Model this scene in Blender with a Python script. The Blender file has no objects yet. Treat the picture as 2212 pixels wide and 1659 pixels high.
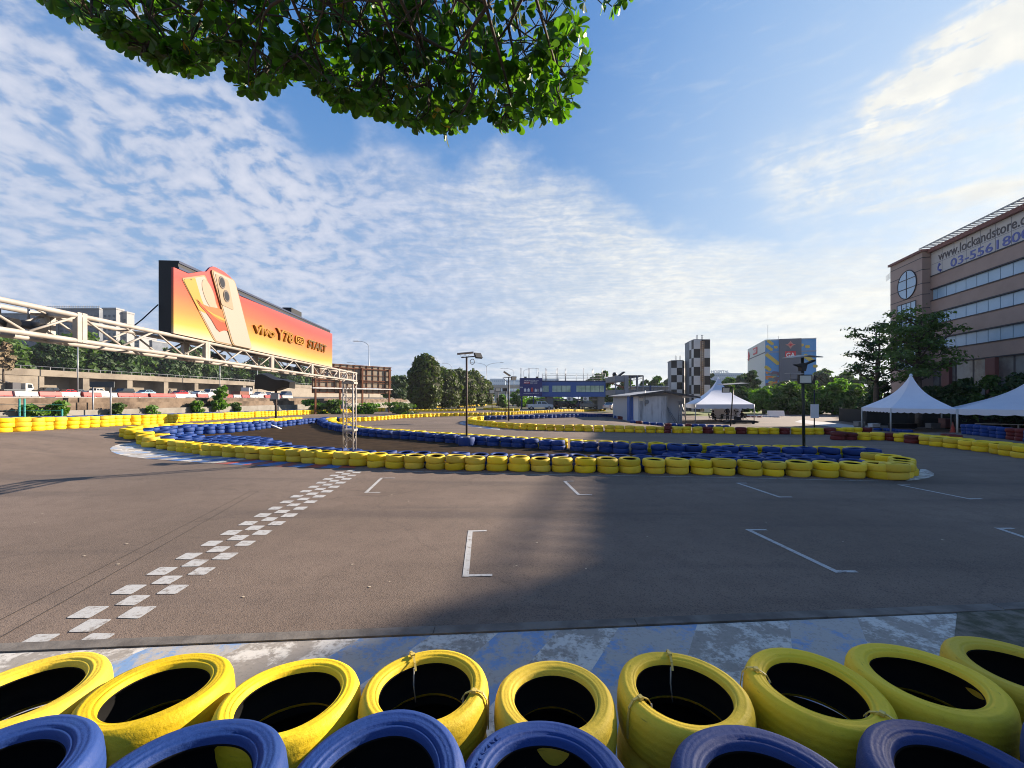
import bpy, math, random
from math import sin, cos, tan, pi, sqrt, atan2, radians, exp
from mathutils import Vector, Matrix
random.seed(7)
SC = bpy.context.scene
COL = SC.collection

# ------------------------------------------------------------------ camera
F, CX, HY, EYE = 895.0, 1106.0, 862.0, 2.1          # focal length, centre and horizon of the 2212 px wide photograph
cam_data = bpy.data.cameras.new('camera')
cam_data.sensor_width = 36.0
cam_data.lens = 36.0 * F / 2212.0
cam_data.shift_y = (HY - 829.5) / 2212.0
cam_data.clip_start = 0.05
cam_data.clip_end = 6000
cam = bpy.data.objects.new('camera', cam_data)
cam.location = (0, 0, EYE)
cam.rotation_euler = (pi / 2, 0, 0)
COL.objects.link(cam)
SC.camera = cam
SC.view_settings.view_transform = 'Standard'
SC.view_settings.look = 'None'
SC.view_settings.gamma = 1
SC.view_settings.exposure = 1.4
SC.render.engine = 'CYCLES'
SC.cycles.max_bounces = 6
SC.cycles.diffuse_bounces = 3
SC.cycles.glossy_bounces = 3
SC.cycles.transmission_bounces = 4
SC.cycles.transparent_max_bounces = 6
SC.cycles.use_denoising = True
SC.cycles.filter_width = 1.0

# ------------------------------------------------------------------ sun
SUN_AZ, SUN_EL = radians(60), radians(21.5)          # azimuth clockwise from +Y
SUN_DIR = Vector((sin(SUN_AZ) * cos(SUN_EL), cos(SUN_AZ) * cos(SUN_EL), sin(SUN_EL)))
sd = bpy.data.lights.new('sun', 'SUN')
sd.energy = 5.0
sd.angle = radians(0.5)
sd.color = (1.0, 0.85, 0.68)
so = bpy.data.objects.new('sun', sd)
so.rotation_euler = (-SUN_DIR).to_track_quat('-Z', 'Y').to_euler()
so.location = (30, 20, 40)
COL.objects.link(so)

# ------------------------------------------------------------------ node expression helper
class NT:
    def __init__(s, tree): s.t = tree; s.n = tree.nodes; s.l = tree.links
    def node(s, typ, **kw):
        nd = s.n.new(typ)
        for k, v in kw.items(): setattr(nd, k, v)
        return nd
    def put(s, sock, v):
        if isinstance(v, bpy.types.NodeSocket): s.l.new(v, sock)
        elif v is not None: sock.default_value = v
    def m(s, op, a, b=None, c=None, clamp=False):
        nd = s.node('ShaderNodeMath', operation=op, use_clamp=clamp)
        for i, v in enumerate((a, b, c)):
            if v is not None: s.put(nd.inputs[i], v)
        return nd.outputs[0]
    def add(s, a, b): return s.m('ADD', a, b)
    def sub(s, a, b): return s.m('SUBTRACT', a, b)
    def mul(s, a, b): return s.m('MULTIPLY', a, b)
    def div(s, a, b): return s.m('DIVIDE', a, b)
    def mx(s, a, b): return s.m('MAXIMUM', a, b)
    def mn(s, a, b): return s.m('MINIMUM', a, b)
    def ss(s, x, lo, hi, tlo=0.0, thi=1.0):
        nd = s.node('ShaderNodeMapRange', interpolation_type='SMOOTHSTEP')
        for i, v in enumerate((x, lo, hi, tlo, thi)): s.put(nd.inputs[i], v)
        return nd.outputs[0]
    def mix(s, f, a, b, typ='MIX'):
        nd = s.node('ShaderNodeMix', data_type='RGBA', blend_type=typ)
        nd.clamp_factor = True
        s.put(nd.inputs[0], f); s.put(nd.inputs[6], a); s.put(nd.inputs[7], b)
        return nd.outputs[2]
    def noise(s, vec, scale, detail=4, rough=0.55, dist=0.0, lac=2.0, out=0):
        nd = s.node('ShaderNodeTexNoise')
        if vec is not None: s.put(nd.inputs['Vector'], vec)
        nd.inputs['Scale'].default_value = scale
        nd.inputs['Detail'].default_value = detail
        nd.inputs['Roughness'].default_value = rough
        nd.inputs['Lacunarity'].default_value = lac
        nd.inputs['Distortion'].default_value = dist
        return nd.outputs[out]
    def xyz(s, x, y, z):
        nd = s.node('ShaderNodeCombineXYZ')
        for i, v in enumerate((x, y, z)): s.put(nd.inputs[i], v)
        return nd.outputs[0]
    def sep(s, v):
        nd = s.node('ShaderNodeSeparateXYZ'); s.put(nd.inputs[0], v); return nd.outputs
    def ramp(s, f, stops, interp='LINEAR'):
        nd = s.node('ShaderNodeValToRGB'); cr = nd.color_ramp; cr.interpolation = interp
        while len(cr.elements) > 1: cr.elements.remove(cr.elements[0])
        for i, (p, c) in enumerate(stops):
            e = cr.elements[0] if i == 0 else cr.elements.new(p)
            e.position = p
            e.color = (c, c, c, 1) if isinstance(c, (int, float)) else tuple(c) + (1,)
        s.put(nd.inputs[0], f)
        return nd.outputs[0]

def C(r, g, b): return (r, g, b, 1.0)
def srgb(r, g, b):
    f = lambda c: (c / 255 / 12.92) if c <= 10.31 else ((c / 255 + 0.055) / 1.055) ** 2.4
    return (f(r), f(g), f(b), 1.0)

# ------------------------------------------------------------------ world: sky and clouds
def azel(px, py):
    dx, dz = (px - CX) / F, (HY - py) / F
    return atan2(dx, 1), atan2(dz, sqrt(dx * dx + 1))
world = bpy.data.worlds.new('World'); SC.world = world
world.use_nodes = True
W = NT(world.node_tree)
for nd in list(W.n): W.n.remove(nd)
tc = W.node('ShaderNodeTexCoord').outputs['Generated']
sky = W.node('ShaderNodeTexSky', sky_type='NISHITA', sun_disc=False)
sky.sun_elevation = SUN_EL
sky.sun_rotation = SUN_AZ
sky.altitude = 0; sky.air_density = 1.0; sky.dust_density = 1.2; sky.ozone_density = 2.0
vx, vy, vz = W.sep(tc)
hor = W.m('SQRT', W.add(W.mul(vx, vx), W.mul(vy, vy)))
az = W.m('ARCTAN2', vx, vy)
el = W.m('ARCTAN2', vz, hor)
zc = W.add(W.mx(vz, 0.0), 0.07)
plane = W.xyz(W.div(vx, zc), W.div(vy, zc), 0.0)
n_warp = W.noise(plane, 2.2, 3, 0.5, out=1)
wv = W.node('ShaderNodeVectorMath', operation='MULTIPLY_ADD')
W.put(wv.inputs[0], n_warp); wv.inputs[1].default_value = (.22, .22, 0); W.put(wv.inputs[2], plane)
plw = wv.outputs[0]
n_big = W.noise(plw, 1.3, 4, 0.55)
zc2 = W.add(W.mx(vz, 0.0), 0.30)
plane2 = W.xyz(W.div(vx, zc2), W.div(vy, zc2), 0.0)
wv2 = W.node('ShaderNodeVectorMath', operation='MULTIPLY_ADD')
W.put(wv2.inputs[0], W.noise(plane2, 3.0, 3, 0.5, out=1)); wv2.inputs[1].default_value = (.16, .16, 0); W.put(wv2.inputs[2], plane2)
n_cell = W.noise(wv2.outputs[0], 17.0, 6, 0.52)
n_fine = W.noise(plw, 26.0, 4, 0.6)
# wind-combed ripples in the middle band
mp = W.node('ShaderNodeMapping'); W.put(mp.inputs[0], plw)
mp.inputs['Rotation'].default_value = (0, 0, radians(35)); mp.inputs['Scale'].default_value = (2.2, 8.0, 1)
n_rip = W.noise(mp.outputs[0], 2.6, 5, 0.55)
# upper edge of the cloud sheet, as elevation over azimuth
edge = [(-60, -160), (0, -140), (250, -60), (420, 60), (520, 170), (600, 230), (690, 315), (745, 335), (790, 255), (880, 300), (980, 345), (1070, 300),
        (1150, 330), (1250, 395), (1350, 425), (1420, 485), (1600, 505), (1800, 495), (1920, 480), (2050, 440), (2212, 385)]
A0, A1, E1 = -0.95, 0.95, 1.2
stops = [((azel(p, q)[0] - A0) / (A1 - A0), azel(p, q)[1] / E1) for p, q in edge]
eu = W.mul(W.ramp(W.div(W.sub(az, A0), A1 - A0), stops), E1)
ew = W.noise(W.xyz(W.mul(az, 3.0), W.mul(el, 5.0), 0.0), 3.2, 5, 0.6)
elw = W.add(el, W.mul(W.sub(ew, 0.5), 0.17))
cov = W.ss(W.sub(eu, elw), -0.03, 0.085)
left = W.ss(az, -0.50, -0.12, 1.0, 0.0)               # broken cells on the left, a veil further right
low = W.ss(el, 0.10, 0.42, 1.0, 0.0)
cells = W.ss(W.add(W.mul(n_cell, 0.75), W.mul(n_big, 0.35)), 0.42, 0.585)
rip = W.ss(W.add(W.mul(n_rip, 0.6), W.mul(n_fine, 0.4)), 0.36, 0.66)
veil = W.add(0.42, W.mul(rip, 0.5))
veil = W.add(W.mul(veil, W.sub(1.0, low)), W.mul(W.add(0.55, W.add(W.mul(rip, 0.12), W.mul(W.ss(n_big, .35, .65), .30))), low))
lf = W.mul(left, W.sub(1.0, W.mul(low, 0.85)))
tex = W.add(W.mul(W.add(0.16, W.mul(cells, 0.78)), lf), W.mul(veil, W.sub(1.0, lf)))
dens = W.mul(cov, tex)
# cirrus streaks on the right
def streak(p, q, width, amp):
    (a0, e0), (a1, e1) = azel(*p), azel(*q)
    L = sqrt((a1 - a0) ** 2 + (e1 - e0) ** 2); ux, uy = (a1 - a0) / L, (e1 - e0) / L
    da, de = W.sub(az, a0), W.sub(el, e0)
    al = W.add(W.mul(da, ux), W.mul(de, uy)); pe = W.sub(W.mul(de, ux), W.mul(da, uy))
    pe = W.add(pe, W.mul(W.sub(ew, 0.5), 0.10))
    g = W.m('EXPONENT', W.mul(W.mul(W.div(pe, width), W.div(pe, width)), -1.0))
    return W.mul(W.mul(g, W.mul(W.ss(al, -0.03, 0.10), W.ss(al, L, L + .3, 1.0, 0.0))), amp)
mp2 = W.node('ShaderNodeMapping'); W.put(mp2.inputs[0], W.xyz(az, el, 0.0))
mp2.inputs['Rotation'].default_value = (0, 0, radians(-32)); mp2.inputs['Scale'].default_value = (3.0, 14.0, 1)
n_cir = W.noise(mp2.outputs[0], 2.6, 6, 0.62, 0.4)
n_cir2 = W.noise(W.xyz(az, el, 0.0), 40, 4, 0.6)
cs = W.mul(W.ss(W.add(W.mul(n_cir, .7), W.mul(n_cir2, .3)), 0.40, 0.60), 1.0)
cir = W.add(W.add(streak((1830, 278), (2212, 62), 0.028, 2.6), streak((1980, 120), (2212, -10), 0.024, 1.3)),
            W.add(streak((1590, 350), (2240, 262), 0.036, 0.60), streak((1640, 428), (2240, 395), 0.036, 0.75)))
cir = W.mul(cir, W.add(0.25, W.mul(cs, 0.85)))
wisp = W.mul(W.mul(W.ss(n_cir, 0.50, 0.75), 0.15), W.ss(az, 0.0, 0.5))
dens = W.m('MINIMUM', W.add(dens, W.add(cir, wisp)), 1.0)
# light on the clouds: brighter towards the sun
dt = W.node('ShaderNodeVectorMath', operation='DOT_PRODUCT'); W.put(dt.inputs[0], tc); dt.inputs[1].default_value = SUN_DIR
sunward = W.mx(dt.outputs['Value'], 0.0)
glow = W.m('POWER', sunward, 6.0)
thick = W.ss(W.add(W.mul(n_cell, .6), W.mul(n_big, .5)), 0.40, 0.75)
c_far = W.mix(thick, srgb(172, 188, 216), srgb(218, 222, 236))
c_near = W.mix(thick, srgb(232, 234, 232), srgb(252, 250, 242))
ccol = W.mix(W.ss(sunward, 0.30, 0.85), c_far, c_near)
hz = W.ss(el, 0.0, 0.16, 1.0, 0.0)
ccol = W.mix(W.mul(hz, 0.6), ccol, W.mix(W.ss(sunward, .1, .7), srgb(178, 196, 218), srgb(220, 226, 228)))
skyn = W.mix(1.0, sky.outputs[0], C(0.070, 0.098, 0.128), 'MULTIPLY')
sun_w = W.ss(sunward, 0.62, 1.0)
blue = W.mix(W.ss(el, 0.05, 0.85), W.mix(sun_w, srgb(146, 186, 226), srgb(186, 212, 238)), W.mix(sun_w, srgb(70, 134, 208), srgb(116, 176, 236)))
skyc = W.mix(0.82, skyn, blue)
base = W.mix(W.mul(hz, 0.70), skyc, W.mix(W.ss(sunward, .3, .9), srgb(176, 196, 220), srgb(226, 230, 228)))
base = W.mix(W.mul(glow, 0.40), base, srgb(235, 240, 245))
out = W.mix(dens, base, ccol)
bg = W.node('ShaderNodeBackground'); W.put(bg.inputs[0], out); bg.inputs[1].default_value = 0.395
wo = W.node('ShaderNodeOutputWorld'); W.l.new(bg.outputs[0], wo.inputs[0])
world.cycles.sampling_method = 'MANUAL'; world.cycles.sample_map_resolution = 512

# ------------------------------------------------------------------ photograph pixel (2212 wide) -> world
def sst(x, a, b):
    t = min(1.0, max(0.0, (x - a) / (b - a))); return t * t * (3 - 2 * t)
def zg(x, y):                                         # the lie of the ground: a bank on the left, a dip at the right rear
    z = 0.72 * sst(-x, 13, 20) * max(0.0, min(1.0, (67 - y) / 50)) ** 1.8
    z -= 0.5 * sst(y, 24, 34) * sst(x, 8, 16)
    return z
def GP(px, py, h=0.0):                                # point at height h above the ground seen at a pixel
    k = F / (py - HY); y = (EYE - h) * k
    for _ in range(60):
        x = (px - CX) / F * y
        y = 0.6 * y + 0.4 * max(0.5, (EYE - h - zg(x, y)) * k)
    x = (px - CX) / F * y
    return Vector((x, y, zg(x, y) + h))
def PX(px, y): return (px - CX) / F * y
def PZ(py, y): return EYE + (HY - py) / F * y
def PP(px, py, y): return Vector((PX(px, y), y, PZ(py, y)))

# ------------------------------------------------------------------ materials
MATS = {}
def mat(name, col, rough=0.7, metal=0.0, noise=None, bump=None, spec=0.4, emit=None, trans=0.0, rnd=0.0, obj_rnd=0.0):
    """principled material; noise = (scale, amount, second colour), bump = (scale, strength)"""
    m = bpy.data.materials.new(name); m.use_nodes = True
    t = NT(m.node_tree); b = t.n['Principled BSDF']
    b.inputs['Roughness'].default_value = rough; b.inputs['Metallic'].default_value = metal
    b.inputs['Specular IOR Level'].default_value = spec
    c = C(*col[:3])
    src = None
    if noise:
        tcn = t.node('ShaderNodeTexCoord').outputs['Object']
        n = t.noise(tcn, noise[0], 6, 0.62)
        src = t.mix(t.ss(n, 0.5 - noise[3] if len(noise) > 3 else 0.38, 0.5 + noise[3] if len(noise) > 3 else 0.68), c, C(*noise[2][:3]))
        f = t.ss(n, 0.38, 0.66); src = t.mix(t.mul(f, noise[1]), c, C(*noise[2][:3]))
    if rnd:
        g = t.node('ShaderNodeNewGeometry').outputs['Random Per Island']
        hs = t.node('ShaderNodeHueSaturation')
        t.put(hs.inputs['Value'], t.add(1.0 - rnd, t.mul(g, 2 * rnd)))
        t.put(hs.inputs['Hue'], t.add(0.5 - 0.03 * rnd, t.mul(t.m('FRACT', t.mul(g, 7.3)), 0.06 * rnd)))
        t.put(hs.inputs['Color'], src if src is not None else c); src = hs.outputs[0]
    if obj_rnd:
        g = t.node('ShaderNodeObjectInfo').outputs['Random']
        hs = t.node('ShaderNodeHueSaturation')
        t.put(hs.inputs['Value'], t.add(1.0 - obj_rnd, t.mul(g, 2 * obj_rnd)))
        t.put(hs.inputs['Saturation'], t.add(0.88, t.mul(t.m('FRACT', t.mul(g, 5.7)), 0.14)))
        t.put(hs.inputs['Color'], src if src is not None else c); src = hs.outputs[0]
    t.put(b.inputs['Base Color'], src if src is not None else c)
    if bump:
        tcn = t.node('ShaderNodeTexCoord').outputs['Object']
        bp = t.node('ShaderNodeBump'); bp.inputs['Strength'].default_value = bump[1]; bp.inputs['Distance'].default_value = 0.01
        t.put(bp.inputs['Height'], t.noise(tcn, bump[0], 5, 0.6)); t.l.new(bp.outputs[0], b.inputs['Normal'])
    if emit:
        t.put(b.inputs['Emission Color'], C(*emit[:3])); b.inputs['Emission Strength'].default_value = emit[3]
    if trans:
        tr = t.node('ShaderNodeBsdfTranslucent'); t.put(tr.inputs[0], t.mix(1.0, src if src is not None else c, C(1.6, 1.9, .5), 'MULTIPLY'))
        mxs = t.node('ShaderNodeMixShader'); mxs.inputs[0].default_value = trans
        t.l.new(b.outputs[0], mxs.inputs[1]); t.l.new(tr.outputs[0], mxs.inputs[2])
        o = [x for x in t.n if x.type == 'OUTPUT_MATERIAL'][0]; t.l.new(mxs.outputs[0], o.inputs[0])
    MATS[name] = m
    return m

# ------------------------------------------------------------------ mesh builder
class MB:
    def __init__(s): s.v = []; s.f = []; s.mi = []; s.sm = []
    def add(s, vs, fs, mi=0, smooth=False):
        o = len(s.v); s.v.extend([Vector(a) for a in vs])
        for f in fs: s.f.append(tuple(i + o for i in f)); s.mi.append(mi); s.sm.append(smooth)
        return s
    def quad(s, a, b, c, d, mi=0): return s.add([a, b, c, d], [(0, 1, 2, 3)], mi)
    def poly(s, pts, mi=0): return s.add(pts, [tuple(range(len(pts)))], mi)
    def obox(s, o, ax, ay, az_, mi=0):                  # corner plus three edge vectors
        o, ax, ay, az_ = Vector(o), Vector(ax), Vector(ay), Vector(az_)
        if ax.cross(ay).dot(az_) < 0: ax, ay = ay, ax
        v = [o, o + ax, o + ax + ay, o + ay]; v += [p + az_ for p in v]
        return s.add(v, [(0, 3, 2, 1), (4, 5, 6, 7), (0, 1, 5, 4), (1, 2, 6, 5), (2, 3, 7, 6), (3, 0, 4, 7)], mi)
    def box(s, c, d, mi=0, rz=0.0):                     # centre and full size, turned about z
        c = Vector(c); r = Matrix.Rotation(rz, 3, 'Z')
        ax, ay, az_ = r @ Vector((d[0], 0, 0)), r @ Vector((0, d[1], 0)), Vector((0, 0, d[2]))
        return s.obox(c - (ax + ay + az_) / 2, ax, ay, az_, mi)
    def tube(s, pts, r, n=8, mi=0, caps=True, smooth=True):
        pts = [Vector(p) for p in pts]
        rs = r if isinstance(r, (list, tuple)) else [r] * len(pts)
        o = len(s.v); up = Vector((0, 0, 1)); prev = None
        for i, p in enumerate(pts):
            t = (pts[min(i + 1, len(pts) - 1)] - pts[max(i - 1, 0)])
            t = t.normalized() if t.length > 1e-9 else Vector((0, 0, 1))
            if prev is None:
                a = Vector((1, 0, 0)) if abs(t.z) > 0.9 else up
                u = t.cross(a).normalized()
            else:
                u = (prev - t * prev.dot(t)).normalized()
            prev = u; w = t.cross(u)
            for k in range(n):
                th = 2 * pi * k / n
                s.v.append(p + (u * cos(th) + w * sin(th)) * rs[i])
        for i in range(len(pts) - 1):
            for k in range(n):
                a = o + i * n + k; b = o + i * n + (k + 1) % n
                s.f.append((a, b, b + n, a + n)); s.mi.append(mi); s.sm.append(smooth)
        if caps:
            s.f.append(tuple(o + k for k in range(n - 1, -1, -1))); s.mi.append(mi); s.sm.append(False)
            q = o + (len(pts) - 1) * n
            s.f.append(tuple(q + k for k in range(n))); s.mi.append(mi); s.sm.append(False)
        return s
    def lathe(s, prof, n=32, mi=0, c=(0, 0, 0), mis=None, closed=False, smooth=True):
        o = len(s.v); c = Vector(c); m = len(prof)
        for r, z in prof:
            for k in range(n):
                th = 2 * pi * k / n; s.v.append(c + Vector((r * cos(th), r * sin(th), z)))
        for i in range(m if closed else m - 1):
            j = (i + 1) % m
            for k in range(n):
                k2 = (k + 1) % n
                s.f.append((o + i * n + k, o + i * n + k2, o + j * n + k2, o + j * n + k))
                s.mi.append(mis[i] if mis else mi); s.sm.append(smooth)
        return s
    def prism(s, pts, h, mi=0):                        # polygon swept along vector h
        h = Vector(h); pts = [Vector(p) for p in pts]; n = len(pts)
        nrm = Vector((0, 0, 0))
        for i in range(n): nrm += pts[i].cross(pts[(i + 1) % n])
        if nrm.dot(h) < 0: pts = pts[::-1]
        return s.add(pts + [p + h for p in pts], [tuple(range(n - 1, -1, -1)), tuple(range(n, 2 * n))] + [(i, (i + 1) % n, n + (i + 1) % n, n + i) for i in range(n)], mi)
    def merge(s, o, M=None, mi=None):
        k = len(s.v); s.v.extend([(M @ v) if M else v for v in o.v])
        s.f.extend([tuple(i + k for i in f) for f in o.f]); s.mi.extend(o.mi if mi is None else [mi] * len(o.f)); s.sm.extend(o.sm)
        return s
    def mesh(s, name, mats, off=Vector((0, 0, 0))):
        me = bpy.data.meshes.new(name)
        me.from_pydata([tuple(v - off) for v in s.v], [], s.f)
        for m in (mats if isinstance(mats, (list, tuple)) else [mats]): me.materials.append(m)
        me.polygons.foreach_set('material_index', s.mi)
        me.polygons.foreach_set('use_smooth', s.sm)
        me.update()
        return me

def link(o, parent=None):
    COL.objects.link(o)
    if parent is not None: o.parent = parent
    return o
def props(o, label=None, cat=None, group=None, kind=None):
    if label: o['label'] = label
    if cat: o['category'] = cat
    if group: o['group'] = group
    if kind: o['kind'] = kind
    return o
def thing(name, label, cat, loc, group=None):
    o = bpy.data.objects.new(name, None); o.location = loc; o.empty_display_size = 0.3
    return props(link(o), label, cat, group)
def base_of(root):
    v = Vector((0, 0, 0))
    while root is not None: v += Vector(root.location); root = root.parent
    return v
def part(name, mb, mats, parent, label=None):          # mesh given in world coordinates, hung under its thing
    o = bpy.data.objects.new(name, mb.mesh(name, mats, base_of(parent)))
    link(o, parent)
    if label: o['label'] = label
    return o
def solo(name, mb, mats, label, cat, loc=(0, 0, 0), group=None):
    loc = Vector(loc)
    o = bpy.data.objects.new(name, mb.mesh(name, mats, loc)); o.location = loc
    return props(link(o), label, cat, group)
def setting(name, mb, mats, kind='structure'):
    o = bpy.data.objects.new(name, mb.mesh(name, mats))
    return props(link(o), kind=kind)
def copy_tree(o, parent=None):
    c = o.copy(); link(c)
    if parent is not None: c.parent = parent
    for ch in list(o.children):
        copy_tree(ch, c)
    return c

def text_mb(s, size=1.0, depth=0.0, bold=0.0, space=1.0, shear=0.0, align='LEFT'):
    """lettering as a mesh builder in the xy plane"""
    cu = bpy.data.curves.new('txt', 'FONT'); cu.body = s; cu.size = size; cu.extrude = depth; cu.offset = bold
    cu.space_character = space; cu.shear = shear; cu.align_x = align; cu.resolution_u = 3
    ob = bpy.data.objects.new('txt', cu); COL.objects.link(ob)
    dg = bpy.context.evaluated_depsgraph_get(); dg.update()
    me = bpy.data.meshes.new_from_object(ob.evaluated_get(dg))
    mb = MB(); mb.add([v.co.copy() for v in me.vertices], [tuple(p.vertices) for p in me.polygons])
    bpy.data.objects.remove(ob); bpy.data.meshes.remove(me); bpy.data.curves.remove(cu)
    return mb
def text_fit(s, o, xdir, ydir, w=None, h=None, depth=0.02, **kw):
    """lettering fitted into width w (and height h) from origin o along xdir/ydir, standing out of the surface"""
    mb = text_mb(s, **kw)
    x0 = min(v.x for v in mb.v); x1 = max(v.x for v in mb.v); y0 = min(v.y for v in mb.v); y1 = max(v.y for v in mb.v)
    sx = w / (x1 - x0) if w else None; sy = h / (y1 - y0) if h else None
    sx = sx or sy; sy = sy or sx
    xd, yd = Vector(xdir).normalized(), Vector(ydir).normalized(); nd = xd.cross(yd)
    out = MB(); o = Vector(o)
    pts = [o + xd * (v.x - x0) * sx + yd * (v.y - y0) * sy + nd * depth for v in mb.v]
    out.add(pts, mb.f)
    # sides: give the letters real thickness
    out2 = MB(); out2.add(pts, mb.f)
    edges = {}
    for f in mb.f:
        for i in range(len(f)):
            a, b = f[i], f[(i + 1) % len(f)]
            edges[(a, b)] = edges.get((a, b), 0) + 1
    for (a, b) in edges:
        if (b, a) not in edges:
            out2.quad(pts[a], pts[a] - nd * depth, pts[b] - nd * depth, pts[b])
    return out2

def rng_dir():
    while True:
        v = Vector((random.uniform(-1, 1), random.uniform(-1, 1), random.uniform(-1, 1)))
        if 0.05 < v.length < 1: return v.normalized()

def leaf_cloud(mb, blobs, n, size, shell=0.55, flat=0.0, jag=0.25):
    """n small leaf clumps spread through the outer part of a set of ellipsoids (centre, radii)"""
    wts = [b[1][0] * b[1][1] + b[1][1] * b[1][2] + b[1][0] * b[1][2] for b in blobs]
    for _ in range(n):
        c, r = random.choices(blobs, wts)[0]
        d = rng_dir(); rad = shell + (1 - shell) * random.random() ** 0.6 + random.gauss(0, jag) * 0.3
        p = Vector(c) + Vector((d.x * r[0], d.y * r[1], d.z * r[2])) * rad
        nrm = (d + rng_dir() * 0.9 + Vector((0, 0, flat))).normalized()
        u = nrm.cross(rng_dir()).normalized(); w = nrm.cross(u)
        a = size * random.uniform(0.55, 1.35); b = a * random.uniform(0.45, 0.85)
        bend = nrm * a * 0.25
        mb.add([p - u * a, p - w * b + bend * .4, p + u * a - bend, p + w * b + bend * .4], [(0, 1, 2, 3)], 0)
    return mb

def limb(mb, a, b, r0, r1, n=6, bend=0.1, seg=4):
    a, b = Vector(a), Vector(b); L = (b - a).length; off = rng_dir() * L * bend
    pts = []; rs = []
    for i in range(seg + 1):
        t = i / seg; pts.append(a.lerp(b, t) + off * sin(pi * t)); rs.append(r0 + (r1 - r0) * t)
    mb.tube(pts, rs, n)
    return pts

# ------------------------------------------------------------------ the ground
m_earth = mat('earth', (.075, .085, .03), .95, noise=(.35, .9, (.13, .10, .06)), bump=(9, .4))
def asphalt_mat():
    m = bpy.data.materials.new('asphalt'); m.use_nodes = True
    t = NT(m.node_tree); b = t.n['Principled BSDF']
    tcn = t.node('ShaderNodeTexCoord').outputs['Object']
    n1 = t.noise(tcn, .22, 5, .55); n2 = t.noise(tcn, 2.6, 5, .6); n3 = t.noise(tcn, 95, 2, .6)
    vo = t.node('ShaderNodeTexVoronoi'); t.put(vo.inputs['Vector'], tcn); vo.inputs['Scale'].default_value = 85
    c = t.mix(t.ss(n1, .35, .65), C(.146, .111, .088), C(.194, .147, .117))
    c = t.mix(t.mul(t.ss(n2, .42, .7), .45), c, C(.125, .095, .077))
    # rubbered racing line: long soft bands
    mp = t.node('ShaderNodeMapping'); t.put(mp.inputs[0], tcn); mp.inputs['Scale'].default_value = (.07, .9, 1); mp.inputs['Rotation'].default_value = (0, 0, radians(4))
    n4 = t.noise(mp.outputs[0], 1.0, 4, .5)
    c = t.mix(t.mul(t.ss(n4, .5, .72), .6), c, C(.082, .067, .060))
    # pale aggregate specks
    sp = t.ss(vo.outputs['Color'], .72, .95)
    sp = t.node('ShaderNodeSeparateColor'); t.l.new(vo.outputs['Color'], sp.inputs[0])
    c = t.mix(t.mul(t.ss(sp.outputs[0], .70, .95), .35), c, C(.20, .165, .14))
    c = t.mix(t.mul(t.ss(sp.outputs[1], .66, .95), .45), c, C(.035, .031, .03))
    # hairline cracks and lane joints
    vc = t.node('ShaderNodeTexVoronoi', feature='DISTANCE_TO_EDGE'); vc.inputs['Scale'].default_value = .16
    wp = t.node('ShaderNodeVectorMath', operation='MULTIPLY_ADD'); t.put(wp.inputs[0], t.noise(tcn, .9, 4, .6, out=1)); wp.inputs[1].default_value = (1.2, 1.2, 0); t.put(wp.inputs[2], tcn)
    t.put(vc.inputs['Vector'], wp.outputs[0])
    c = t.mix(t.mul(t.ss(vc.outputs['Distance'], .0015, .004, 1, 0), .16), c, C(.035, .032, .03))
    t.put(b.inputs['Base Color'], c)
    t.put(b.inputs['Roughness'], t.add(.84, t.mul(n2, .12))); b.inputs['Specular IOR Level'].default_value = .18
    bp = t.node('ShaderNodeBump'); bp.inputs['Strength'].default_value = .4; bp.inputs['Distance'].default_value = .006
    t.put(bp.inputs['Height'], t.add(t.mul(n3, .6), vo.outputs['Distance'])); t.l.new(bp.outputs[0], b.inputs['Normal'])
    return m
m_asph = asphalt_mat()
def axis(a, b, fine0, fine1, step, coarse):
    out = [a]; x = a
    while x < b - 1e-6:
        st = step if fine0 <= x < fine1 else coarse
        if x < fine0: st = min(coarse, fine0 - x)
        x = min(b, x + st); out.append(x)
    return out
GX = axis(-800, 900, -40, 60, 1.0, 85.0)
GY = axis(-60, 1500, -4, 80, 1.0, 71.0)
def sheet(x0, x1, y0, y1, dz):
    xs = [x for x in GX if x0 <= x <= x1]; ys = [y for y in GY if y0 <= y <= y1]
    mb = MB(); mb.add([(x, y, zg(x, y) + dz) for y in ys for x in xs],
                      [(j * len(xs) + i, j * len(xs) + i + 1, (j + 1) * len(xs) + i + 1, (j + 1) * len(xs) + i) for j in range(len(ys) - 1) for i in range(len(xs) - 1)], 0, True)
    return mb
setting('ground', sheet(-800, 900, -60, 1500, -0.012), m_earth)
setting('track', sheet(-28, 60, -4, 80, 0.0), m_asph)

# a flat sheet that follows the ground: polygon in the plane cut into a fan of small quads
def drape(outer, inner, dz, mb=None, mi=lambda i: 0, rows=3):
    mb = mb or MB(); n = len(outer)
    for i in range(n - 1):
        for r in range(rows):
            a = outer[i].lerp(inner[i], r / rows); b = outer[i + 1].lerp(inner[i + 1], r / rows)
            c = outer[i + 1].lerp(inner[i + 1], (r + 1) / rows); d = outer[i].lerp(inner[i], (r + 1) / rows)
            q = [Vector((p.x, p.y, zg(p.x, p.y) + dz)) for p in (a, b, c, d)]
            if (q[1] - q[0]).cross(q[2] - q[0]).z < 0: q = q[::-1]
            mb.add(q, [(0, 1, 2, 3)], mi(i))
    return mb
def resample(pts, n):
    L = [0]
    for a, b in zip(pts, pts[1:]): L.append(L[-1] + (b - a).length)
    out = []
    for k in range(n):
        s = L[-1] * k / (n - 1); i = 0
        while i < len(pts) - 2 and L[i + 1] < s: i += 1
        t = (s - L[i]) / max(1e-9, L[i + 1] - L[i]); out.append(pts[i].lerp(pts[i + 1], min(1, max(0, t))))
    return out

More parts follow.
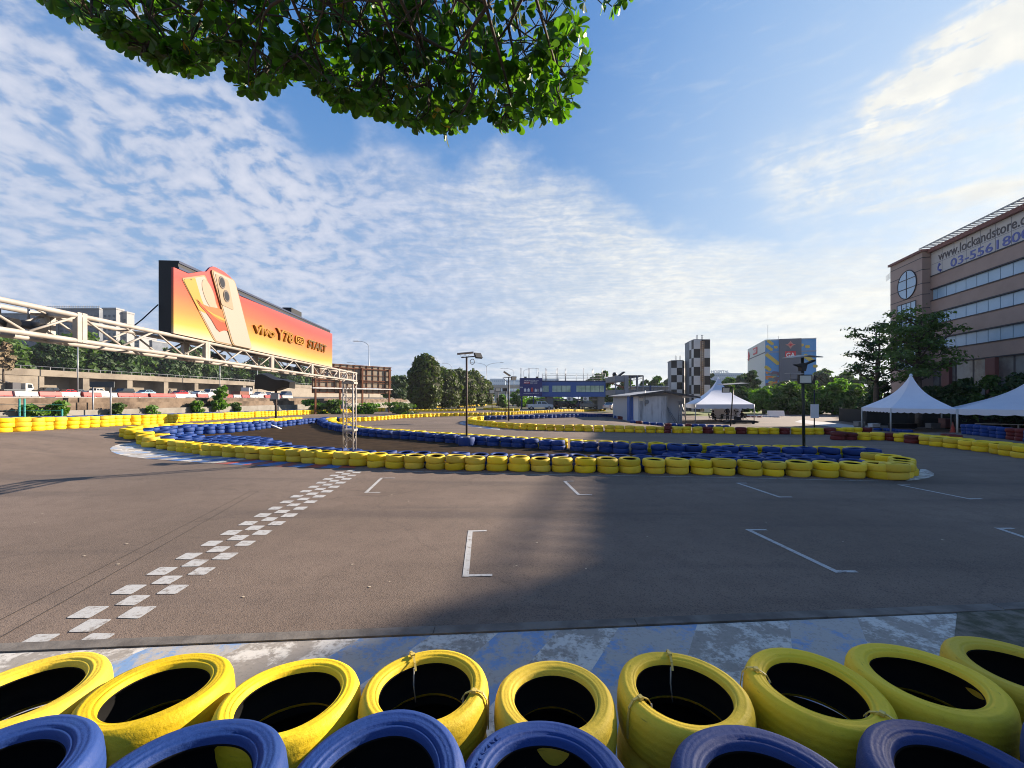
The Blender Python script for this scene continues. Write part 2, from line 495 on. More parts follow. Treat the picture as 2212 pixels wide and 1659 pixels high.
def worn_mat(name, c1, c2, amount, scale=3.0, rough=.8):
    m = bpy.data.materials.new(name); m.use_nodes = True
    t = NT(m.node_tree); b = t.n['Principled BSDF']; tcn = t.node('ShaderNodeTexCoord').outputs['Object']
    n = t.noise(tcn, scale, 8, .7, .3); n2 = t.noise(tcn, scale * 9, 5, .7); n3 = t.noise(tcn, scale * .4, 3, .5)
    w = t.add(t.mul(n, .65), t.add(t.mul(n2, .22), t.mul(n3, .15)))
    f = t.ss(w, .56 - amount * .22, .62 - amount * .16)
    c = t.mix(f, C(*c1), C(*c2)); c = t.mix(t.mul(t.ss(n2, .5, .75), .45), c, C(.10, .09, .08))
    t.put(b.inputs['Base Color'], c); b.inputs['Roughness'].default_value = rough
    bp = t.node('ShaderNodeBump'); bp.inputs['Strength'].default_value = .35; bp.inputs['Distance'].default_value = .006
    t.put(bp.inputs['Height'], w); t.l.new(bp.outputs[0], b.inputs['Normal'])
    return m
m_pwhite = worn_mat('worn white paint', (.54, .52, .48), (.27, .245, .215), .52)
m_pblue = worn_mat('worn blue paint', (.16, .27, .46), (.36, .345, .325), .56)
m_pblue2 = worn_mat('blue kerb paint', (.03, .12, .34), (.10, .12, .15), .30)
m_pred = worn_mat('red kerb paint', (.34, .04, .02), (.14, .08, .07), .35)
m_pline = worn_mat('line paint', (.42, .42, .41), (.24, .22, .20), .18, 14)
m_conc = mat('concrete', (.22, .205, .185), .9, noise=(1.1, .7, (.15, .135, .115)), bump=(14, .35))
m_soil = mat('soil', (.034, .023, .015), .97, noise=(1.6, .7, (.060, .040, .024)), bump=(11, .9), spec=.04)
m_soil2 = mat('gravelly soil', (.060, .062, .038), .97, noise=(7, .9, (.17, .15, .125)), bump=(40, 1.0))

# ---- the apron in front of the camera and the low kerb that ends the track
def ky(x): return 3.77 + .0745 * x
mb = MB()
n = 60; X0, X1 = -9.0, 6.4
xs = [X0 + (X1 - X0) * i / n for i in range(n + 1)]
o = MB()
def slant(x): return (x - 4.46) / 1.0
for i in range(n):
    a, b = xs[i], xs[i + 1]
    o.add([(a, 0.4, .004), (b, 0.4, .004), (b, ky(b) - .04, .004), (a, ky(a) - .04, .004)], [(0, 1, 2, 3)])
setting('apron', o, m_conc)
# painted blocks, slanted
bl = MB(); bx = [-6.9, -5.6, -4.25, -3.05, -2.25, -1.33, -.72, -.12, .42, .98, 1.72, 2.62, 3.3, 4.33]
for i in range(len(bx) - 1):
    a, b = bx[i], bx[i + 1]
    k = -.95
    q = [(a, ky(a) - .05, .008), (a + k, ky(a) - 1.6, .008), (b + k, ky(b) - 1.6, .008), (b, ky(b) - .05, .008)]
    bl.add(q, [(0, 1, 2, 3)], i % 2)
setting('apron_paint_blocks', bl, [m_pwhite, m_pblue])
rb = MB(); rb.poly([(-3.75, 2.95, .012), (-3.55, 2.95, .012), (-3.2, 3.2, .012), (-3.3, 3.22, .012)])
setting('apron_red_mark', rb, m_pred)
sl = MB()
sl.poly([(4.36, ky(4.4) - .04, .012), (3.05, 2.9, .012), (2.3, 2.2, .012), (12, 2.2, .012), (12, ky(12) - .04, .012)])
setting('gravel_verge', sl, m_soil2)
kb = MB()
def kstrip(a, b, w0, w1, z0, z1): kb.obox((a, ky(a) + w0, z0), (b - a, ky(b) - ky(a), 0), (0, w1 - w0, 0), (0, 0, z1 - z0))
for i in range(12):
    a = -10 + i * 1.86; kstrip(a, a + 1.855, -.035 + random.uniform(-.004, .004), .085, -.01, .020 + random.uniform(-.002, .002))
setting('track_kerb', kb, mat('old kerb concrete', (.155, .14, .125), .9, noise=(3.2, .9, (.085, .075, .068)), bump=(20, .5)))

# ---- start line of chequered squares and the starting grid
sq = MB()
for r in range(36):
    y = 3.594 + r * .2427
    for c in ((-1, 1) if r % 2 == 0 else (0,)):
        cx_ = -3.88 - .097 * (y - 3.594) + c * .241; h = .112 + random.uniform(-.006, .006)
        if y - h < ky(cx_) + .1 and False: continue
        d = .097; e = random.uniform(-.012, .012)
        pts = [(cx_ - h + d * h, y - h), (cx_ + h + d * h, y - h + e), (cx_ + h - d * h, y + h), (cx_ - h - d * h, y + h + e)]
        oct_ = []
        for i in range(4):
            p, q_, s_ = Vector(pts[i - 1]), Vector(pts[i]), Vector(pts[(i + 1) % 4])
            oct_ += [q_ + (p - q_) * .07, q_ + (s_ - q_) * .07]
        sq.poly([(p.x, p.y, .005) for p in oct_])
setting('start_line_marking', sq, m_pline)
def bar(mb, p, q, w, z=.005):
    d = (q - p).normalized(); nn = Vector((-d.y, d.x, 0)) * w / 2; p = p - d * w / 2; q = q + d * w / 2
    pts = [p + nn, p - nn, q - nn, q + nn]; pts = [Vector((v.x, v.y, z)) for v in pts]
    if (pts[1] - pts[0]).cross(pts[2] - pts[0]).z < 0: pts = pts[::-1]
    mb.poly(pts)
for f, nr, tf, tn in [((1016, 1148), (1006, 1244), (1047, 1147), (1058, 1243)), ((1617, 1145), (1806, 1235), (1652, 1145), (1846, 1235.5)), ((824, 1033), (791, 1064), (851, 1033), (819, 1064)),
                      ((1220, 1040), (1250, 1069), (1237, 1039.6), (1276, 1069.5)), ((1594, 1044), (1684, 1074), (1611, 1044), (1708, 1074)), ((1944, 1048), (2094, 1078), (1964, 1048), (2119, 1078)), ((2157, 1142), (2330, 1200), (2185, 1142), (2370, 1200))]:
    m_ = MB(); bar(m_, GP(*f), GP(*nr), .075); bar(m_, GP(*f), GP(*tf), .06, .0065); bar(m_, GP(*nr), GP(*tn), .06, .0065)
    setting('grid_box_marking', m_, m_pline)
# saw-cut joints in the asphalt left of the start line
jm = MB()
for p, q in [((-9, 1620), (700, 1140)), ((0, 1378), (560, 1060)), ((0, 1340), (540, 1062))][1:]:
    bar(jm, GP(*p), GP(*q), .011, .0045)
setting('track_joint', jm, mat('tar', (.045, .037, .032), .8))

# ------------------------------------------------------------------ tyres
def tyre_paint(name, col, dirt, dcol):
    m = bpy.data.materials.new(name); m.use_nodes = True
    t = NT(m.node_tree); b = t.n['Principled BSDF']
    tcn = t.node('ShaderNodeTexCoord').outputs['Object']; oi = t.node('ShaderNodeObjectInfo').outputs['Random']
    off = t.node('ShaderNodeVectorMath', operation='ADD'); t.put(off.inputs[0], tcn); t.put(off.inputs[1], t.xyz(t.mul(oi, 31.0), t.mul(oi, 17.0), t.mul(oi, 9.0)))
    v = off.outputs[0]
    n = t.noise(v, 4.5, 6, .65); n2 = t.noise(v, 38, 4, .7)
    hs = t.node('ShaderNodeHueSaturation'); hs.inputs['Color'].default_value = C(*col)
    t.put(hs.inputs['Value'], t.add(.76, t.mul(oi, .36))); t.put(hs.inputs['Saturation'], t.add(.94, t.mul(t.m('FRACT', t.mul(oi, 9.1)), .06)))
    c = t.mix(t.mul(t.ss(n, .50, .78), dirt), hs.outputs[0], C(*dcol))
    c = t.mix(t.mul(t.ss(n2, .60, .80), dirt * .8), c, C(dcol[0] * .45, dcol[1] * .45, dcol[2] * .5))
    # rubbed-through scuffs and grime in streaks round the tyre
    th_ = t.m('ARCTAN2', t.sep(v)[1], t.sep(v)[0])
    sx, sy, sz = t.sep(tcn); rr_ = t.m('SQRT', t.add(t.mul(sx, sx), t.mul(sy, sy)))
    n3 = t.noise(t.xyz(t.add(t.mul(t.m('ARCTAN2', sy, sx), 1.6), t.mul(oi, 40.0)), t.mul(rr_, 26.0), t.mul(sz, 26.0)), 2.2, 5, .7)
    c = t.mix(t.mul(t.ss(n3, .60, .74), dirt * 1.5), c, C(dcol[0] * .22 + .01, dcol[1] * .22 + .01, dcol[2] * .22 + .01))
    n5 = t.noise(v, 110, 3, .7); c = t.mix(t.mul(t.ss(n5, .66, .78), dirt * 1.3), c, C(.03, .028, .026))
    t.put(b.inputs['Base Color'], c); t.put(b.inputs['Roughness'], t.add(.50, t.mul(n, .3))); b.inputs['Specular IOR Level'].default_value = .35
    # moulded rings and cracked paint
    x, y, z = t.sep(tcn)
    rr = t.m('SQRT', t.add(t.mul(x, x), t.mul(y, y)))
    rings = t.m('SINE', t.mul(rr, 330.0)); grooves = t.m('SINE', t.mul(z, 190.0))
    bp = t.node('ShaderNodeBump'); bp.inputs['Strength'].default_value = .75; bp.inputs['Distance'].default_value = .004
    t.put(bp.inputs['Height'], t.add(t.add(t.mul(rings, .12), t.mul(grooves, .14)), t.add(n2, t.mul(n, .6)))); t.l.new(bp.outputs[0], b.inputs['Normal'])
    return m
m_ty = {'yellow': tyre_paint('yellow tyre paint', (.76, .520, .005), .34, (.34, .23, .03)), 'blue': tyre_paint('blue tyre paint', (.002, .034, .185), .34, (.012, .05, .14)),
        'red': tyre_paint('dark red tyre paint', (.12, .012, .011), .5, (.08, .03, .025)), 'white': tyre_paint('white tyre paint', (.5, .5, .52), .4, (.3, .28, .26))}
m_inside = mat('bare black rubber', (.006, .006, .006), .9, spec=.15)
TP = [(.665, .84), (.680, .93), (.705, .962), (.722, .945), (.738, .972), (.775, .985), (.80, .975), (.85, 1.0), (.905, .985), (.955, .92), (.985, .82), (1.0, .66), (1.006, .5), (1.0, .34), (.985, .18), (.955, .08),
      (.905, .015), (.85, 0), (.78, .02), (.72, .045), (.665, .14), (.66, .17), (.82, .2), (.93, .5), (.82, .8), (.655, .815)]
TMI = [0] * 20 + [1] * 6
def tyre_mb(R, H, n=40, seed=0, bead=1.0, bare_top=False):
    rnd = random.Random(seed); mb = MB()
    mb.lathe([((r if r > .9 else .9 - (.9 - r) * bead) * R, z * H) for r, z in TP], n, mis=TMI, closed=True)
    a, b, c = rnd.uniform(0, 6), rnd.uniform(0, 6), rnd.uniform(.006, .02)
    for v in mb.v:
        th = atan2(v.y, v.x); k = 1 + c * cos(2 * th + a) + .004 * cos(5 * th + b)
        v.x *= k; v.y *= k; v.z += .02 * H * cos(2 * th + b) * (v.z / H)
    mb.f = [f[::-1] for f in mb.f]
    if bare_top: mb.mi = [1 if (k // n) <= 7 else m_ for k, m_ in enumerate(mb.mi)]
    return mb
VAR = {}
for colr in m_ty:
    for i in range(4):
        R, H = (.31, .205) if i % 2 == 0 else (.295, .195)
        VAR[colr, i] = tyre_mb(R, H, 36, i + 1).mesh('tyre', [m_ty[colr], m_inside])
STACKS = []                                            # (score, colour, position, height index, label, group, variant)
def ordw(n):
    u = ['', 'first', 'second', 'third', 'fourth', 'fifth', 'sixth', 'seventh', 'eighth', 'ninth', 'tenth', 'eleventh', 'twelfth', 'thirteenth', 'fourteenth', 'fifteenth', 'sixteenth', 'seventeenth', 'eighteenth', 'nineteenth']
    t_ = {2: 'twenty', 3: 'thirty', 4: 'forty', 5: 'fifty', 6: 'sixty', 7: 'seventy', 8: 'eighty', 9: 'ninety'}
    te = {2: 'twentieth', 3: 'thirtieth', 4: 'fortieth', 5: 'fiftieth', 6: 'sixtieth', 7: 'seventieth', 8: 'eightieth', 9: 'ninetieth'}
    if n > 99: return 'far'
    if n < 20: return u[n]
    return te[n // 10] if n % 10 == 0 else t_[n // 10] + '-' + u[n % 10]
LV = {2: ['lower', 'upper'], 3: ['bottom', 'middle', 'top'], 1: ['single'], 4: ['bottom', 'second', 'third', 'top']}
def path_pts(pxs, h=0.0, back=0.3):
    out = []
    for px, py in pxs:
        p = GP(px, py, h)
        if h == 0.0: d = Vector((p.x, p.y, 0)).normalized(); p = p + d * back
        out.append(Vector((p.x, p.y, 0)))
    return out
def smooth_path(pts, it=2):
    for _ in range(it):
        q = [pts[0]]
        for a, b in zip(pts, pts[1:]): q += [a.lerp(b, .25), a.lerp(b, .75)]
        q.append(pts[-1]); pts = q
    return pts
def spaced(pts, gap):
    L = 0
    for a, b in zip(pts, pts[1:]): L += (b - a).length
    n = max(2, int(round(L / gap)) + 1)
    return resample(pts, n)
def offset(pts, d):
    out = []
    for i, p in enumerate(pts):
        t = (pts[min(i + 1, len(pts) - 1)] - pts[max(i - 1, 0)]).normalized()
        out.append(p + Vector((-t.y, t.x, 0)) * d)
    return out
def row(pts, colour, levels, where, group, vis=(1, 1, 1, 1), gap=.635, pattern=None, jit=.035, hmul=1.0, from_='from the left'):
    for i, p in enumerate(spaced(pts, gap)):
        p = p + Vector((random.gauss(0, jit), random.gauss(0, jit), 0)); z = zg(p.x, p.y) - .004
        colr = pattern(i) if pattern else colour
        for k in range(levels):
            v = random.randrange(4); s = random.uniform(.95, 1.06); h = (.205, .195)[v % 2] * s * hmul
            q = Vector((p.x + random.gauss(0, .014), p.y + random.gauss(0, .014), z)); z += h * .985
            lab = '%s %s tyre, %s stack %s, %s' % (LV[levels][k], colr, ordw(i + 1), from_, where)
            if levels == 1: lab = '%s tyre, %s %s, %s' % (colr, ordw(i + 1), from_, where)
            STACKS.append((vis[k] / max(2.0, q.length), colr, q, s, lab, group, v, hmul))
random.seed(11)
# the row on the left, below the brown wall
r1 = smooth_path(path_pts([(-70, 940.5), (2, 934.6), (61, 931.6), (104, 928.6), (182, 924.6), (214, 922.6), (247, 920), (303, 917.6), (380, 912.6), (420, 909.6), (537, 901.7), (651, 895.6), (751, 891), (828, 889)]))
row(r1, 'yellow', 3, 'row below the brown wall', 'yellow tyre stacks below the brown wall', (.8, .9, 1), gap=.70)
row(offset(r1, .63), 'blue', 3, 'behind the row below the brown wall', 'blue tyre stacks behind the yellow row at the brown wall', (.02, .02, .3), hmul=1.07, gap=.70)
# near island, front
f_px = [(316, 962), (314, 966), (332, 968), (382, 974), (447, 983), (510, 989), (605, 996), (668, 1001), (740, 1006), (830, 1012), (917, 1015), (1052, 1018.5), (1143, 1020.5), (1320, 1023), (1500, 1026), (1680, 1030), (1850, 1034), (1895, 1035)]
front = smooth_path(path_pts(f_px))
row(front, 'yellow', 2, 'front row of the near island', 'yellow tyre stacks along the front of the near island', (.9, 1), jit=.02)
row(offset(front, .64)[3:-4], 'blue', 2, 'second row of the near island', 'blue tyre stacks behind the front row of the near island', (.02, .75))
n_ = len(front)
row(offset(front, 1.27)[6:int(n_ * .34)], 'blue', 2, 'third row of the near island, left end', 'blue tyres filling the left end of the near island', (.02, .55))
row(offset(front, 1.27)[int(n_ * .80):-6], 'blue', 2, 'third row of the near island, right end', 'blue tyres filling the right end of the near island', (.02, .6), jit=.06)
row(offset(front, 1.9)[8:int(n_ * .30)], 'blue', 2, 'fourth row, left end of the near island', 'blue tyres filling the left end of the near island', (.02, .5), jit=.07)
row(offset(front, 2.55)[12:int(n_ * .26)], 'blue', 2, 'fifth row, left end of the near island', 'blue tyres filling the left end of the near island', (.02, .45), jit=.08)
row(offset(front, 1.9)[int(n_ * .84):-8], 'blue', 2, 'fourth row, right end of the near island', 'blue tyres filling the right end of the near island', (.02, .5), jit=.06)
# right tip of the near island
tip = [(1926, 999), (1948, 994), (1954, 988), (1936, 983), (1905, 978), (1880, 975)]
tp = path_pts([(q[0], q[1] + 2) for q in tip], .41)
row(smooth_path(tp, 1), 'yellow', 2, 'right-hand tip of the near island', 'yellow tyre stacks round the right tip of the near island', (.5, .9), from_='from the track side')
# hairpin row: blue outside, yellow towards the track
hb = path_pts([(1880, 996), (1760, 994), (1640, 991), (1560, 989), (1471, 986), (1391, 983), (1311, 979), (1207, 974), (1127, 968), (1051, 963.5), (959, 957), (893, 951), (785, 942), (757, 937), (733, 932), (712, 926), (697, 920), (692, 915), (702, 911)])
hb = smooth_path(hb)
row(hb, 'blue', 2, 'rear blue row of the near island', 'blue tyre stacks along the rear of the near island', (.7, .8), jit=.045, from_='from the right end')
row(offset(hb, -.64), 'yellow', 2, 'behind the rear blue row', 'yellow tyre stacks on the track side of the rear blue row', (.03, .5), from_='from the right end')
# back of the left end of the near island
bl_ = smooth_path(path_pts([(352, 952), (372, 947), (400, 941.5), (440, 940), (502, 935.5), (571, 926.7), (606, 923), (640, 918.5), (680, 914)]))
row(bl_, 'blue', 2, 'rear row, left end of the island', 'blue tyre stacks at the rear left of the near island', (.6, .8))
by_ = smooth_path([front[0] + Vector((.1, .55, 0)), front[0].lerp(offset(bl_, 1.3)[0], .5) + Vector((-.3, .1, 0))] + offset(bl_, 1.3), 1)
row(by_, 'yellow', 2, 'outer rear row, left end of the island', 'yellow tyre stacks at the rear left of the near island', (.05, .5))
row(offset(bl_, .66)[:26], 'blue', 2, 'loose fill, left end of the island', 'blue tyres filling the left end of the near island', (.02, .5), jit=.08)
# far side of the hairpin
r3 = smooth_path(path_pts([(742, 912.5), (786, 910), (816, 908.3), (842, 906), (856, 904.3), (917, 901), (961, 899.5), (1049, 898), (1111, 896), (1151, 893), (1191, 891), (1231, 888.8), (1271, 888), (1305, 888.4)]))
row(r3, 'yellow', 2, 'far side of the hairpin', 'yellow tyre stacks on the far side of the hairpin', (.8, .9))
row(offset(r3, .7), 'blue', 2, 'behind the far side of the hairpin', 'blue tyre stacks behind the far side of the hairpin', (.02, .25))
# second island
r4 = smooth_path(path_pts([(1040, 908), (1018, 910), (1012, 915.5), (1039, 919.5), (1059, 922), (1099, 926), (1139, 928.7), (1179, 930), (1215, 931), (1271, 932.3), (1331, 933.6), (1391, 935), (1429, 935.4)]), 2)
row(r4, 'yellow', 2, 'front row of the second island', 'yellow tyre stacks along the front of the second island', (.8, .9))
def pat7(i): return 'red' if i in (0, 4, 7, 11, 15, 19) else 'yellow'
row(smooth_path(path_pts([(1438, 935.6), (1492, 936), (1562, 937), (1638, 938), (1716, 938.6), (1784, 939), (1870, 938)])), 'yellow', 2, 'row left of the peaked tents', 'red and yellow tyre stacks in front of the tents', (.75, .85), pattern=pat7)
def pat8(i): return 'red' if i in (0, 1, 4, 6) else 'yellow'
row(smooth_path(path_pts([(1810, 951), (1850, 951), (1900, 951), (1925, 952), (1944, 955), (1980, 959), (2022, 964), (2066, 969.5), (2110, 975), (2150, 980.5), (2190, 986.5), (2260, 997)])), 'yellow', 2, 'row below the right-hand tent', 'tyre stacks along the track below the right-hand tent', (.75, .95), pattern=pat8)
row(offset(smooth_path(path_pts([(1925, 952), (1980, 959), (2066, 969.5), (2150, 980.5), (2260, 997)])), .62), 'yellow', 2, 'rear row below the right-hand tent', 'tyre stacks along the track below the right-hand tent', (.03, .35))
row(smooth_path(path_pts([(1041, 907.5), (1101, 906), (1151, 905), (1200, 903), (1240, 901.8), (1277, 900.8), (1331, 900)])), 'blue', 2, 'rear row of the second island', 'blue tyre stacks at the rear of the second island', (.5, .7))
row(path_pts([(1340, 906), (1365, 909.5)]), 'red', 2, 'beside the white hut', 'tyres beside the white hut', (.6, .6))
row(path_pts([(1330, 904), (1350, 906.5)]), 'blue', 2, 'by the blue corner of the white hut', 'tyres beside the white hut', (.6, .6))
def pat9(i): return 'red' if i in (1, 5, 8) else 'blue'
row(path_pts([(1366, 914), (1400, 917.5), (1430, 920), (1470, 921.5), (1500, 922.5), (1570, 925)]), 'blue', 1, 'low row before the white hut', 'red and blue tyres in front of the white hut', (.6,), pattern=pat9, hmul=1.3)
def pat10(i): return 'red' if i in (6, 7) else 'blue'
row(path_pts([(2090, 938), (2130, 943), (2170, 948), (2230, 956)]), 'blue', 3, 'row below the white handrail', 'blue tyre stacks below the white handrail', (.4, .6, .8), pattern=pat10)
row(path_pts([(1872, 929), (1920, 931), (1960, 934)]), 'blue', 1, 'in front of the peaked tents', 'blue tyres in front of the tents', (.6,))
row(path_pts([(2050, 946), (2062, 948)]), 'red', 1, 'at the foot of a tent post', 'red tyres in front of the tents', (.6,))
# far rows
row(path_pts([(842, 889.7), (930, 889), (1000, 888.6), (1024, 887)]), 'yellow', 2, 'far row', 'far tyres', (.3, .3))
row(path_pts([(870, 880.5), (917, 880)]), 'white', 2, 'far row', 'far tyres', (.2, .2))
row(path_pts([(932, 881), (980, 879), (1049, 876)]), 'yellow', 3, 'far row', 'far tyres', (.2, .2, .2))
row(path_pts([(1047, 885), (1080, 887), (1119, 888)]), 'yellow', 2, 'far row', 'far tyres', (.2, .2))
row(path_pts([(1073, 877), (1143, 878.5), (1180, 878)]), 'white', 2, 'far row', 'far tyres', (.2, .2), pattern=lambda i: 'white' if i % 3 else 'red')
row(path_pts([(1055, 875.5), (1074, 875.5)]), 'yellow', 3, 'far row', 'far tyres', (.2, .2, .2))
row(path_pts([(1552, 897), (1600, 898)]), 'yellow', 2, 'far row', 'far tyres', (.2, .2))
row(path_pts([(1560, 901), (1640, 902)]), 'red', 1, 'far row', 'far tyres', (.2,))
row(path_pts([(1610, 899), (1680, 902)]), 'white', 1, 'far row', 'far tyres', (.2,))

STACKS.sort(key=lambda s: -s[0])
N_SINGLE = 286
seen_labels = {}
for sc_, colr, q, s, lab, grp, v, hm in STACKS[:N_SINGLE]:
    o = bpy.data.objects.new('tyre', VAR[colr, v]); o.location = q
    o.scale = (s, s, s * hm); o.rotation_euler = (random.gauss(0, .035), random.gauss(0, .035), random.uniform(0, 6.28))
    props(link(o), lab, 'tyre', grp)
far = MB(); LOW = {}
for colr in m_ty:
    for i in range(2):
        LOW[colr, i] = tyre_mb((.31, .295)[i], (.205, .195)[i], 18, i + 3)
names = list(m_ty)
for sc_, colr, q, s, lab, grp, v, hm in STACKS[N_SINGLE:]:
    l = LOW[colr, v % 2]; M = Matrix.Translation(q) @ Matrix.Rotation(random.uniform(0, 6), 4, 'Z') @ Matrix.Diagonal((s, s, s * hm, 1))
    k = len(far.v); far.v.extend([M @ p for p in l.v]); far.f.extend([tuple(i + k for i in f) for f in l.f]); far.sm.extend(l.sm)
    far.mi.extend([4 if mi else names.index(colr) for mi in l.mi])
o = setting('tyre_barrier', far, [m_ty[n] for n in names] + [m_inside], 'stuff')
o['label'] = 'farther tyre stacks lining the track beyond the nearest rows'

# ---- the tyres right in front of the camera
def big_tyre(R, H, seed, colr, bead=1.0, bare=False):
    return tyre_mb(R, H, 72, seed, bead, bare).mesh('tyre', [m_ty[colr], m_inside])
m_tie = mat('cable tie', (.55, .42, .10), .4)
m_tie2 = mat('grey tie tail', (.35, .34, .30), .5)
def tie(root, ang, R, H):
    mb = MB(); pr = [(.60, .80), (.66, .93), (.74, .99), (.85, 1.025), (.93, 1.0), (.995, .88), (1.02, .6), (1.02, .3)]
    M = Matrix.Rotation(ang, 3, 'Z')
    for a, b in zip(pr, pr[1:]):
        p, q = M @ Vector((a[0] * R, 0, a[1] * H)), M @ Vector((b[0] * R, 0, b[1] * H)); w = M @ Vector((0, .011, 0))
        nr = (q - p).cross(w).normalized() * .004
        mb.obox(p - w / 2, q - p, w, nr)
    mb.box(M @ Vector((.80 * R, 0, 1.02 * H)), (.02, .022, .014), 0, ang)
    mb.tube([M @ Vector((.62 * R, .008, .86 * H)), M @ Vector((.61 * R, .01, .5 * H)), M @ Vector((.60 * R, .0, .1 * H))], .004, 5, 1)
    o = bpy.data.objects.new('cable_tie', mb.mesh('cable_tie', [m_tie, m_tie2])); link(o, root)
HB_ = .236
near = [(-3.02, 2.02, 0, (), 'yellow tyre cut by the left edge of the photo, beside the near row'), (-2.34, 1.99, .01, (), 'leftmost yellow tyre in the near row, cut off by the frame'), (-1.72, 2.01, .0, (), 'yellow tyre with a wide open rim, two left of the tied tyre'), (-1.06, 1.975, -.008, (), 'plain yellow tyre directly left of the tied one behind the blue tyre'),
        (-.425, 2.03, .0, (2.05, -.22), 'yellow tyre with two cable ties behind the tilted blue tyre'), (.205, 1.985, -.02, (), 'smaller yellow tyre with ribbed double rim in the middle of the near row'), (.83, 2.015, .0, (1.45, 3.5), 'yellow tyre tied at its rear and left rims, near row'),
        (1.475, 2.02, .012, (2.75, 5.35), 'yellow tyre with ties at its left and front and a pale scrap inside'), (2.09, 2.10, .0, (), 'second yellow tyre from the right edge in the near row'), (2.68, 2.16, .0, (), 'rightmost yellow tyre in the near row, beside the gravel'), (3.32, 2.24, .0, (), 'yellow tyre at the end of the near row past the gravel')]
for i, (x, y, dz, ties, lab) in enumerate(near):
    R = .312 if i != 5 else .292
    me = big_tyre(R, HB_, 20 + i, 'yellow', .82 if i in (3, 4, 6) else 1.0); me_low = big_tyre(R, HB_, 40 + i, 'yellow', .45, True)
    for k in range(3):
        o = bpy.data.objects.new('tyre', me if k == 2 else me_low); s = 1 if k == 2 else random.uniform(.97, 1.02)
        o.location = (x + (random.gauss(0, .012) if k < 2 else 0), y + (random.gauss(0, .012) if k < 2 else 0), .003 + k * (HB_ - .003) + (dz if k == 2 else 0))
        o.rotation_euler = (random.gauss(0, .012), random.gauss(0, .012), 0); o.scale = (s, s, 1)
        props(link(o), lab if k == 2 else ('yellow tyre at the bottom' if k == 0 else 'middle yellow tyre') + ' under the ' + ['tyre cut by the frame edge', 'leftmost near-row tyre', 'wide open rim', 'plain near-row rim', 'tyre with two ties', 'smaller ribbed tyre', 'rear-tied tyre', 'tyre holding a scrap', 'second last near-row tyre', 'rightmost near-row tyre', 'last tyre past the gravel'][i], 'tyre', 'yellow tyres of the near row')
        if k == 2:
            for a in ties: tie(o, a, R, HB_)
nearb = [(-2.55, 1.44, 0, 0, 0, 'blue tyre at the far left of the front row, out past the frame'), (-1.86, 1.45, .0, 0, 0, 'blue tyre at the left edge with only its right rim showing'), (-1.15, 1.43, .0, 0, 0, 'large blue tyre below the wide open yellow one'), (-.465, 1.42, .04, .10, 0, 'tilted blue tyre raised in front of the twice-tied yellow tyre'),
         (.115, 1.43, .0, 0, 1, 'blue tyre with raised lettering on its left rim'), (.885, 1.40, -.005, 0, 0, 'blue tyre below the gap between two tied yellow tyres'), (1.585, 1.42, .005, 0, 0, 'blue tyre under the scrap-holding yellow one'), (2.30, 1.47, .01, 0, 0, 'blue tyre at the right edge with only its left rim showing')]
for i, (x, y, dz, tilt, letters, lab) in enumerate(nearb):
    me = big_tyre(.33 if i in (2, 5) else .315, .26, 50 + i, 'blue', 1.05); me_low = big_tyre(.32, .26, 70 + i, 'blue', .45, True)
    for k in range(3):
        o = bpy.data.objects.new('tyre', me if k == 2 else me_low)
        o.location = (x, y, .003 + k * .258 + (dz if k == 2 else 0)); o.rotation_euler = (tilt if k == 2 else 0, 0, 0)
        props(link(o), lab if k == 2 else ('blue tyre at the bottom' if k == 0 else 'middle blue tyre') + ' under the ' + ['outermost', 'left edge', 'large', 'tilted', 'lettered', 'gap-side', 'scrap-side', 'right edge'][i] + ' blue tyre', 'tyre', 'blue tyres of the near row')
        if k == 2 and letters:
            tm = text_mb('BRIDGESTONE', size=.052, depth=.002, space=1.05); mb = MB()
            x1 = max(v.x for v in tm.v)
            vs = []
            for v in tm.v:
                th = radians(208) - v.x / .262; r = .243 + v.y
                vs.append((r * cos(th), r * sin(th), .2605 + v.z - max(0, (r - .268)) * .25))
            mb.add(vs, tm.f); q_ = bpy.data.objects.new('raised_lettering', mb.mesh('raised_lettering', m_ty['blue'])); link(q_, o)

# ---- infield soil, and the painted kerbs at the island ends
inner = [Vector(p) for p in front]
outer = hb[::-1]
a_ = resample(front, 40); b_ = resample([Vector(p) for p in (bl_ + [v for v in hb[::-1] if True][0:0])] + [Vector(p) for p in hb[::-1]][10:], 40)
setting('infield_soil', drape(a_, b_, .02, rows=14), m_soil)
ko = smooth_path([GP(*p) for p in [(318, 955), (270, 957), (243, 963), (234, 974), (262, 984), (330, 992), (420, 999), (520, 1005), (620, 1009), (700, 1011), (768, 1012)]])
ki = smooth_path([GP(*p) for p in [(330, 955), (325, 958), (324, 962), (324, 966), (345, 970), (400, 977), (455, 985), (540, 992), (620, 999), (690, 1003), (768, 1008)]])
KN = 25
km = drape(resample(ko, KN), resample(ki, KN), .008, rows=2, mi=lambda i: (i % 2) * (4 if i < 9 else 1) if i < 15 else (2 if i % 2 else 3))
setting('island_kerb', km, [m_pwhite, m_pblue2, m_pred, m_pblue2, m_pblue])
ko2 = smooth_path([GP(*p) for p in [(1080, 929), (1040, 925), (1005, 919.5), (988, 914), (1005, 909)]]); ki2 = smooth_path([GP(*p) for p in [(1080, 925), (1050, 921.5), (1025, 918), (1012, 914), (1016, 910)]])
setting('second_island_kerb', drape(resample(ko2, 12), resample(ki2, 12), .008, rows=2, mi=lambda i: i % 2), [m_pwhite, m_pblue2])
ko3 = smooth_path([GP(*p) for p in [(1960, 1040), (2010, 1033), (2022, 1024), (2000, 1014)]]); ki3 = smooth_path([GP(*p) for p in [(1950, 1036), (1975, 1030), (1985, 1022), (1988, 1014)]])
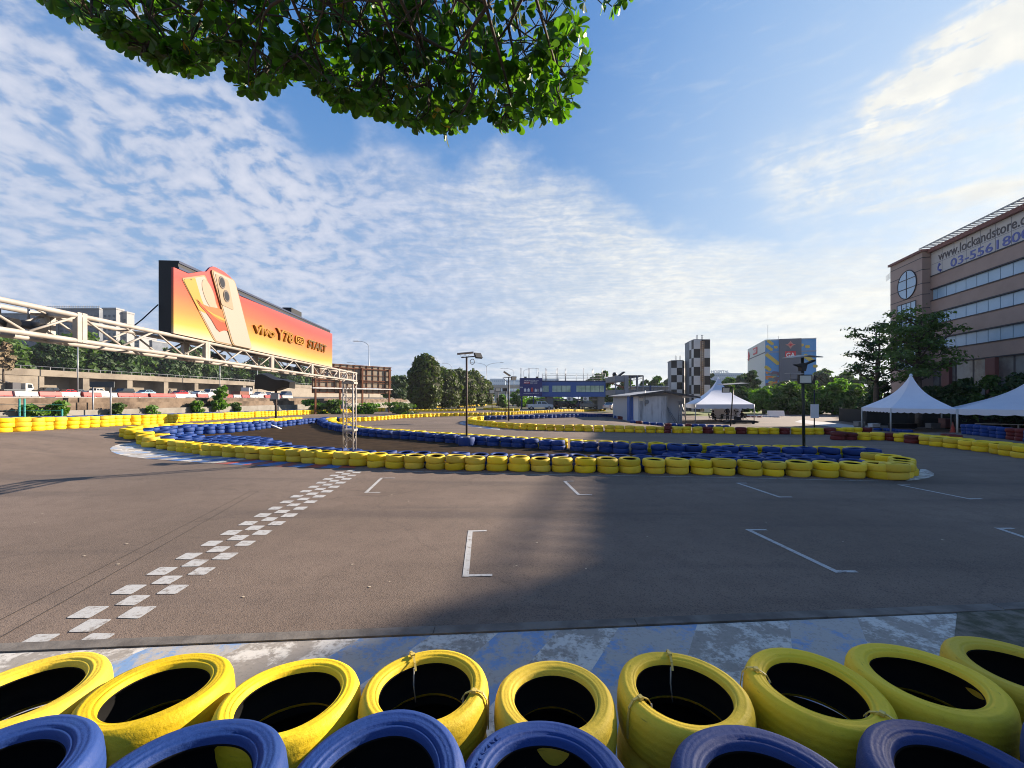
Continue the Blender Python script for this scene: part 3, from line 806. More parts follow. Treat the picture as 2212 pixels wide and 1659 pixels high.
setting('right_island_kerb', drape(resample(ko3, 8), resample(ki3, 8), .008, rows=2, mi=lambda i: 0), [m_pwhite])
# thin white edge line in front of the near island
em = MB(); ep = [GP(px, py + 4.5) for px, py in f_px[9:18]]
for p, q in zip(ep, ep[1:]): bar(em, p, q, .035, .006)
setting('edge_line', em, m_pline)
setting('island_pavement', drape(resample(path_pts([(1050, 922), (1215, 931), (1429, 935)]), 12), resample(path_pts([(1050, 907), (1200, 903), (1331, 901)]), 12), .005, rows=4), mat('old pavement', (.115, .080, .062), .9, noise=(.5, .8, (.07, .055, .046)), bump=(12, .4)))
setting('grass_verge', drape(resample([GP(1480, 897), GP(1640, 906.5), GP(1700, 893)], 8), resample([GP(1480, 885), GP(1640, 890), GP(1760, 884)], 8), .010, rows=6), mat('sunlit grass', (.07, .105, .012), .95, noise=(2.5, .8, (.15, .15, .035)), bump=(30, .8)))
setting('side_path', drape(resample([GP(1500, 912), GP(1640, 921), GP(1830, 920)], 8), resample([GP(1500, 900), GP(1640, 895), GP(1780, 893)], 8), .014, rows=6), mat('pale paving', (.17, .135, .115), .9, noise=(.4, .7, (.12, .10, .088)), bump=(12, .3)))
setting('white_slab', drape(resample([GP(1716, 912), GP(1790, 922), GP(1870, 928)], 8), resample([GP(1730, 907), GP(1800, 914), GP(1880, 923)], 8), .02, rows=3), mat('pale slab', (.33, .34, .36), .8, noise=(1.5, .5, (.3, .3, .3))))

# ------------------------------------------------------------------ gantry over the start line
random.seed(5)
m_truss = mat('worn white truss paint', (.36, .33, .30), .5, noise=(6, .5, (.24, .195, .16)), bump=(30, .15))
m_dark = mat('black sheet metal', (.010, .011, .014), .5)
m_grey = mat('grey metal', (.22, .23, .25), .45, .3)
m_black = mat('black powder coat', (.015, .015, .017), .5)
TD = Vector((-.078, 1, 0)).normalized(); TN = Vector((1, .078, 0)).normalized(); T0 = Vector((-4.30, 0, 0)); UP = Vector((0, 0, 1))
def tp_(y, off, z): return T0 + Vector((-.078 * y, y, 0)) + TN * off + UP * z
gantry = thing('truss_gantry', 'pale lattice truss gantry spanning the start line, standing on one lattice column', 'gantry', (-5.42, 14.4, 0))
ZT, ZB, DEP = 3.03, 2.71, .32
Y0, Y1 = .6, 14.55
for off in (0, -DEP):
    for z in (ZT - .025, ZB + .025):
        mb = MB(); mb.tube([tp_(Y0 + (Y1 - Y0) * i / 8, off - .02, z - .012 * sin(pi * i / 8)) for i in range(9)], .027, 12); part('chord', mb, m_truss, gantry)
secs = [.6, 2.35, 4.48, 6.55, 8.6, 10.65, 12.7, 14.45]
for a, b in zip(secs, secs[1:]):
    mb = MB(); n = 4 if b - a < 1.9 else 4
    for off in (-.02, -DEP - .02):
        for i in range(n):
            t0 = a + (b - a) * (i + .04) / n; t1 = a + (b - a) * (i + .96) / n
            p, q = (ZB + .04, ZT - .04) if i % 2 else (ZT - .04, ZB + .04)
            mb.tube([tp_(t0, off, p), tp_(t1, off, q)], .0125, 7)
    for z in (ZT - .025, ZB + .025):
        for i in range(n):
            t0 = a + (b - a) * i / n; t1 = a + (b - a) * (i + 1) / n
            mb.tube([tp_(t0, -.02 if i % 2 else -DEP - .02, z), tp_(t1, -DEP - .02 if i % 2 else -.02, z)], .011, 6)
    part('lattice', mb, m_truss, gantry)
for y in secs[1:]:
    mb = MB()
    for off in (-.02, -DEP - .02):
        mb.obox(tp_(y - .055, off - .026, ZB), TD * .052, TN * .052, UP * (ZT - ZB)); mb.obox(tp_(y + .003, off - .026, ZB), TD * .052, TN * .052, UP * (ZT - ZB))
    for z in (ZB - .001, ZT - .049):
        mb.obox(tp_(y - .05, -DEP + .012, z), TD * .10, TN * (DEP - .064), UP * .05)
    part('end_frame', mb, m_truss, gantry)
cb = tp_(14.25, -.02, 0)
cl = [(14.12, .0), (14.12, -DEP), (14.45, .0), (14.45, -DEP)]
for y, off in cl:
    mb = MB(); mb.tube([tp_(y, off - .02, .0), tp_(y, off - .02, ZT)], .026, 10); part('column_leg', mb, m_truss, gantry)
mb = MB(); nz = 9
for i in range(nz):
    z0, z1 = .25 + i * .29, .25 + (i + 1) * .29
    for (ya, oa), (yb, ob) in ((cl[0], cl[1]), (cl[1], cl[3]), (cl[3], cl[2]), (cl[2], cl[0])):
        if i % 2: ya, oa, yb, ob = yb, ob, ya, oa
        mb.tube([tp_(ya, oa - .02, z0), tp_(yb, ob - .02, z1)], .010, 6)
part('lattice', mb, m_truss, gantry)
for z in (1.0, 2.62):
    mb = MB(); mb.obox(tp_(14.07, -DEP - .05, z), TD * .44, TN * (DEP + .08), UP * .07); part('end_frame', mb, m_truss, gantry)
bt = bpy.data.objects.new('tyre', tyre_mb(.44, .36, 48, 77).mesh('tyre', [m_ty['blue'], m_inside])); bt.location = (*(tp_(14.28, -.18, 0)).xy, 0)
props(link(bt), 'large blue tyre round the foot of the lattice column', 'tyre')

# ---- small lights clipped inside the truss
for y in (3.9, 4.15, 7.1, 9.7, 10.2):
    c = tp_(y, -.2, ZB + .14); o = thing('spotlight', 'small dark spotlight clamped inside the white truss', 'spotlight', c, 'spotlights inside the truss')
    mb = MB(); mb.tube([c + Vector((-.07, 0, 0)), c + Vector((.03, .02, -.02)), c + Vector((.1, .03, -.05))], [.04, .05, .065], 10); part('housing', mb, m_black, o)
    mb = MB(); mb.tube([c + UP * .05, c + UP * .17], .01, 6); part('clamp', mb, m_grey, o)

# ---- the advertisement box on the gantry
ad = thing('billboard', 'long black billboard box on the truss with an orange phone poster', 'billboard', tp_(9, -.2, ZT))
BY0, BY1 = 5.96, 12.0
mb = MB(); mb.obox(tp_(BY0, -.30, 3.0), TD * (BY1 - BY0) * 1.003, TN * .265, UP * 1.09); part('housing', mb, m_dark, ad)
mb = MB()
for z in (4.055, 3.97): mb.obox(tp_(BY0, -.034, z), TD * (BY1 - BY0) * 1.003, TN * .012, UP * .035)
part('top_trim', mb, mat('blue black trim', (.035, .045, .085), .35), ad)
mb = MB(); mb.obox(tp_(9.6, -.26, 4.09), TD * .55, TN * .2, UP * .13); part('roof_box', mb, m_dark, ad)
mb = MB(); mb.tube([tp_(5.95, -.3, 3.45), tp_(5.75, -.36, 3.2), tp_(5.5, -.35, 3.0)], .008, 6); part('cable', mb, m_black, ad)
# poster print: orange to yellow to pale
def pq(r, g, b_): c = srgb(r, g, b_); return (c[0] * .43, c[1] * .43, c[2] * .45)
def poster_mat():
    m = bpy.data.materials.new('orange poster print'); m.use_nodes = True
    t = NT(m.node_tree); b = t.n['Principled BSDF']
    x, y, z = t.sep(t.node('ShaderNodeTexCoord').outputs['Object'])
    zz = t.add(z, t.mul(t.m('SINE', t.mul(y, 1.1)), .035))
    f = t.div(zz, .95)                                # object origin is the truss top
    c = t.ramp(f, [(0.0, pq(253, 226, 190)), (.08, pq(255, 222, 140)), (.16, pq(255, 206, 84)), (.34, pq(255, 164, 74)), (.60, pq(252, 118, 72)), (.85, pq(246, 88, 74)), (1.0, pq(248, 100, 92))])
    t.put(b.inputs['Base Color'], c); b.inputs['Roughness'].default_value = .35
    return m
m_poster = poster_mat()
PW = 12.0 - 5.78
def pt(u, v, d=.0): return tp_(5.78 + u, .0 + d, ZT + v)     # u along the poster, v up
out_ = [(0, -.01), (PW, -.01), (PW, .96), (1.59, .905)]
bump_ = [(1.545, .95), (1.49, 1.04), (1.42, 1.115), (1.30, 1.17), (1.12, 1.20), (.94, 1.205), (.86, 1.195), (.78, 1.15), (.70, 1.065), (.56, 1.02), (.30, .91), (0, .91)]
mb = MB(); mb.prism([pt(u, v) for u, v in out_ + bump_], TN * .028); part('poster', mb, m_poster, ad)
def plate(name, pts, d0, th, m, lab=None):
    mb = MB(); mb.prism([pt(u, v, d0) for u, v in pts], TN * th); return part(name, mb, m, ad, lab)
def rrect(u0, v0, u1, v1, du, r=.05, n=4):
    """rounded slanted panel: bottom (u0,v0)-(u1,v0) leaning by du towards the top"""
    pts = []
    for (cu, cv, a0) in ((u1 - r, v0 + r, -90), (u1 - r, v1 - r, 0), (u0 + r, v1 - r, 90), (u0 + r, v0 + r, 180)):
        for k in range(n + 1):
            a = radians(a0 + 90 * k / n); pts.append((cu + r * cos(a), cv + r * sin(a)))
    return [(u + du * (v - v0) / (v1 - v0), v) for u, v in pts]
def quadr(q, r=.1, n=4):
    """rounded corners for a free quadrilateral of poster points"""
    out = []
    for i in range(4):
        p, c_, s_ = Vector(q[i - 1]), Vector(q[i]), Vector(q[(i + 1) % 4]); a, b = c_ + (p - c_) * r, c_ + (s_ - c_) * r
        for k in range(n + 1):
            t = k / n; v = a * (1 - t) ** 2 + c_ * 2 * t * (1 - t) + b * t * t; out.append((v.x, v.y))
    return out
PB = .31
def pmat(name, r, g, b_, rough=.5): c = srgb(r, g, b_); return mat(name, (c[0] * PB, c[1] * PB, c[2] * PB), rough)
m_gold = pmat('phone gold', 236, 196, 140); m_cream = pmat('phone cream', 250, 228, 214); m_cream2 = pmat('phone back cream', 252, 228, 208); m_glass = mat('lens glass', (.02, .02, .025), .3); m_silk = pmat('orange silk print', 248, 96, 40); m_silk2 = pmat('pale orange silk print', 254, 150, 66); m_yel = pmat('yellow print', 255, 206, 70); m_moon = pmat('pale moon print', 240, 216, 184)
P1 = [(.885, .0), (1.36, .0), (.655, 1.00), (.145, .80)]
plate('phone_picture', quadr(P1, .06), .029, .006, m_gold)
plate('phone_screen', quadr([(.915, .01), (1.35, .01), (.64, .975), (.175, .79)], .06), .0355, .003, m_cream)
plate('screen_design', [(.185, .775), (.20, .80), (.42, .885), (.55, .62), (.70, .40), (.50, .42)], .039, .002, m_yel)
plate('moon_design', [(.735 + .165 * cos(a), .715 + .17 * sin(a) - .12 * cos(a)) for a in [i * pi / 14 for i in range(28)]], .0415, .002, m_moon)
plate('silk_design', [(.42, .575), (.50, .52), (.62, .50), (.80, .50), (1.02, .535), (1.08, .49), (1.16, .30), (1.24, .225), (1.12, .215), (1.0, .17), (.92, .205), (.80, .32), (.66, .42), (.52, .49)], .044, .002, m_silk)
plate('silk_design', [(.45, .575), (.56, .53), (.72, .52), (.92, .545), (1.05, .545), (1.10, .44), (1.14, .34), (1.00, .34), (.84, .38), (.68, .45), (.54, .51)], .0465, .002, m_silk2)
plate('silk_design', [(.62, .475), (.84, .43), (1.0, .42), (1.12, .40), (1.13, .37), (1.0, .375), (.84, .40), (.70, .44)], .049, .002, m_yel)
plate('phone_picture', quadr([(1.33, .0), (1.96, .0), (1.41, 1.13), (.765, 1.125)], .09), .029, .022, m_gold)
plate('phone_back', quadr([(1.365, .005), (1.945, .005), (1.395, 1.115), (.80, 1.11)], .085), .0515, .004, m_cream2)
plate('camera_plate', quadr([(1.02, .62), (1.36, .60), (1.20, 1.07), (.86, 1.085)], .10), .056, .006, pmat('camera plate', 236, 204, 168))
for cu, cv in ((1.025, .985), (1.145, .79)):
    plate('camera_lens', [(cu + .082 * cos(a) - .01 * sin(a), cv + .098 * sin(a)) for a in [i * pi / 10 for i in range(20)]], .0625, .008, mat('lens ring', (.11, .09, .08), .4))
    plate('camera_lens', [(cu + .060 * cos(a) - .01 * sin(a), cv + .072 * sin(a)) for a in [i * pi / 10 for i in range(20)]], .071, .002, m_glass)
plate('front_camera', [(.33 + .010 * cos(a), .835 + .012 * sin(a)) for a in [i * pi / 6 for i in range(12)]], .041, .002, m_glass)
m_let = pmat('golden letter rim', 255, 188, 40, .4); m_letd = mat('dark brown letter face', (.05, .022, .008), .6)
def sgn(s, u, v, w, h, dark=.02, rim=.035, **kw):
    a = text_fit(s, pt(u, v, .029), TD, UP, w, h, .035, bold=rim, **kw); part('letter_rim', a, m_let, ad)
    x = text_fit(s, pt(u + .01, v + .012, .029), TD, UP, w - .02, h - .024, .038, bold=dark, **kw); part('lettering', x, m_letd if dark > 0 else (MATS.get('amber letter face') or pmat('amber letter face', 200, 110, 10)), ad)
sgn('vivo', 2.02, .325, .80, .19, -.018); sgn('Y78', 2.88, .325, .78, .24, -.018)
ou = rrect(3.78, .365, 4.24, .55, 0, .07); inn = rrect(3.825, .388, 4.195, .527, 0, .05)
mb = MB(); n = len(ou)
for i in range(n):
    j = (i + 1) % n; a, b, c, d = pt(*ou[i], .03), pt(*ou[j], .03), pt(*inn[j], .03), pt(*inn[i], .03)
    mb.add([a, b, c, d, a + TN * .03, b + TN * .03, c + TN * .03, d + TN * .03], [(4, 5, 6, 7), (0, 1, 5, 4), (2, 3, 7, 6)])
part('badge_frame', mb, m_let, ad); part('lettering', text_fit('5G', pt(3.87, .41, .029), TD, UP, .28, .095, .03, bold=.03), m_let, ad)
sgn('START', 4.46, .345, 1.26, .215, .001, rim=.03, shear=.15)

# ------------------------------------------------------------------ lamp posts with solar panels
m_solar = mat('solar cell', (.03, .05, .10), .15, .2); m_white = mat('white enamel', (.72, .72, .71), .4); m_lampglass = mat('lamp glass', (.55, .55, .48), .25); m_brown = mat('rusty brown pole', (.05, .032, .024), .7, noise=(9, .6, (.10, .05, .03)))
def pole_part(root, a, b, r, m): mb = MB(); mb.tube([a, b], r, 10); return part('pole', mb, m, root)
def panel(root, c, ux, uy, m=m_solar):
    c, ux, uy = Vector(c), Vector(ux), Vector(uy); n_ = ux.cross(uy).normalized() * .03
    mb = MB(); mb.obox(c - ux / 2 - uy / 2, ux, uy, n_); o = part('solar_panel', mb, m_grey, root)
    mb = MB(); mb.obox(c - ux * .48 - uy * .48 + n_, ux * .96, uy * .96, n_ * .1); part('cells', mb, m, o); return o
def flood(root, c, face, s=.34, up=Vector((0, 0, 1))):
    c, face = Vector(c), Vector(face).normalized(); u = face.cross(up).normalized(); v = u.cross(face)
    mb = MB(); mb.obox(c - u * s / 2 - v * s * .36, u * s, v * s * .72, face * -.09); o = part('floodlight', mb, m_black, root)
    mb = MB(); mb.obox(c - u * s * .42 - v * s * .28, u * s * .84, v * s * .56, face * .006); part('lamp_glass', mb, m_lampglass, o); return o
# centre lamp in the blue tread tyre
c = GP(1008, 963) ; c.z = 0; zt = PZ(771, c.y)
lamp = thing('lamp_post', 'dark lamp post with square floodlight and flat solar panel, standing in a blue tyre', 'lamp post', c)
pole_part(lamp, c, (c.x, c.y, zt), .045, m_brown)
mb = MB(); mb.obox((c.x - .24, c.y - .025, zt - .05), (.60, 0, .05), (0, .05, 0), (0, 0, .045)); part('cross_arm', mb, m_black, lamp)
panel(lamp, (c.x - .06, c.y, zt + .15), (.74, -.06, .06), (-.05, .45, -.01), mat('pale panel back', (.4, .42, .45), .3))
mb = MB()
for dx in (-.34, -.02): mb.tube([(c.x - .22, c.y, zt - .02), (c.x + dx, c.y, zt + .13)], .007, 6); mb.tube([(c.x + .04, c.y, zt), (c.x + dx + .2, c.y, zt + .15)], .007, 6)
part('bracket', mb, m_grey, lamp)
o = flood(lamp, (c.x + .50, c.y - .06, zt + .02), (-.5, .55, -.5), .36)
mb = MB(); q = Vector((c.x + .26, c.y - .03, zt - .06))
for k in range(3): mb.tube([q + Vector(((.085 + .01 * k) * sin(a), .01 * k, -.16 + (.11 + .008 * k) * cos(a))) for a in [i * pi / 10 for i in range(21)]], .0045, 5)
part('cable', mb, m_black, lamp)
bt = bpy.data.objects.new('tyre', tyre_mb(.37, .40, 48, 78).mesh('tyre', [m_ty['blue'], m_inside])); bt.location = (c.x, c.y, 0); props(link(bt), 'tall treaded blue tyre holding the centre lamp post', 'tyre')
cap = MB(); cap.lathe([(.0, .33), (.16, .33), (.14, .43), (0, .43)], 20, c=(c.x, c.y, 0)); part('concrete_foot', cap, m_conc, lamp)
# far lamp with tilted panel
c = GP(1099, 910); zt = PZ(815, c.y)
lamp = thing('lamp_post', 'twin lamp post with steep solar panel on the second island', 'lamp post', c)
pole_part(lamp, c, (c.x, c.y, zt), .06, m_black)
mb = MB(); mb.box((c.x - .05, c.y, zt), (.9, .08, .07)); part('cross_arm', mb, m_black, lamp)
panel(lamp, (c.x - .18, c.y, zt + .32), (.62, 0, -.42), (-.15, .6, -.05)); flood(lamp, (c.x + .48, c.y - .1, zt - .12), (.4, -1, -.4), .52)
panel(lamp, (c.x - .30, c.y, zt - .32), (.5, 0, -.45), (-.15, .5, .12), m_lampglass)
c2 = GP(1093, 907); o = thing('lamp_post', 'slim black pole beside the twin lamp post', 'lamp post', c2); pole_part(o, c2, (c2.x, c2.y, PZ(842, c2.y)), .05, m_black)
mb = MB(); mb.box((c2.x - .1, c2.y, PZ(842, c2.y)), (.5, .15, .3)); part('floodlight', mb, m_black, o)
# right lamp on the near island
c = GP(1737, 986); zt = PZ(790, c.y)
lamp = thing('lamp_post', 'green-black lamp post with winged solar panels at the right end of the near island', 'lamp post', c)
m_gpole = mat('dark green pole', (.018, .024, .02), .6)
pole_part(lamp, c, (c.x - .06, c.y, zt + .3), .05, m_gpole)
mb = MB(); mb.prism([(c.x - .36, c.y - .1, zt + .05), (c.x + .36, c.y - .1, zt + .16), (c.x + .34, c.y - .1, zt + .22), (c.x + .06, c.y - .1, zt + .04), (c.x + .0, c.y - .1, zt - .2), (c.x - .14, c.y - .1, zt - .2), (c.x - .16, c.y - .1, zt - .05)], (0, .2, 0)); part('panel_bracket', mb, m_black, lamp)
panel(lamp, (c.x - .30, c.y, zt + .31), (.64, .05, .10), (-.05, .5, .05), mat('panel underside', (.20, .20, .20), .5)); panel(lamp, (c.x + .25, c.y, zt + .33), (.50, .05, -.05), (-.05, .5, .05), MATS['panel underside'])
panel(lamp, (c.x - .44, c.y - .1, zt - .31), (.50, 0, -.01), (.05, .36, .02), m_white)
mb = MB(); mb.tube([(c.x - .50, c.y, zt - .33), (c.x - .48, c.y, zt - .50), (c.x - .2, c.y, zt - .50)], .02, 6); part('bracket', mb, m_grey, lamp)
flood(lamp, (c.x - .06, c.y - .16, zt - .50), (-.1, -1, 0), .46); flood(lamp, (c.x + .36, c.y - .05, zt - .52), (.75, -.4, -.2), .40)
# lamp by the hut tent
c = GP(1578, 921); zt = PZ(838, c.y)
lamp = thing('lamp_post', 'thin black lamp post in front of the white tent by the hut', 'lamp post', c); pole_part(lamp, c, (c.x + .25, c.y, zt), .055, m_black)
mb = MB(); mb.box((c.x + .2, c.y, zt), (1.9, .1, .1)); part('cross_arm', mb, m_black, lamp); panel(lamp, (c.x + .25, c.y, zt + .38), (2.3, 0, .15), (-.1, 1.2, .1), MATS['panel underside']); flood(lamp, (c.x - .5, c.y - .15, zt - .2), (-.2, -1, -.2), .7)
c = GP(1759, 924)
lamp = thing('lamp_post', 'black post carrying a white panel, left of the peaked tents', 'lamp post', c); pole_part(lamp, c, (c.x, c.y, PZ(842, c.y)), .05, m_black)
mb = MB(); mb.box((c.x - .02, c.y - .07, PZ(888, c.y)), (.72, .05, 1.25)); part('white_panel', mb, m_white, lamp)
for px, pb, ptop, lab in ((1063, 888, 846, 'short black lamp post before the clipped trees'), (1076, 886, 842, 'short lamp post with square head right of the clipped trees')):
    c = GP(px, pb); o = thing('lamp_post', lab, 'lamp post', c); pole_part(o, c, (c.x, c.y, PZ(ptop, c.y)), .07, m_brown); flood(o, (c.x, c.y - .1, PZ(ptop, c.y)), (-.1, -1, -.1), 1.0)
# covered speaker bank on its pole in the infield
c = GP(596, 912); zc_ = PZ(829, c.y); wdt = 74 / F * c.y
o = thing('covered_light_bank', 'black tarpaulin covered light bank on a rusty pole in the infield', 'light bank', c)
pole_part(o, c, (c.x, c.y, zc_ - .3), .085, m_brown)
mb = MB(); cxx = c.x
sect = []
for i in range(11):
    t = i / 10; x = cxx + wdt * (t - .5); zz = zc_ + .10 * sin(t * 9) - .35 * (t - .5); h = .50 + .18 * sin(t * 4 + .6)
    sect.append([(x - .25 * wdt * .2 * (k in (2, 3)), c.y + dy, zz + dz * h) for k, (dy, dz) in enumerate(((-.45, .75), (.35, .95), (.5, -.75), (-.35, -1.0 + .35 * t)))])
for a, b in zip(sect, sect[1:]):
    for k in range(4): mb.quad(a[k], a[(k + 1) % 4], b[(k + 1) % 4], b[k])
mb.poly(sect[0]); mb.poly(sect[-1][::-1]); part('tarpaulin', mb, mat('black tarpaulin', (.008, .008, .009), .55, bump=(3, 1.0)), o)
mb = MB(); mb.box((c.x, c.y - .12, zc_ - .95), (.6, .2, .5)); part('control_box', mb, m_grey, o)
pl = MB(); a, b = GP(560, 908.5, .45), GP(608, 927); pl.tube([a, b], .05, 6); solo('fallen_pipe', pl, m_white, 'thin pale pipe leaning on the blue tyres of the infield', 'pipe', b)

# ------------------------------------------------------------------ left side: wall, highway, cars, retaining wall, woods, flats
random.seed(21)
m_bwall = mat('stained brown wall', (.17, .125, .09), .95, noise=(.55, 1.0, (.060, .042, .030)), bump=(8, .5))
m_cwall = mat('pale concrete wall', (.30, .265, .22), .9, noise=(.6, .8, (.24, .20, .16)), bump=(10, .3))
mb = MB(); mb.obox((-30.8, 12, -.1), (0, 110, 0), (-.35, 0, 0), (0, 0, 1.95)); bw = solo('boundary_wall', mb, m_bwall, 'long stained brown wall behind the left tyre row', 'wall', (-31, 12, 0))
mb = MB(); mb.obox((-30.45, 12, -.1), (0, 110, 0), (-.30, 0, 0), (0, 0, 1.42)); part('plinth', mb, m_conc, bw)
mb = MB(); mb.obox((-31.2, 12, .2), (0, 110, 0), (-.9, 0, 0), (0, 0, 2.0)); part('upper_tier', mb, m_bwall, bw)
hw = MB()
ys = [-20 + 12 * i for i in range(45)]
for a, b in zip(ys, ys[1:]): hw.add([(-32, a, 2.2), (-140, a, 3.45), (-140, b, 3.45), (-32, b, 2.2)], [(3, 2, 1, 0)])
hw.quad((-32, -20, 2.2), (-32, 520, 2.2), (-32, 520, 0), (-32, -20, 0))
setting('highway', hw, mat('highway asphalt', (.16, .145, .13), .9))
def hz_(x): return 2.2 + (-32 - x) / 108 * 1.25
# guard rail
gr = thing('guard_rail', 'pale metal guard rail above the brown wall', 'guard rail', (-32.3, 20, 2.2))
mb = MB()
for dz in (.02, .13): mb.obox((-32.25, 16, 2.0 + dz), (0, 24.3, 0), (-.06, 0, 0), (0, 0, .085))
part('rail', mb, mat('galvanised rail', (.62, .60, .55), .45), gr)
for i in range(7):
    mb = MB(); mb.box((-32.4, 17 + i * 3.8, 2.05), (.12, .12, .45)); part('post', mb, m_grey, gr)
mb = MB(); mb.box((-32.2, 40.6, 2.10), (.1, 1.6, .34)); part('white_end_plate', mb, m_white, gr)
# red and white water-filled barriers
m_rb = mat('red barrier plastic', (.30, .012, .012), .5, noise=(2, .4, (.18, .03, .028))); m_wb = mat('white barrier plastic', (.36, .35, .34), .5, noise=(2, .5, (.22, .2, .18)))
def barrier_mesh(m):
    mb = MB(); mb.prism([(-.28, 0, 0), (.28, 0, 0), (.2, 0, .20), (.13, 0, .54), (-.13, 0, .54), (-.2, 0, .20)], (0, 1.86, 0)); mb.box((.24, .45, .07), (.1, .35, .14)); mb.box((.24, 1.4, .07), (.1, .35, .14))
    return mb.mesh('plastic_barrier', m)
bmesh_ = {'red': barrier_mesh(m_rb), 'white': barrier_mesh(m_wb)}
seq = ['white', 'red', 'white', 'red', 'white', 'red', 'white', 'red', 'red', 'red', 'red', 'white', 'white', 'red', 'white', 'white', 'red', 'white', 'red', 'white', 'white', 'red', 'white', 'red', 'white', 'white']
for i, cn in enumerate(seq):
    o = bpy.data.objects.new('plastic_barrier', bmesh_[cn]); y = 33 + i * 1.95; o.location = (-44.5 + random.gauss(0, .15), y, hz_(-44.5) - .08); o.rotation_euler = (0, 0, random.gauss(0, .02))
    props(link(o), '%s plastic road barrier, %s from the left along the highway' % (cn, ordw(i + 1)), 'road barrier', 'red and white road barriers')
# vehicles
m_tyreb = mat('vehicle tyre', (.012, .012, .012), .8); m_win = mat('vehicle glass', (.015, .02, .025), .08, spec=.8); m_hub = mat('wheel hub', (.4, .4, .42), .3, .8); m_lite = mat('vehicle lamp', (.6, .6, .55), .2); m_tail = mat('tail lamp', (.4, .01, .01), .3)
PAINT = {k: mat(k + ' car paint', v, .25, .1, spec=.6) for k, v in dict(white=(.48, .48, .47), black=(.012, .013, .016), red=(.36, .015, .02), silver=(.45, .50, .54), blue=(.22, .34, .46), grey=(.12, .13, .14), darkblue=(.02, .035, .08)).items()}
CARP = dict(car=[(-2.1, .35), (2.1, .35), (2.12, .70), (1.95, .82), (1.05, .93), (.45, 1.38), (-.85, 1.42), (-1.6, 1.0), (-2.05, .95), (-2.12, .6)],
            suv=[(-2.25, .4), (2.25, .4), (2.28, .85), (2.1, 1.02), (1.15, 1.12), (.55, 1.70), (-1.95, 1.72), (-2.2, 1.2), (-2.28, .7)],
            pickup=[(-2.6, .45), (2.5, .45), (2.55, .85), (2.4, 1.02), (1.5, 1.12), (.95, 1.66), (-.55, 1.68), (-.75, 1.08), (-2.55, 1.08), (-2.62, .7)],
            van=[(-2.3, .4), (2.2, .4), (2.25, .95), (1.7, 1.15), (1.1, 1.95), (-2.2, 1.98), (-2.3, 1.2)])
CARW = dict(car=[[(.9, .95), (.42, 1.31), (-.12, 1.33), (-.12, .95)], [(-.2, .95), (-.2, 1.33), (-.8, 1.35), (-1.4, 1.0)]], suv=[[(1.0, 1.15), (.5, 1.62), (-.15, 1.64), (-.15, 1.15)], [(-.25, 1.15), (-.25, 1.64), (-1.85, 1.65), (-2.0, 1.2)]],
            pickup=[[(1.35, 1.14), (.9, 1.58), (.25, 1.6), (.25, 1.14)], [(.15, 1.14), (.15, 1.6), (-.5, 1.61), (-.6, 1.14)]], van=[[(1.55, 1.2), (1.05, 1.85), (.2, 1.87), (.2, 1.2)], [(.1, 1.2), (.1, 1.87), (-1.0, 1.88), (-1.0, 1.2)]])
def vehicle(kind, colr, loc, rz, label, group=None, lit=False):
    """profile body in local x (forward) / z, width along y"""
    loc = Vector(loc); o = thing({'car': 'parked_car', 'suv': 'sport_utility_car', 'pickup': 'pickup_truck', 'van': 'van'}[kind], label, {'car': 'car', 'suv': 'car', 'pickup': 'pickup', 'van': 'van'}[kind], loc, group)
    o.rotation_euler = (0, 0, rz)
    def pp(name, mb, m, par=None):
        q = bpy.data.objects.new(name, mb.mesh(name, m)); link(q, par or o); return q
    hw_ = .88; P = CARP[kind]; mb = MB()
    top = max(z for x, z in P); ins = lambda z: hw_ - (.16 * max(0, (z - .95)) / (top - .95))
    n = len(P); vs = [(x, -ins(z), z) for x, z in P] + [(x, ins(z), z) for x, z in P]
    mb.add(vs, [tuple(range(n)), tuple(range(2 * n - 1, n - 1, -1))] + [(i + n, (i + 1) % n + n, (i + 1) % n, i) for i in range(n)])
    pp('body', mb, PAINT[colr])
    for s in (-1, 1):
        for wpts in CARW[kind]:
            mb = MB(); mb.poly([(x, s * (ins(z) + .006), z) for x, z in (wpts if s < 0 else wpts[::-1])]); pp('side_window', mb, m_win)
    k = [i for i in range(n) if P[i][1] == top or P[i][1] > top - .06]
    i0 = min(k); a, b = P[i0 - 1], P[i0]
    for (a, b, nm) in ((P[i0 - 1], P[i0], 'windscreen'), (P[max(k)], P[(max(k) + 1) % n], 'rear_window')):
        mb = MB(); A = Vector((a[0], 0, a[1])); B = Vector((b[0], 0, b[1])); d = B - A; nn = Vector((-d.z, 0, d.x)).normalized() * (-.008)
        A2, B2 = A + d * .08 + nn, A + d * .9 + nn; wa, wb = ins(A2.z) - .08, ins(B2.z) - .08
        mb.quad((A2.x, -wa, A2.z), (A2.x, wa, A2.z), (B2.x, wb, B2.z), (B2.x, -wb, B2.z)); pp(nm, mb, m_win)
    for x in (P[0][0] + .75, P[1][0] - .8):
        for s in (-1, 1):
            mb = MB(); mb.tube([(x, s * .70, .33), (x, s * .90, .33)], .33, 16); w_ = pp('wheel', mb, m_tyreb)
            mb = MB(); mb.tube([(x, s * .89, .33), (x, s * .91, .33)], .2, 12); pp('hub', mb, m_hub, w_)
    for s in (-1, 1):
        mb = MB(); mb.box((P[1][0] - .0, s * .62, .74), (.12, .34, .14)); pp('headlight', mb, m_lite); mb = MB(); mb.box((P[0][0] + .02, s * .66, .8), (.12, .28, .16)); pp('tail_light', mb, m_tail)
    return o
HR = radians(94.4)
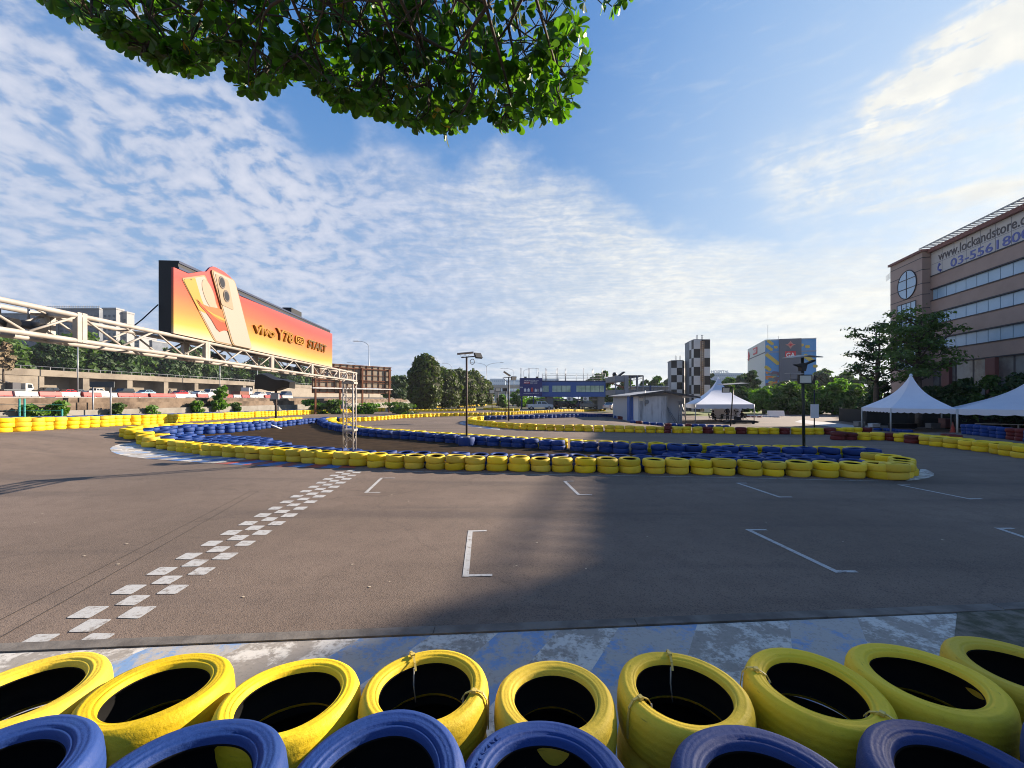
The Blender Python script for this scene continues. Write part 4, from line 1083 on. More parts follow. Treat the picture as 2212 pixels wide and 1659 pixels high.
for px, y, kind, colr, fl, lab in [(4, 99, 'suv', 'red', 1, 'red vehicle cut by the left edge, behind the crane lorry'), (100, 96, 'suv', 'black', 1, 'black car in the highway traffic just right of the crane truck'), (143, 99, 'car', 'red', 1, 'red car in traffic left of the white pickup'), (170, 104, 'car', 'grey', 0, 'grey car in traffic half hidden by the white pickup'),
                                   (206, 98, 'pickup', 'white', 0, 'white double cab pickup in the highway traffic'), (266, 97, 'suv', 'black', 1, 'black car in traffic under the two-post sign'), (313, 95, 'car', 'blue', 1, 'pale blue sedan in the highway traffic'), (386, 101, 'car', 'red', 1, 'red car in traffic right of the motorcycle'),
                                   (404, 106, 'car', 'white', 1, 'white sedan behind the last barriers on the highway'), (432, 103, 'car', 'silver', 0, 'silver car in traffic left of the leafy sapling'), (455, 108, 'van', 'white', 1, 'white van in traffic behind the leafy sapling'),
                                   (560, 112, 'car', 'white', 1, 'white car in traffic right of the small lorry'), (584, 118, 'car', 'silver', 0, 'silver car in traffic under the covered light bank'), (616, 115, 'suv', 'darkblue', 1, 'dark car in traffic right of the covered light bank')]:
    x = PX(px, y); vehicle(kind, colr, (x, y, hz_(x)), HR + (pi if fl else 0), lab, 'vehicles on the highway')
def lorry(px, y, lab, crane):
    x = PX(px, y); z = hz_(x); o = thing('lorry', lab, 'lorry', (x, y, z), 'vehicles on the highway'); o.rotation_euler = (0, 0, HR)
    def pp(name, mb, m): q = bpy.data.objects.new(name, mb.mesh(name, m)); link(q, o); return q
    mb = MB(); mb.prism([(1.2, -1, .6), (2.9, -1, .6), (2.95, -1, 1.5), (2.6, -1, 2.5), (1.2, -1, 2.55)], (0, 2, 0)); pp('cab', mb, PAINT['white'])
    mb = MB(); mb.quad((2.955, -.85, 1.55), (2.955, .85, 1.55), (2.66, .85, 2.4), (2.66, -.85, 2.4)); pp('windscreen', mb, m_win)
    for s in (-1, 1): mb = MB(); mb.poly([(1.6, s * 1.006, 1.5), (2.7, s * 1.006, 1.5), (2.5, s * 1.006, 2.3), (1.6, s * 1.006, 2.35)][::-s]); pp('side_window', mb, m_win)
    mb = MB(); mb.box((-1.0, 0, 1.0), (4.2, 2.1, .3 if crane else .9)); pp('flatbed', mb, PAINT['grey'] if crane else mat('brown load bed', (.16, .06, .04), .8))
    for xx in (-2.2, 2.0):
        for s in (-1, 1): mb = MB(); mb.tube([(xx, s * .75, .45), (xx, s * 1.02, .45)], .45, 14); pp('wheel', mb, m_tyreb)
    if crane:
        mb = MB(); mb.box((-.4, 0, 1.9), (1.6, 1.6, 1.5)); mb.tube([(-.5, 0, 2.4), (-2.6, .2, 3.1), (-3.6, .2, 2.0)], .16, 8); pp('crane', mb, mat('crane paint', (.05, .05, .06), .5))
lorry(32, 92, 'white cabbed crane lorry at the left end of the highway traffic', True); lorry(524, 110, 'small lorry with brown bed in traffic right of the leafy sapling', False)
x = PX(366, 97); mo = thing('motorcycle', 'motorcycle with rider in traffic beside the red car', 'motorcycle', (x, 97, hz_(x)), 'vehicles on the highway')
mb = MB()
for dy in (-.65, .65): mb.tube([(x - .05, 97 + dy, hz_(x) + .3), (x + .05, 97 + dy, hz_(x) + .3)], .3, 14)
part('wheel', mb, m_tyreb, mo); mb = MB(); mb.tube([(x, 96.5, hz_(x) + .55), (x, 97, hz_(x) + .75), (x, 97.6, hz_(x) + .8)], [.12, .16, .1], 8); part('frame', mb, PAINT['black'], mo)
mb = MB(); mb.tube([(x, 96.85, hz_(x) + .8), (x, 97, hz_(x) + 1.2), (x, 97.12, hz_(x) + 1.42)], [.2, .22, .1], 8); mb.lathe([(0, 1.38), (.12, 1.42), (.16, 1.55), (.1, 1.7), (0, 1.73)], 10, c=(x, 97.15, hz_(x))); mb.tube([(x + .2, 97.05, hz_(x) + 1.3), (x + .25, 97.4, hz_(x) + 1.0)], .06, 6)
solo('person', mb, mat('dark riding clothes', (.03, .03, .04), .8), 'rider in dark clothes and helmet sitting on the motorcycle', 'person', (x, 97, hz_(x) + .8))
# the retaining wall with bays beyond the highway
WD = Vector((.077, 1, 0)).normalized(); WN = Vector((1, -.077, 0)).normalized()
def wp_(y, off, z): return Vector((-111 + .077 * (y - 90), y, z)) + WN * off
rw = thing('retaining_wall', 'long concrete retaining wall with open bays beyond the highway', 'wall', wp_(120, 0, 3.3))
m_bay = mat('bay concrete', (.215, .185, .148), .9, noise=(.25, .8, (.12, .10, .08)), bump=(5, .4))
mb = MB(); mb.obox(wp_(30, -4.2, 3.0), WD * 330, WN * .3, UP * 6.2); part('back_wall', mb, m_bay, rw)
mb = MB(); mb.obox(wp_(30, -3.9, 7.5), WD * 330, WN * 4.1, UP * 1.5); part('top_beam', mb, m_bay, rw)
mb = MB(); mb.obox(wp_(30, -3.9, 3.2), WD * (98 - 30), WN * 3.9, UP * 4.3); part('solid_end', mb, m_bay, rw)
mb = MB(); mb.obox(wp_(168, -3.9, 3.2), WD * 192, WN * 3.88, UP * 4.3); part('solid_end', mb, mat('panelled concrete', (.245, .215, .175), .9, noise=(.4, .5, (.18, .15, .125))), rw)
for i in range(6):
    mb = MB(); y = 106 + i * 11.3; mb.obox(wp_(y, -3.9, 3.2), WD * 1.5, WN * 3.9, UP * 4.3); part('pier', mb, m_bay, rw)
mb = MB()
mb.tube([wp_(30, -.3, 9.75), wp_(350, -.3, 9.75)], .07, 6)
for i in range(110): mb.box(wp_(32 + i * 2.8, -.3, 9.35), (.09, .09, .8))
part('railing', mb, m_grey, rw)
# street lamps along the highway
m_lampp = mat('lamp column', (.34, .36, .38), .4, .4)
def street_lamp(px, y, py_top, arm, lab, double=False, base=2.4):
    x = PX(px, y); zt = PZ(py_top, y); o = thing('street_lamp', lab, 'street lamp', (x, y, base), 'curved street lamps along the highway')
    mb = MB(); mb.tube([(x, y, base), (x, y, zt - 1.6)], [.14, .08], 8); part('column', mb, m_lampp, o)
    for s in ((1, -1) if double else (1,)):
        a = arm * s; mb = MB(); pts = [Vector((x + a * (1 - cos(t * pi / 2)), y, zt - 1.6 + 1.5 * sin(t * pi / 2))) for t in [i / 7 for i in range(8)]]; mb.tube(pts, .06, 6); part('arm', mb, m_lampp, o)
        e = pts[-1]; mb = MB(); mb.box((e.x + .5 * (1 if a > 0 else -1), y, e.z), (1.3, .35, .16)); part('lantern', mb, m_lampp, o)
street_lamp(797, 100, 736, -2.6, 'tall curved street lamp behind the rusty hoarding'); street_lamp(771, 150, 782, -2.4, 'far curved street lamp above the rusty hoarding'); street_lamp(945, 130, 768, -3.0, 'curved street lamp rising behind the tallest clipped tree'); street_lamp(975, 165, 784, -2.6, 'curved street lamp behind the second clipped tree')
street_lamp(1051, 150, 783, 5.0, 'double armed street lamp right of the clipped trees', True); street_lamp(823, 210, 808, -2.4, 'faint far street lamp left of the clipped trees'); street_lamp(1110, 190, 795, -5, 'curved street lamp left of the blue building rods'); street_lamp(1131, 190, 795, 5.5, 'curved street lamp among the blue building rods'); street_lamp(1207, 260, 807, -4, 'small far street lamp over the blue building roof')
for px, y, t in ((168, 100, 760), (475, 140, 800), (556, 170, 812)):
    x = PX(px, y); o = thing('light_pole', 'thin pale light pole at the edge of the highway', 'pole', (x, y, 3), 'light poles along the highway'); mb = MB(); mb.tube([(x, y, 2.8), (x, y, PZ(t - 20, y))], .12, 6); part('pole', mb, m_lampp, o); mb = MB(); mb.box((x, y, PZ(t - 20, y)), (.8, .3, .15)); part('lantern', mb, m_lampp, o)
# two-post road sign at the wall, teal gate post
x = -31.0; y = 32.0
sg = thing('road_sign', 'dark blank road sign on two thin posts at the brown wall', 'sign', (PX(222, 30.2), 30.2, 0))
for px in (201, 239): mb = MB(); mb.tube([(PX(px, 30.2), 30.2, 0), (PX(px, 30.2), 30.2, PZ(826, 30.2))], .05, 8); part('post', mb, m_grey, sg)
mb = MB(); mb.obox((PX(197, 30.2), 30.1, PZ(837, 30.2)), (PX(249, 30.2) - PX(197, 30.2), 0, 0), (0, .06, 0), (0, 0, .42)); part('sign_board', mb, mat('dark sign back', (.035, .045, .055), .5), sg)
m_teal = mat('teal fence paint', (.03, .22, .19), .6)
tf = thing('fence', 'teal metal mesh fence behind the left end of the tyre row', 'fence', (PX(48, 21), 21, .5))
for px in (42, 53, 134): mb = MB(); mb.tube([(PX(px, 21.5), 21.5, 0), (PX(px, 21.5), 21.5, PZ(861 if px < 60 else 884, 21.5))], .04, 8); part('post', mb, m_teal, tf)
mb = MB()
for k in range(5): mb.tube([(PX(-60, 21.6), 21.6, .6 + k * .3), (PX(134, 21.6), 21.6, .6 + k * .3)], .012, 5)
part('mesh', mb, m_teal, tf)
# rusty back of the old hoarding
A = Vector((PX(674, 56), 56, 0)); B = Vector((PX(845, 65.3), 65.3, 0)); HD = (B - A).normalized(); HL = (B - A).length; HN = Vector((HD.y, -HD.x, 0))
m_rust = mat('rusty steel', (.10, .035, .018), .9, noise=(1.5, .7, (.2, .07, .03))); m_sheet = mat('weathered sheet', (.30, .25, .19), .85, noise=(.45, .9, (.19, .13, .085)), bump=(3, .3))
hd = thing('hoarding', 'rusty back of an old steel hoarding right of the gantry column', 'hoarding', A)
mb = MB(); mb.obox(A + UP * 3.75 - HN * .1, HD * HL, HN * .06, UP * 3.35); part('sheet', mb, m_sheet, hd)
mb = MB(); mb.obox(A + UP * 2.9 - HN * .1, HD * HL, HN * .06, UP * .62); part('lower_sheet', mb, m_sheet, hd)
mb = MB(); mb.obox(A + UP * 3.54 + HN * .1, HD * HL, HN * .3, UP * .14); part('catwalk', mb, m_white, hd)
for t in (.02, .30, .58, .95): mb = MB(); q = A + HD * HL * t + HN * .12; mb.obox(q, HD * .22, HN * .2, UP * 6.7); part('post', mb, m_rust, hd)
mb = MB()
for k in range(13): mb.obox(A + HD * (HL * k / 12.2) + UP * 2.9 - HN * .03, HD * .09, HN * .08, UP * 4.2)
for z in (3.75, 4.5, 4.75, 5.6, 6.5, 7.0, 2.95): mb.obox(A + UP * z + HN * .055, HD * HL, HN * .05, UP * (.14 if z in (4.75, 6.5) else .08))
part('frame', mb, m_rust, hd)
# apartment blocks far left
m_apt = mat('dark curtain wall', (.075, .09, .12), .4, noise=(.12, .6, (.17, .19, .22))); m_aptw = mat('pale block render', (.27, .27, .275), .8); m_aptg = mat('block glazing', (.05, .07, .10), .2)
def tower(px0, px1, py0, y, dep, lab, wall, cols, rows, wfrac=.62, base=0, extra=None):
    x0, x1, z1 = PX(px0, y), PX(px1, y), PZ(py0, y); o = thing('apartment_block', lab, 'apartment block', ((x0 + x1) / 2, y, base))
    mb = MB(); mb.obox((x0, y, base), (x1 - x0, 0, 0), (0, dep, 0), (0, 0, z1 - base)); part('wall', mb, wall, o)
    H = (z1 - 12) / rows
    for r in range(rows):
        mb = MB(); z = 10 + r * H
        for c_ in range(cols):
            a = x0 + (x1 - x0) * (c_ + .5 - wfrac / 2) / cols; mb.obox((a, y - .25, z), ((x1 - x0) * wfrac / cols, 0, 0), (0, .2, 0), (0, 0, H * .5))
        part('window_band', mb, m_aptg, o)
    mb = MB(); mb.obox((x0 - .3, y - .4, z1), (x1 - x0 + .6, 0, 0), (0, dep + .4, 0), (0, 0, .9)); part('roof', mb, m_aptw, o)
    return o
t1 = tower(-40, 90, 679, 262, 20, 'dark glazed apartment slab seen through the truss at the left edge', m_apt, 9, 14)
t2 = tower(90, 214, 668, 250, 22, 'long dark apartment slab with pale stair strips behind the truss', m_apt, 10, 15)
for px in (67, 79): pass
for px in (96, 112): mb = MB(); mb.obox((PX(px, 249), 248, 0), (3.2, 0, 0), (0, 1.5, 0), (0, 0, 52)); part('stair_strip', mb, m_aptw, t2)
mb = MB()
for i in range(26): mb.box((PX(90, 250) + i * 1.4, 250, PZ(664, 250)), (.12, .2, 2.2))
mb.obox((PX(90, 250), 249.9, PZ(662, 250)), (35, 0, 0), (0, .2, 0), (0, 0, .25)); part('roof_railing', mb, m_aptw, t2)
tower(222, 251, 668, 246, 5, 'white apartment tower with window column, left of its shorter twin', m_aptw, 3, 16, .4); tower(255, 274, 676, 250, 5, 'pale narrow apartment tower with few windows near the black billboard', m_aptw, 2, 12, .35)
tower(282, 301, 728, 330, 16, 'small striped white tower seen through the truss', m_aptw, 3, 14, .8); tower(301, 329, 737, 340, 16, 'small grey tower block seen through the truss beside the striped one', m_apt, 3, 12, .6)
# far flyover and hazy blocks in the middle distance
m_fly = mat('flyover concrete', (.30, .285, .255), .9)
fo = thing('flyover', 'pale concrete road flyover far behind the lamp posts', 'flyover', (PX(1080, 260), 260, 0))
mb = MB(); mb.obox((PX(1030, 260), 260, PZ(838, 260)), (34, 0, 0), (0, 10, 0), (0, 0, 1.8)); part('deck', mb, m_fly, fo)
mb = MB(); mb.obox((PX(1040, 240), 240, PZ(846, 240) - 1.4), (36, 0, 0), (0, 8, 0), (0, 0, 1.6)); part('lower_deck', mb, m_fly, fo)
for px in (1052, 1073): mb = MB(); mb.box((PX(px, 262), 264, 4), (2.2, 2, 9)); part('pier', mb, m_fly, fo)
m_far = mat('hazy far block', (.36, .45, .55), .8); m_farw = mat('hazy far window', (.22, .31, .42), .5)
def far_block(px0, px1, py0, y, lab, rows=4, cols=8):
    x0, x1, z1 = PX(px0, y), PX(px1, y), PZ(py0, y); o = thing('office_block', lab, 'building', ((x0 + x1) / 2, y, 0))
    mb = MB(); mb.obox((x0, y, 0), (x1 - x0, 0, 0), (0, 30, 0), (0, 0, z1)); part('wall', mb, m_far, o)
    for r in range(rows):
        mb = MB()
        for c_ in range(cols): mb.obox((x0 + (x1 - x0) * (c_ + .15) / cols, y - .3, z1 - (r + .8) * z1 / (rows + 1.5)), ((x1 - x0) * .7 / cols, 0, 0), (0, .2, 0), (0, 0, z1 * .35 / (rows + 1)))
        part('window_band', mb, m_farw, o)
    return o
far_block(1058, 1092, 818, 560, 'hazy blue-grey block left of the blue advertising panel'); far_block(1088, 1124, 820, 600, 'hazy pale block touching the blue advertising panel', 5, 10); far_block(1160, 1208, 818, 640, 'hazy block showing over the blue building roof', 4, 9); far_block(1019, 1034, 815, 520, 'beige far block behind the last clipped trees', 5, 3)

# saplings, bushes and weeds along the wall
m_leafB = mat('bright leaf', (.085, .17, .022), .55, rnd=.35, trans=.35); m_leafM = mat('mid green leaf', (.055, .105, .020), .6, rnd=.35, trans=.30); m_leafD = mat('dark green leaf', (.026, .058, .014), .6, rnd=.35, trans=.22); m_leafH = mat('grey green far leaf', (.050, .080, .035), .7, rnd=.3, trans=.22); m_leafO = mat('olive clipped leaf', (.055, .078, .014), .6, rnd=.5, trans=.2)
m_bark = mat('bark', (.07, .052, .038), .9, noise=(6, .6, (.12, .10, .08))); m_dry = mat('dry twig leaf', (.16, .12, .07), .8, rnd=.3)
def plant(name, px, pb, ptop, y, wpx, n, size, m, lab, cat, tall=True, group=None, base=None):
    x = PX(px, y); z0 = zg(x, y) if base is None else base; zt = PZ(ptop, y); w = wpx / F * y / 2; o = thing(name, lab, cat, (x, y, z0), group)
    mb = MB(); limb(mb, (x, y, z0), (x, y, zt - .2), .05, .015, 6, .03)
    for k in range(6):
        t = .35 + .1 * k; a = random.uniform(0, 6.3); zz = z0 + (zt - z0) * t
        mb.tube([(x, y, zz), (x + w * .7 * cos(a), y + w * .7 * sin(a), zz + .25)], [.018, .008], 5)
    part('trunk' if tall else 'stem', mb, m_bark, o)
    zb = PZ(pb, y) if tall else z0; c_ = MB(); bl = []
    if not tall: n = int(n * 1.8)
    nb = 9 if tall else 7
    for k in range(nb):
        t = (k + .5) / nb; rr = w * (1.0 - .55 * t if tall else 1) * random.uniform(.7, 1.1); bl.append(((x + random.gauss(0, w * (.22 if tall else .5)), y + random.gauss(0, w * .22), zb + (zt - zb) * t), (rr, rr, (zt - zb) / nb * .95)))
    leaf_cloud(c_, bl, n, size, .25, 0, .3); part('crown' if tall else 'leaves', c_, m, o)
    return o
plant('sapling', 474, 883, 835, 42.5, 34, 900, .20, m_leafB, 'leafy green sapling growing in front of the brown wall', 'tree', base=.4)
plant('bush', 428, 884, 868, 39.6, 24, 350, .17, m_leafB, 'round bright bush left of the leafy sapling', 'bush', False, base=.8)
for px, t, w, lab in ((130, 869, 26, 'weedy shrub climbing the wall beside the teal fence'), (60, 876, 30, 'low weeds behind the teal fence'), (250, 874, 22, 'thin weeds under the two-post sign'), (330, 878, 26, 'dry weeds on the wall ledge left of the round bush'), (515, 871, 18, 'small shrub right of the leafy sapling'), (680, 866, 40, 'ivy-like shrub at the wall left of the gantry column'), (716, 866, 30, 'ivy-like shrub on the wall beside the gantry column'), (800, 872, 50, 'low green shrubs under the rusty hoarding'), (868, 871, 50, 'shrub at the foot of the biggest clipped tree')):
    y = 26850 / (1106 - px) if px < 600 else 58; plant('shrub', px, 889 if px < 600 else 882, t, y, w, 260, .16 if px < 600 else .3, random.choice([m_leafB, m_leafM]), lab, 'shrub', False)

# ------------------------------------------------------------------ trees
def tree_mesh(h, w, n, size, seed, blobs=9, low=.25, shell=.35):
    """crown and trunk meshes of a broad tree of height h and width w, base at the origin"""
    random.seed(seed); tr = MB(); cr = MB(); limb(tr, (0, 0, -.4), (0, 0, h * .55), w * .035 + .08, w * .015 + .04, 8, .03); bl = []
    for k in range(blobs):
        a = 2.4 * k + random.uniform(-.4, .4); t = (k + .5) / blobs; rr = w * .5 * (1 - .75 * abs(t - .42)); q = rr * random.uniform(.35, .75)
        c_ = Vector((q * cos(a), q * sin(a), h * (low + (1 - low) * (.12 + .76 * t)))); r = w * random.uniform(.20, .30) * (1.15 - .45 * t); bl.append((c_, (r, r, r * .72)))
        limb(tr, (0, 0, h * random.uniform(.2, .5)), c_, w * .012 + .03, .02, 5, .1)
    leaf_cloud(cr, bl, n, size, shell, .2, .35); return tr, cr
def put_tree(name, px, y, ptop, wpx, n, size, m, lab, cat='tree', group=None, seed=1, base=None, low=.25, blobs=9):
    x = PX(px, y); z0 = zg(x, y) if base is None else base; h = PZ(ptop, y) - z0; tr, cr = tree_mesh(h, wpx / F * y, n, size, seed, blobs, low)
    o = thing(name, lab, cat, (x, y, z0), group)
    for nm, mb, mm in (('trunk', tr, m_bark), ('crown', cr, m)):
        q = bpy.data.objects.new(nm, mb.mesh(nm, mm)); link(q, o)
    return o
# belt of trees over the retaining wall
protos = []
for k in range(3):
    tr, cr = tree_mesh(13.5, 15, 2600, .75, 40 + k, 12, .05); o = thing('broadleaf_tree', 'dark leafy tree in the dense belt over the retaining wall', 'tree', (0, 0, 0), 'tree belt over the retaining wall')
    for nm, mb, mm in (('trunk', tr, m_bark), ('crown', cr, (m_leafD, m_leafM, m_leafD)[k])): q = bpy.data.objects.new(nm, mb.mesh(nm, mm)); link(q, o)
    protos.append(o)
random.seed(3)
for i in range(30):
    o = protos[i] if i < 3 else copy_tree(protos[i % 3])
    y = 70 + i * 6.6; p = wp_(y, -9 - random.uniform(0, 9), 6.5); o.location = p; s = random.uniform(.75, 1.12) * (.95 if i < 6 else 1); o.scale = (s, s, s * random.uniform(.85, 1.1)); o.rotation_euler = (0, 0, random.uniform(0, 6.28))
put_tree('bare_tree', 8, 88, 735, 40, 500, .5, m_dry, 'dry brownish tree at the left edge above the retaining wall', seed=9, base=6)
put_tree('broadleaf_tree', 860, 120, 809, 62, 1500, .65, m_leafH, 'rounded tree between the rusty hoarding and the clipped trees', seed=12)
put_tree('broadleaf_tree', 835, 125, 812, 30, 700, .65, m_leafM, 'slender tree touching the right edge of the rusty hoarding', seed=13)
# clipped trees
def clipped(px, y, ptop, pbot, wpx, lab, seed, n):
    random.seed(seed); x = PX(px, y); w = wpx / F * y / 2; zt, zb = PZ(ptop, y), PZ(pbot, y); o = thing('clipped_tree', lab, 'tree', (x, y, 0), 'row of clipped egg-shaped trees')
    tr = MB()
    for k in range(5): limb(tr, (x + random.gauss(0, .5), y + random.gauss(0, .4), -.1), (x + random.gauss(0, .8), y, zb + 1.5), .12, .06, 6, .05)
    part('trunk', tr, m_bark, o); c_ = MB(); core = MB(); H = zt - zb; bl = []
    prof = [(0, .82), (.12, .97), (.3, 1.0), (.5, .99), (.68, .92), (.82, .78), (.92, .58), (.985, .30)]
    for t, r in prof:
        m_ = 5 if r > .5 else 2
        for k in range(m_):
            a = 2 * pi * k / m_ + t * 5; rr = w * r; bl.append(((x + rr * .5 * cos(a) * random.uniform(.8, 1.1), y + rr * .5 * sin(a), zb + H * t + random.gauss(0, .15)), (rr * .55, rr * .55, H * .12 + .2)))
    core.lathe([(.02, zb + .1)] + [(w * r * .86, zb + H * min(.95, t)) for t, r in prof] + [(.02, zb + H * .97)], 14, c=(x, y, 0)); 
    leaf_cloud(c_, bl, n, .34, .82, .1, .16); part('crown', c_, m_leafO, o); part('shaded_core', core, MATS.get('shaded inner foliage') or mat('shaded inner foliage', (.022, .026, .010), .9), o)  # solid dark core: the shade inside the crown is painted into its colour
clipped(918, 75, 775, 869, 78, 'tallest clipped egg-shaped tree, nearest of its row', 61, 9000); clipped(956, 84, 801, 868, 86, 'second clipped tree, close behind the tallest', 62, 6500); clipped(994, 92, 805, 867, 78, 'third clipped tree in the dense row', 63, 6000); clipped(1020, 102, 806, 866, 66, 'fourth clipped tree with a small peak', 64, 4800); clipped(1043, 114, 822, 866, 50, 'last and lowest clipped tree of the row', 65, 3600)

# ------------------------------------------------------------------ the blue bridge building
random.seed(33)
m_bbl = mat('blue painted wall', (.035, .11, .36), .6, noise=(.5, .5, (.05, .12, .30))); m_bdk = mat('dark blue trim', (.012, .03, .12), .5); m_gwin = mat('pale green glazing', (.50, .64, .52), .2, noise=(.6, .8, (.26, .40, .26)))
YB = 86.0
def bx(px): return PX(px, YB)
def bz(py): return PZ(py, YB)
bb = thing('bridge_building', 'blue building raised over the track on two grey piers', 'building', (bx(1240), YB, 0))
mb = MB(); x0, x1 = bx(1166), bx(1308)
zb_, zw0, zw1, zt_ = bz(857), bz(847.5), bz(833), bz(825)
mb.obox((x0, YB, zb_), (x1 - x0, 0, 0), (0, 9, 0), (0, 0, zw0 - zb_)); mb.obox((x0, YB, zw1), (x1 - x0, 0, 0), (0, 9, 0), (0, 0, zt_ - zw1))
for a, b in ((1166, 1172), (1185.5, 1193), (1232.5, 1245), (1305, 1308)): mb.obox((bx(a), YB + .003, zw0), (bx(b) - bx(a), 0, 0), (0, 8.9, 0), (0, 0, zw1 - zw0))
part('wall', mb, m_bbl, bb)
for a, b, nn in ((1172, 1185.5, 1), (1193, 1232.5, 4), (1245, 1305, 6)):
    mb = MB(); mb.obox((bx(a), YB + .12, zw0), (bx(b) - bx(a), 0, 0), (0, .05, 0), (0, 0, zw1 - zw0)); w_ = part('window', mb, m_gwin, bb)
    mb = MB()
    for k in range(1, nn): mb.obox((bx(a + (b - a) * k / nn), YB + .07, zw0), (.06, 0, 0), (0, .05, 0), (0, 0, zw1 - zw0))
    mb.obox((bx(a), YB + .06, zw0), (bx(b) - bx(a), 0, 0), (0, .06, 0), (0, 0, .08)); part('frame', mb, m_bdk, w_)
mb = MB(); mb.obox((x0 - .1, YB - .12, zt_), (x1 - x0 + .2, 0, 0), (0, 9.2, 0), (0, 0, .22)); part('roof', mb, m_bdk, bb)
mb = MB(); mb.obox((bx(1234), YB - .08, zb_ - .1), (bx(1244) - bx(1234), 0, 0), (0, .07, 0), (0, 0, zt_ - zb_)); part('pilaster', mb, m_bbl, bb)
m_pier = mat('grey pier cladding', (.16, .17, .19), .7)
for a, b in ((1182, 1196), (1292, 1307)): mb = MB(); mb.obox((bx(a), YB + .5, 0), (bx(b) - bx(a), 0, 0), (0, 6, 0), (0, 0, zb_ - .01)); part('pier', mb, m_pier, bb)
mb = MB(); mb.obox((x0, YB + 1.2, zb_ - .75), (x1 - x0, 0, 0), (0, .3, 0), (0, 0, .3)); mb.obox((x0, YB + 6, zb_ - .75), (x1 - x0, 0, 0), (0, .3, 0), (0, 0, .3)); part('under_beam', mb, m_grey, bb)
mb = MB()
for k in range(5): mb.tube([(bx(1172), YB + .2, zt_ + .35 + .33 * k), (bx(1308), YB + .2, zt_ + .35 + .33 * k)], .028, 5)
for px in (1172, 1180, 1222, 1245, 1270, 1308): mb.tube([(bx(px), YB + .2, zt_), (bx(px), YB + .2, zt_ + 1.75)], .045, 6)
part('roof_railing', mb, m_grey, bb)
for x in (150, 172, 290, 310, 440, 460, 590, 605, 775, 800, 935, 950, 1262, 1415, 1430, 1578):
    px = (2000 + .226 * x) / 1.808; top = 794 if int(x) % 2 == 0 else 796; mb = MB(); mb.tube([(bx(px), YB + 1.0 + (x % 3) * .4, zt_), (bx(px), YB + 1.0 + (x % 3) * .4, bz(top))], .05, 6); part('roof_rod', mb, m_grey, bb)
for px in (1231, 1266):
    mb = MB(); mb.box((bx(px), YB + .3, zb_ - .42), (1.2, .5, .75)); q = part('air_conditioner', mb, m_white, bb); mb = MB(); mb.tube([(bx(px) - .15, YB + .03, zb_ - .42), (bx(px) - .15, YB - .0, zb_ - .42)], .3, 14); part('fan_grille', mb, m_grey, q)
mb = MB(); mb.tube([(bx(1249), YB - .1, 0), (bx(1249), YB - .1, zb_)], .07, 8); part('drain_pipe', mb, m_bdk, bb)
st = thing('outdoor_stair', 'brown steel stair running down from the blue building to the grey tower', 'stair', (bx(1325), YB - 4, 0))
for dz in (0, .9):
    mb = MB(); mb.tube([(bx(1309), YB - .2, bz(822) + dz), (bx(1340), YB - 6, bz(842) + dz)], .07, 6); part('handrail', mb, m_rust, st)
mb = MB()
for k in range(14): t = k / 13; mb.box((bx(1309 + 31 * t), YB - .2 - 5.8 * t, bz(823.5 + 20 * t)), (.5, 1.4, .06))
mb.obox((bx(1309), YB - .9, bz(824) - .12), (bx(1340) - bx(1309), -5.8, bz(842) - bz(822)), (0, .1, 0), (0, 0, .2)); part('tread', mb, m_rust, st)
# the blue advertising panel on its post
ap = thing('advertising_panel', 'navy advertising panel with white and red lettering left of the blue building', 'advertising panel', (bx(1146), YB - 2, 0))
YA = YB - 2
def ax_(px): return PX(px, YA)
def azz(py): return PZ(py, YA)
m_navy = mat('navy panel', (.014, .022, .15), .45)
mb = MB(); mb.obox((ax_(1122.5), YA, azz(855.8)), (ax_(1171) - ax_(1122.5), 0, 0), (0, .35, 0), (0, 0, azz(816.5) - azz(855.8))); part('panel', mb, m_navy, ap)
for px in (1127, 1152.5): mb = MB(); mb.tube([(ax_(px), YA + .2, 0), (ax_(px), YA + .2, azz(855))], .13, 8); part('post', mb, m_bdk, ap)
for px in (1135, 1160): mb = MB(); mb.box((ax_(px), YA, azz(815)), (.5, .5, .25)); part('lamp', mb, m_black, ap)
m_pr = mat('red print', (.45, .03, .03), .5); m_pw = mat('white print', (.70, .72, .75), .5)
X_, Z_ = Vector((1, 0, 0)), Vector((0, 0, 1))
def apt_(s, px, py, w, h, m, **k): part('lettering', text_fit(s, (ax_(px), YA, azz(py)), X_, Z_, w / F * YA, h / F * YA, .02, **k), m, ap)
apt_('LIQUI', 1132, 823.8, 12, 3.0, m_pw, bold=.03)
mb = MB(); mb.obox((ax_(1131.5), YA - .01, azz(828.6)), (12.8 / F * YA, 0, 0), (0, -.01, 0), (0, 0, 4.0 / F * YA)); part('red_field', mb, m_pr, ap)
part('lettering', text_fit('MOLY', (ax_(1132), YA - .02, azz(828)), X_, Z_, 11.6 / F * YA, 2.8 / F * YA, .02, bold=.03), m_pw, ap)
apt_('MOTOR OILS', 1145.5, 823.0, 18, 2.0, m_pw); apt_('ADDITIVES', 1145.5, 825.8, 15, 2.0, m_pw); apt_('BIKE CARE', 1145.5, 828.6, 15, 2.0, m_pw); apt_('DE MEDIENSART DE CARE N', 1131, 850.6, 32, 1.4, m_pw)
for px, m, h in ((1132, m_pw, 8), (1139.5, m_pw, 8), (1147, m_pr, 9.5), (1155, m_pw, 6.5), (1160, MATS['grey metal'], 6.5), (1166.5, m_pw, 9)):
    x = ax_(px); w = 4.6 / F * YA; hh = h / F * YA; z = azz(846); mb = MB()
    mb.prism([(x, YA - .0, z), (x + w, YA, z), (x + w, YA, z + hh * .72), (x + w * .65, YA, z + hh * .8), (x + w * .65, YA, z + hh), (x + w * .3, YA, z + hh), (x + w * .3, YA, z + hh * .8), (x, YA, z + hh * .72)], (0, -.03, 0)); part('can_picture', mb, m, ap)
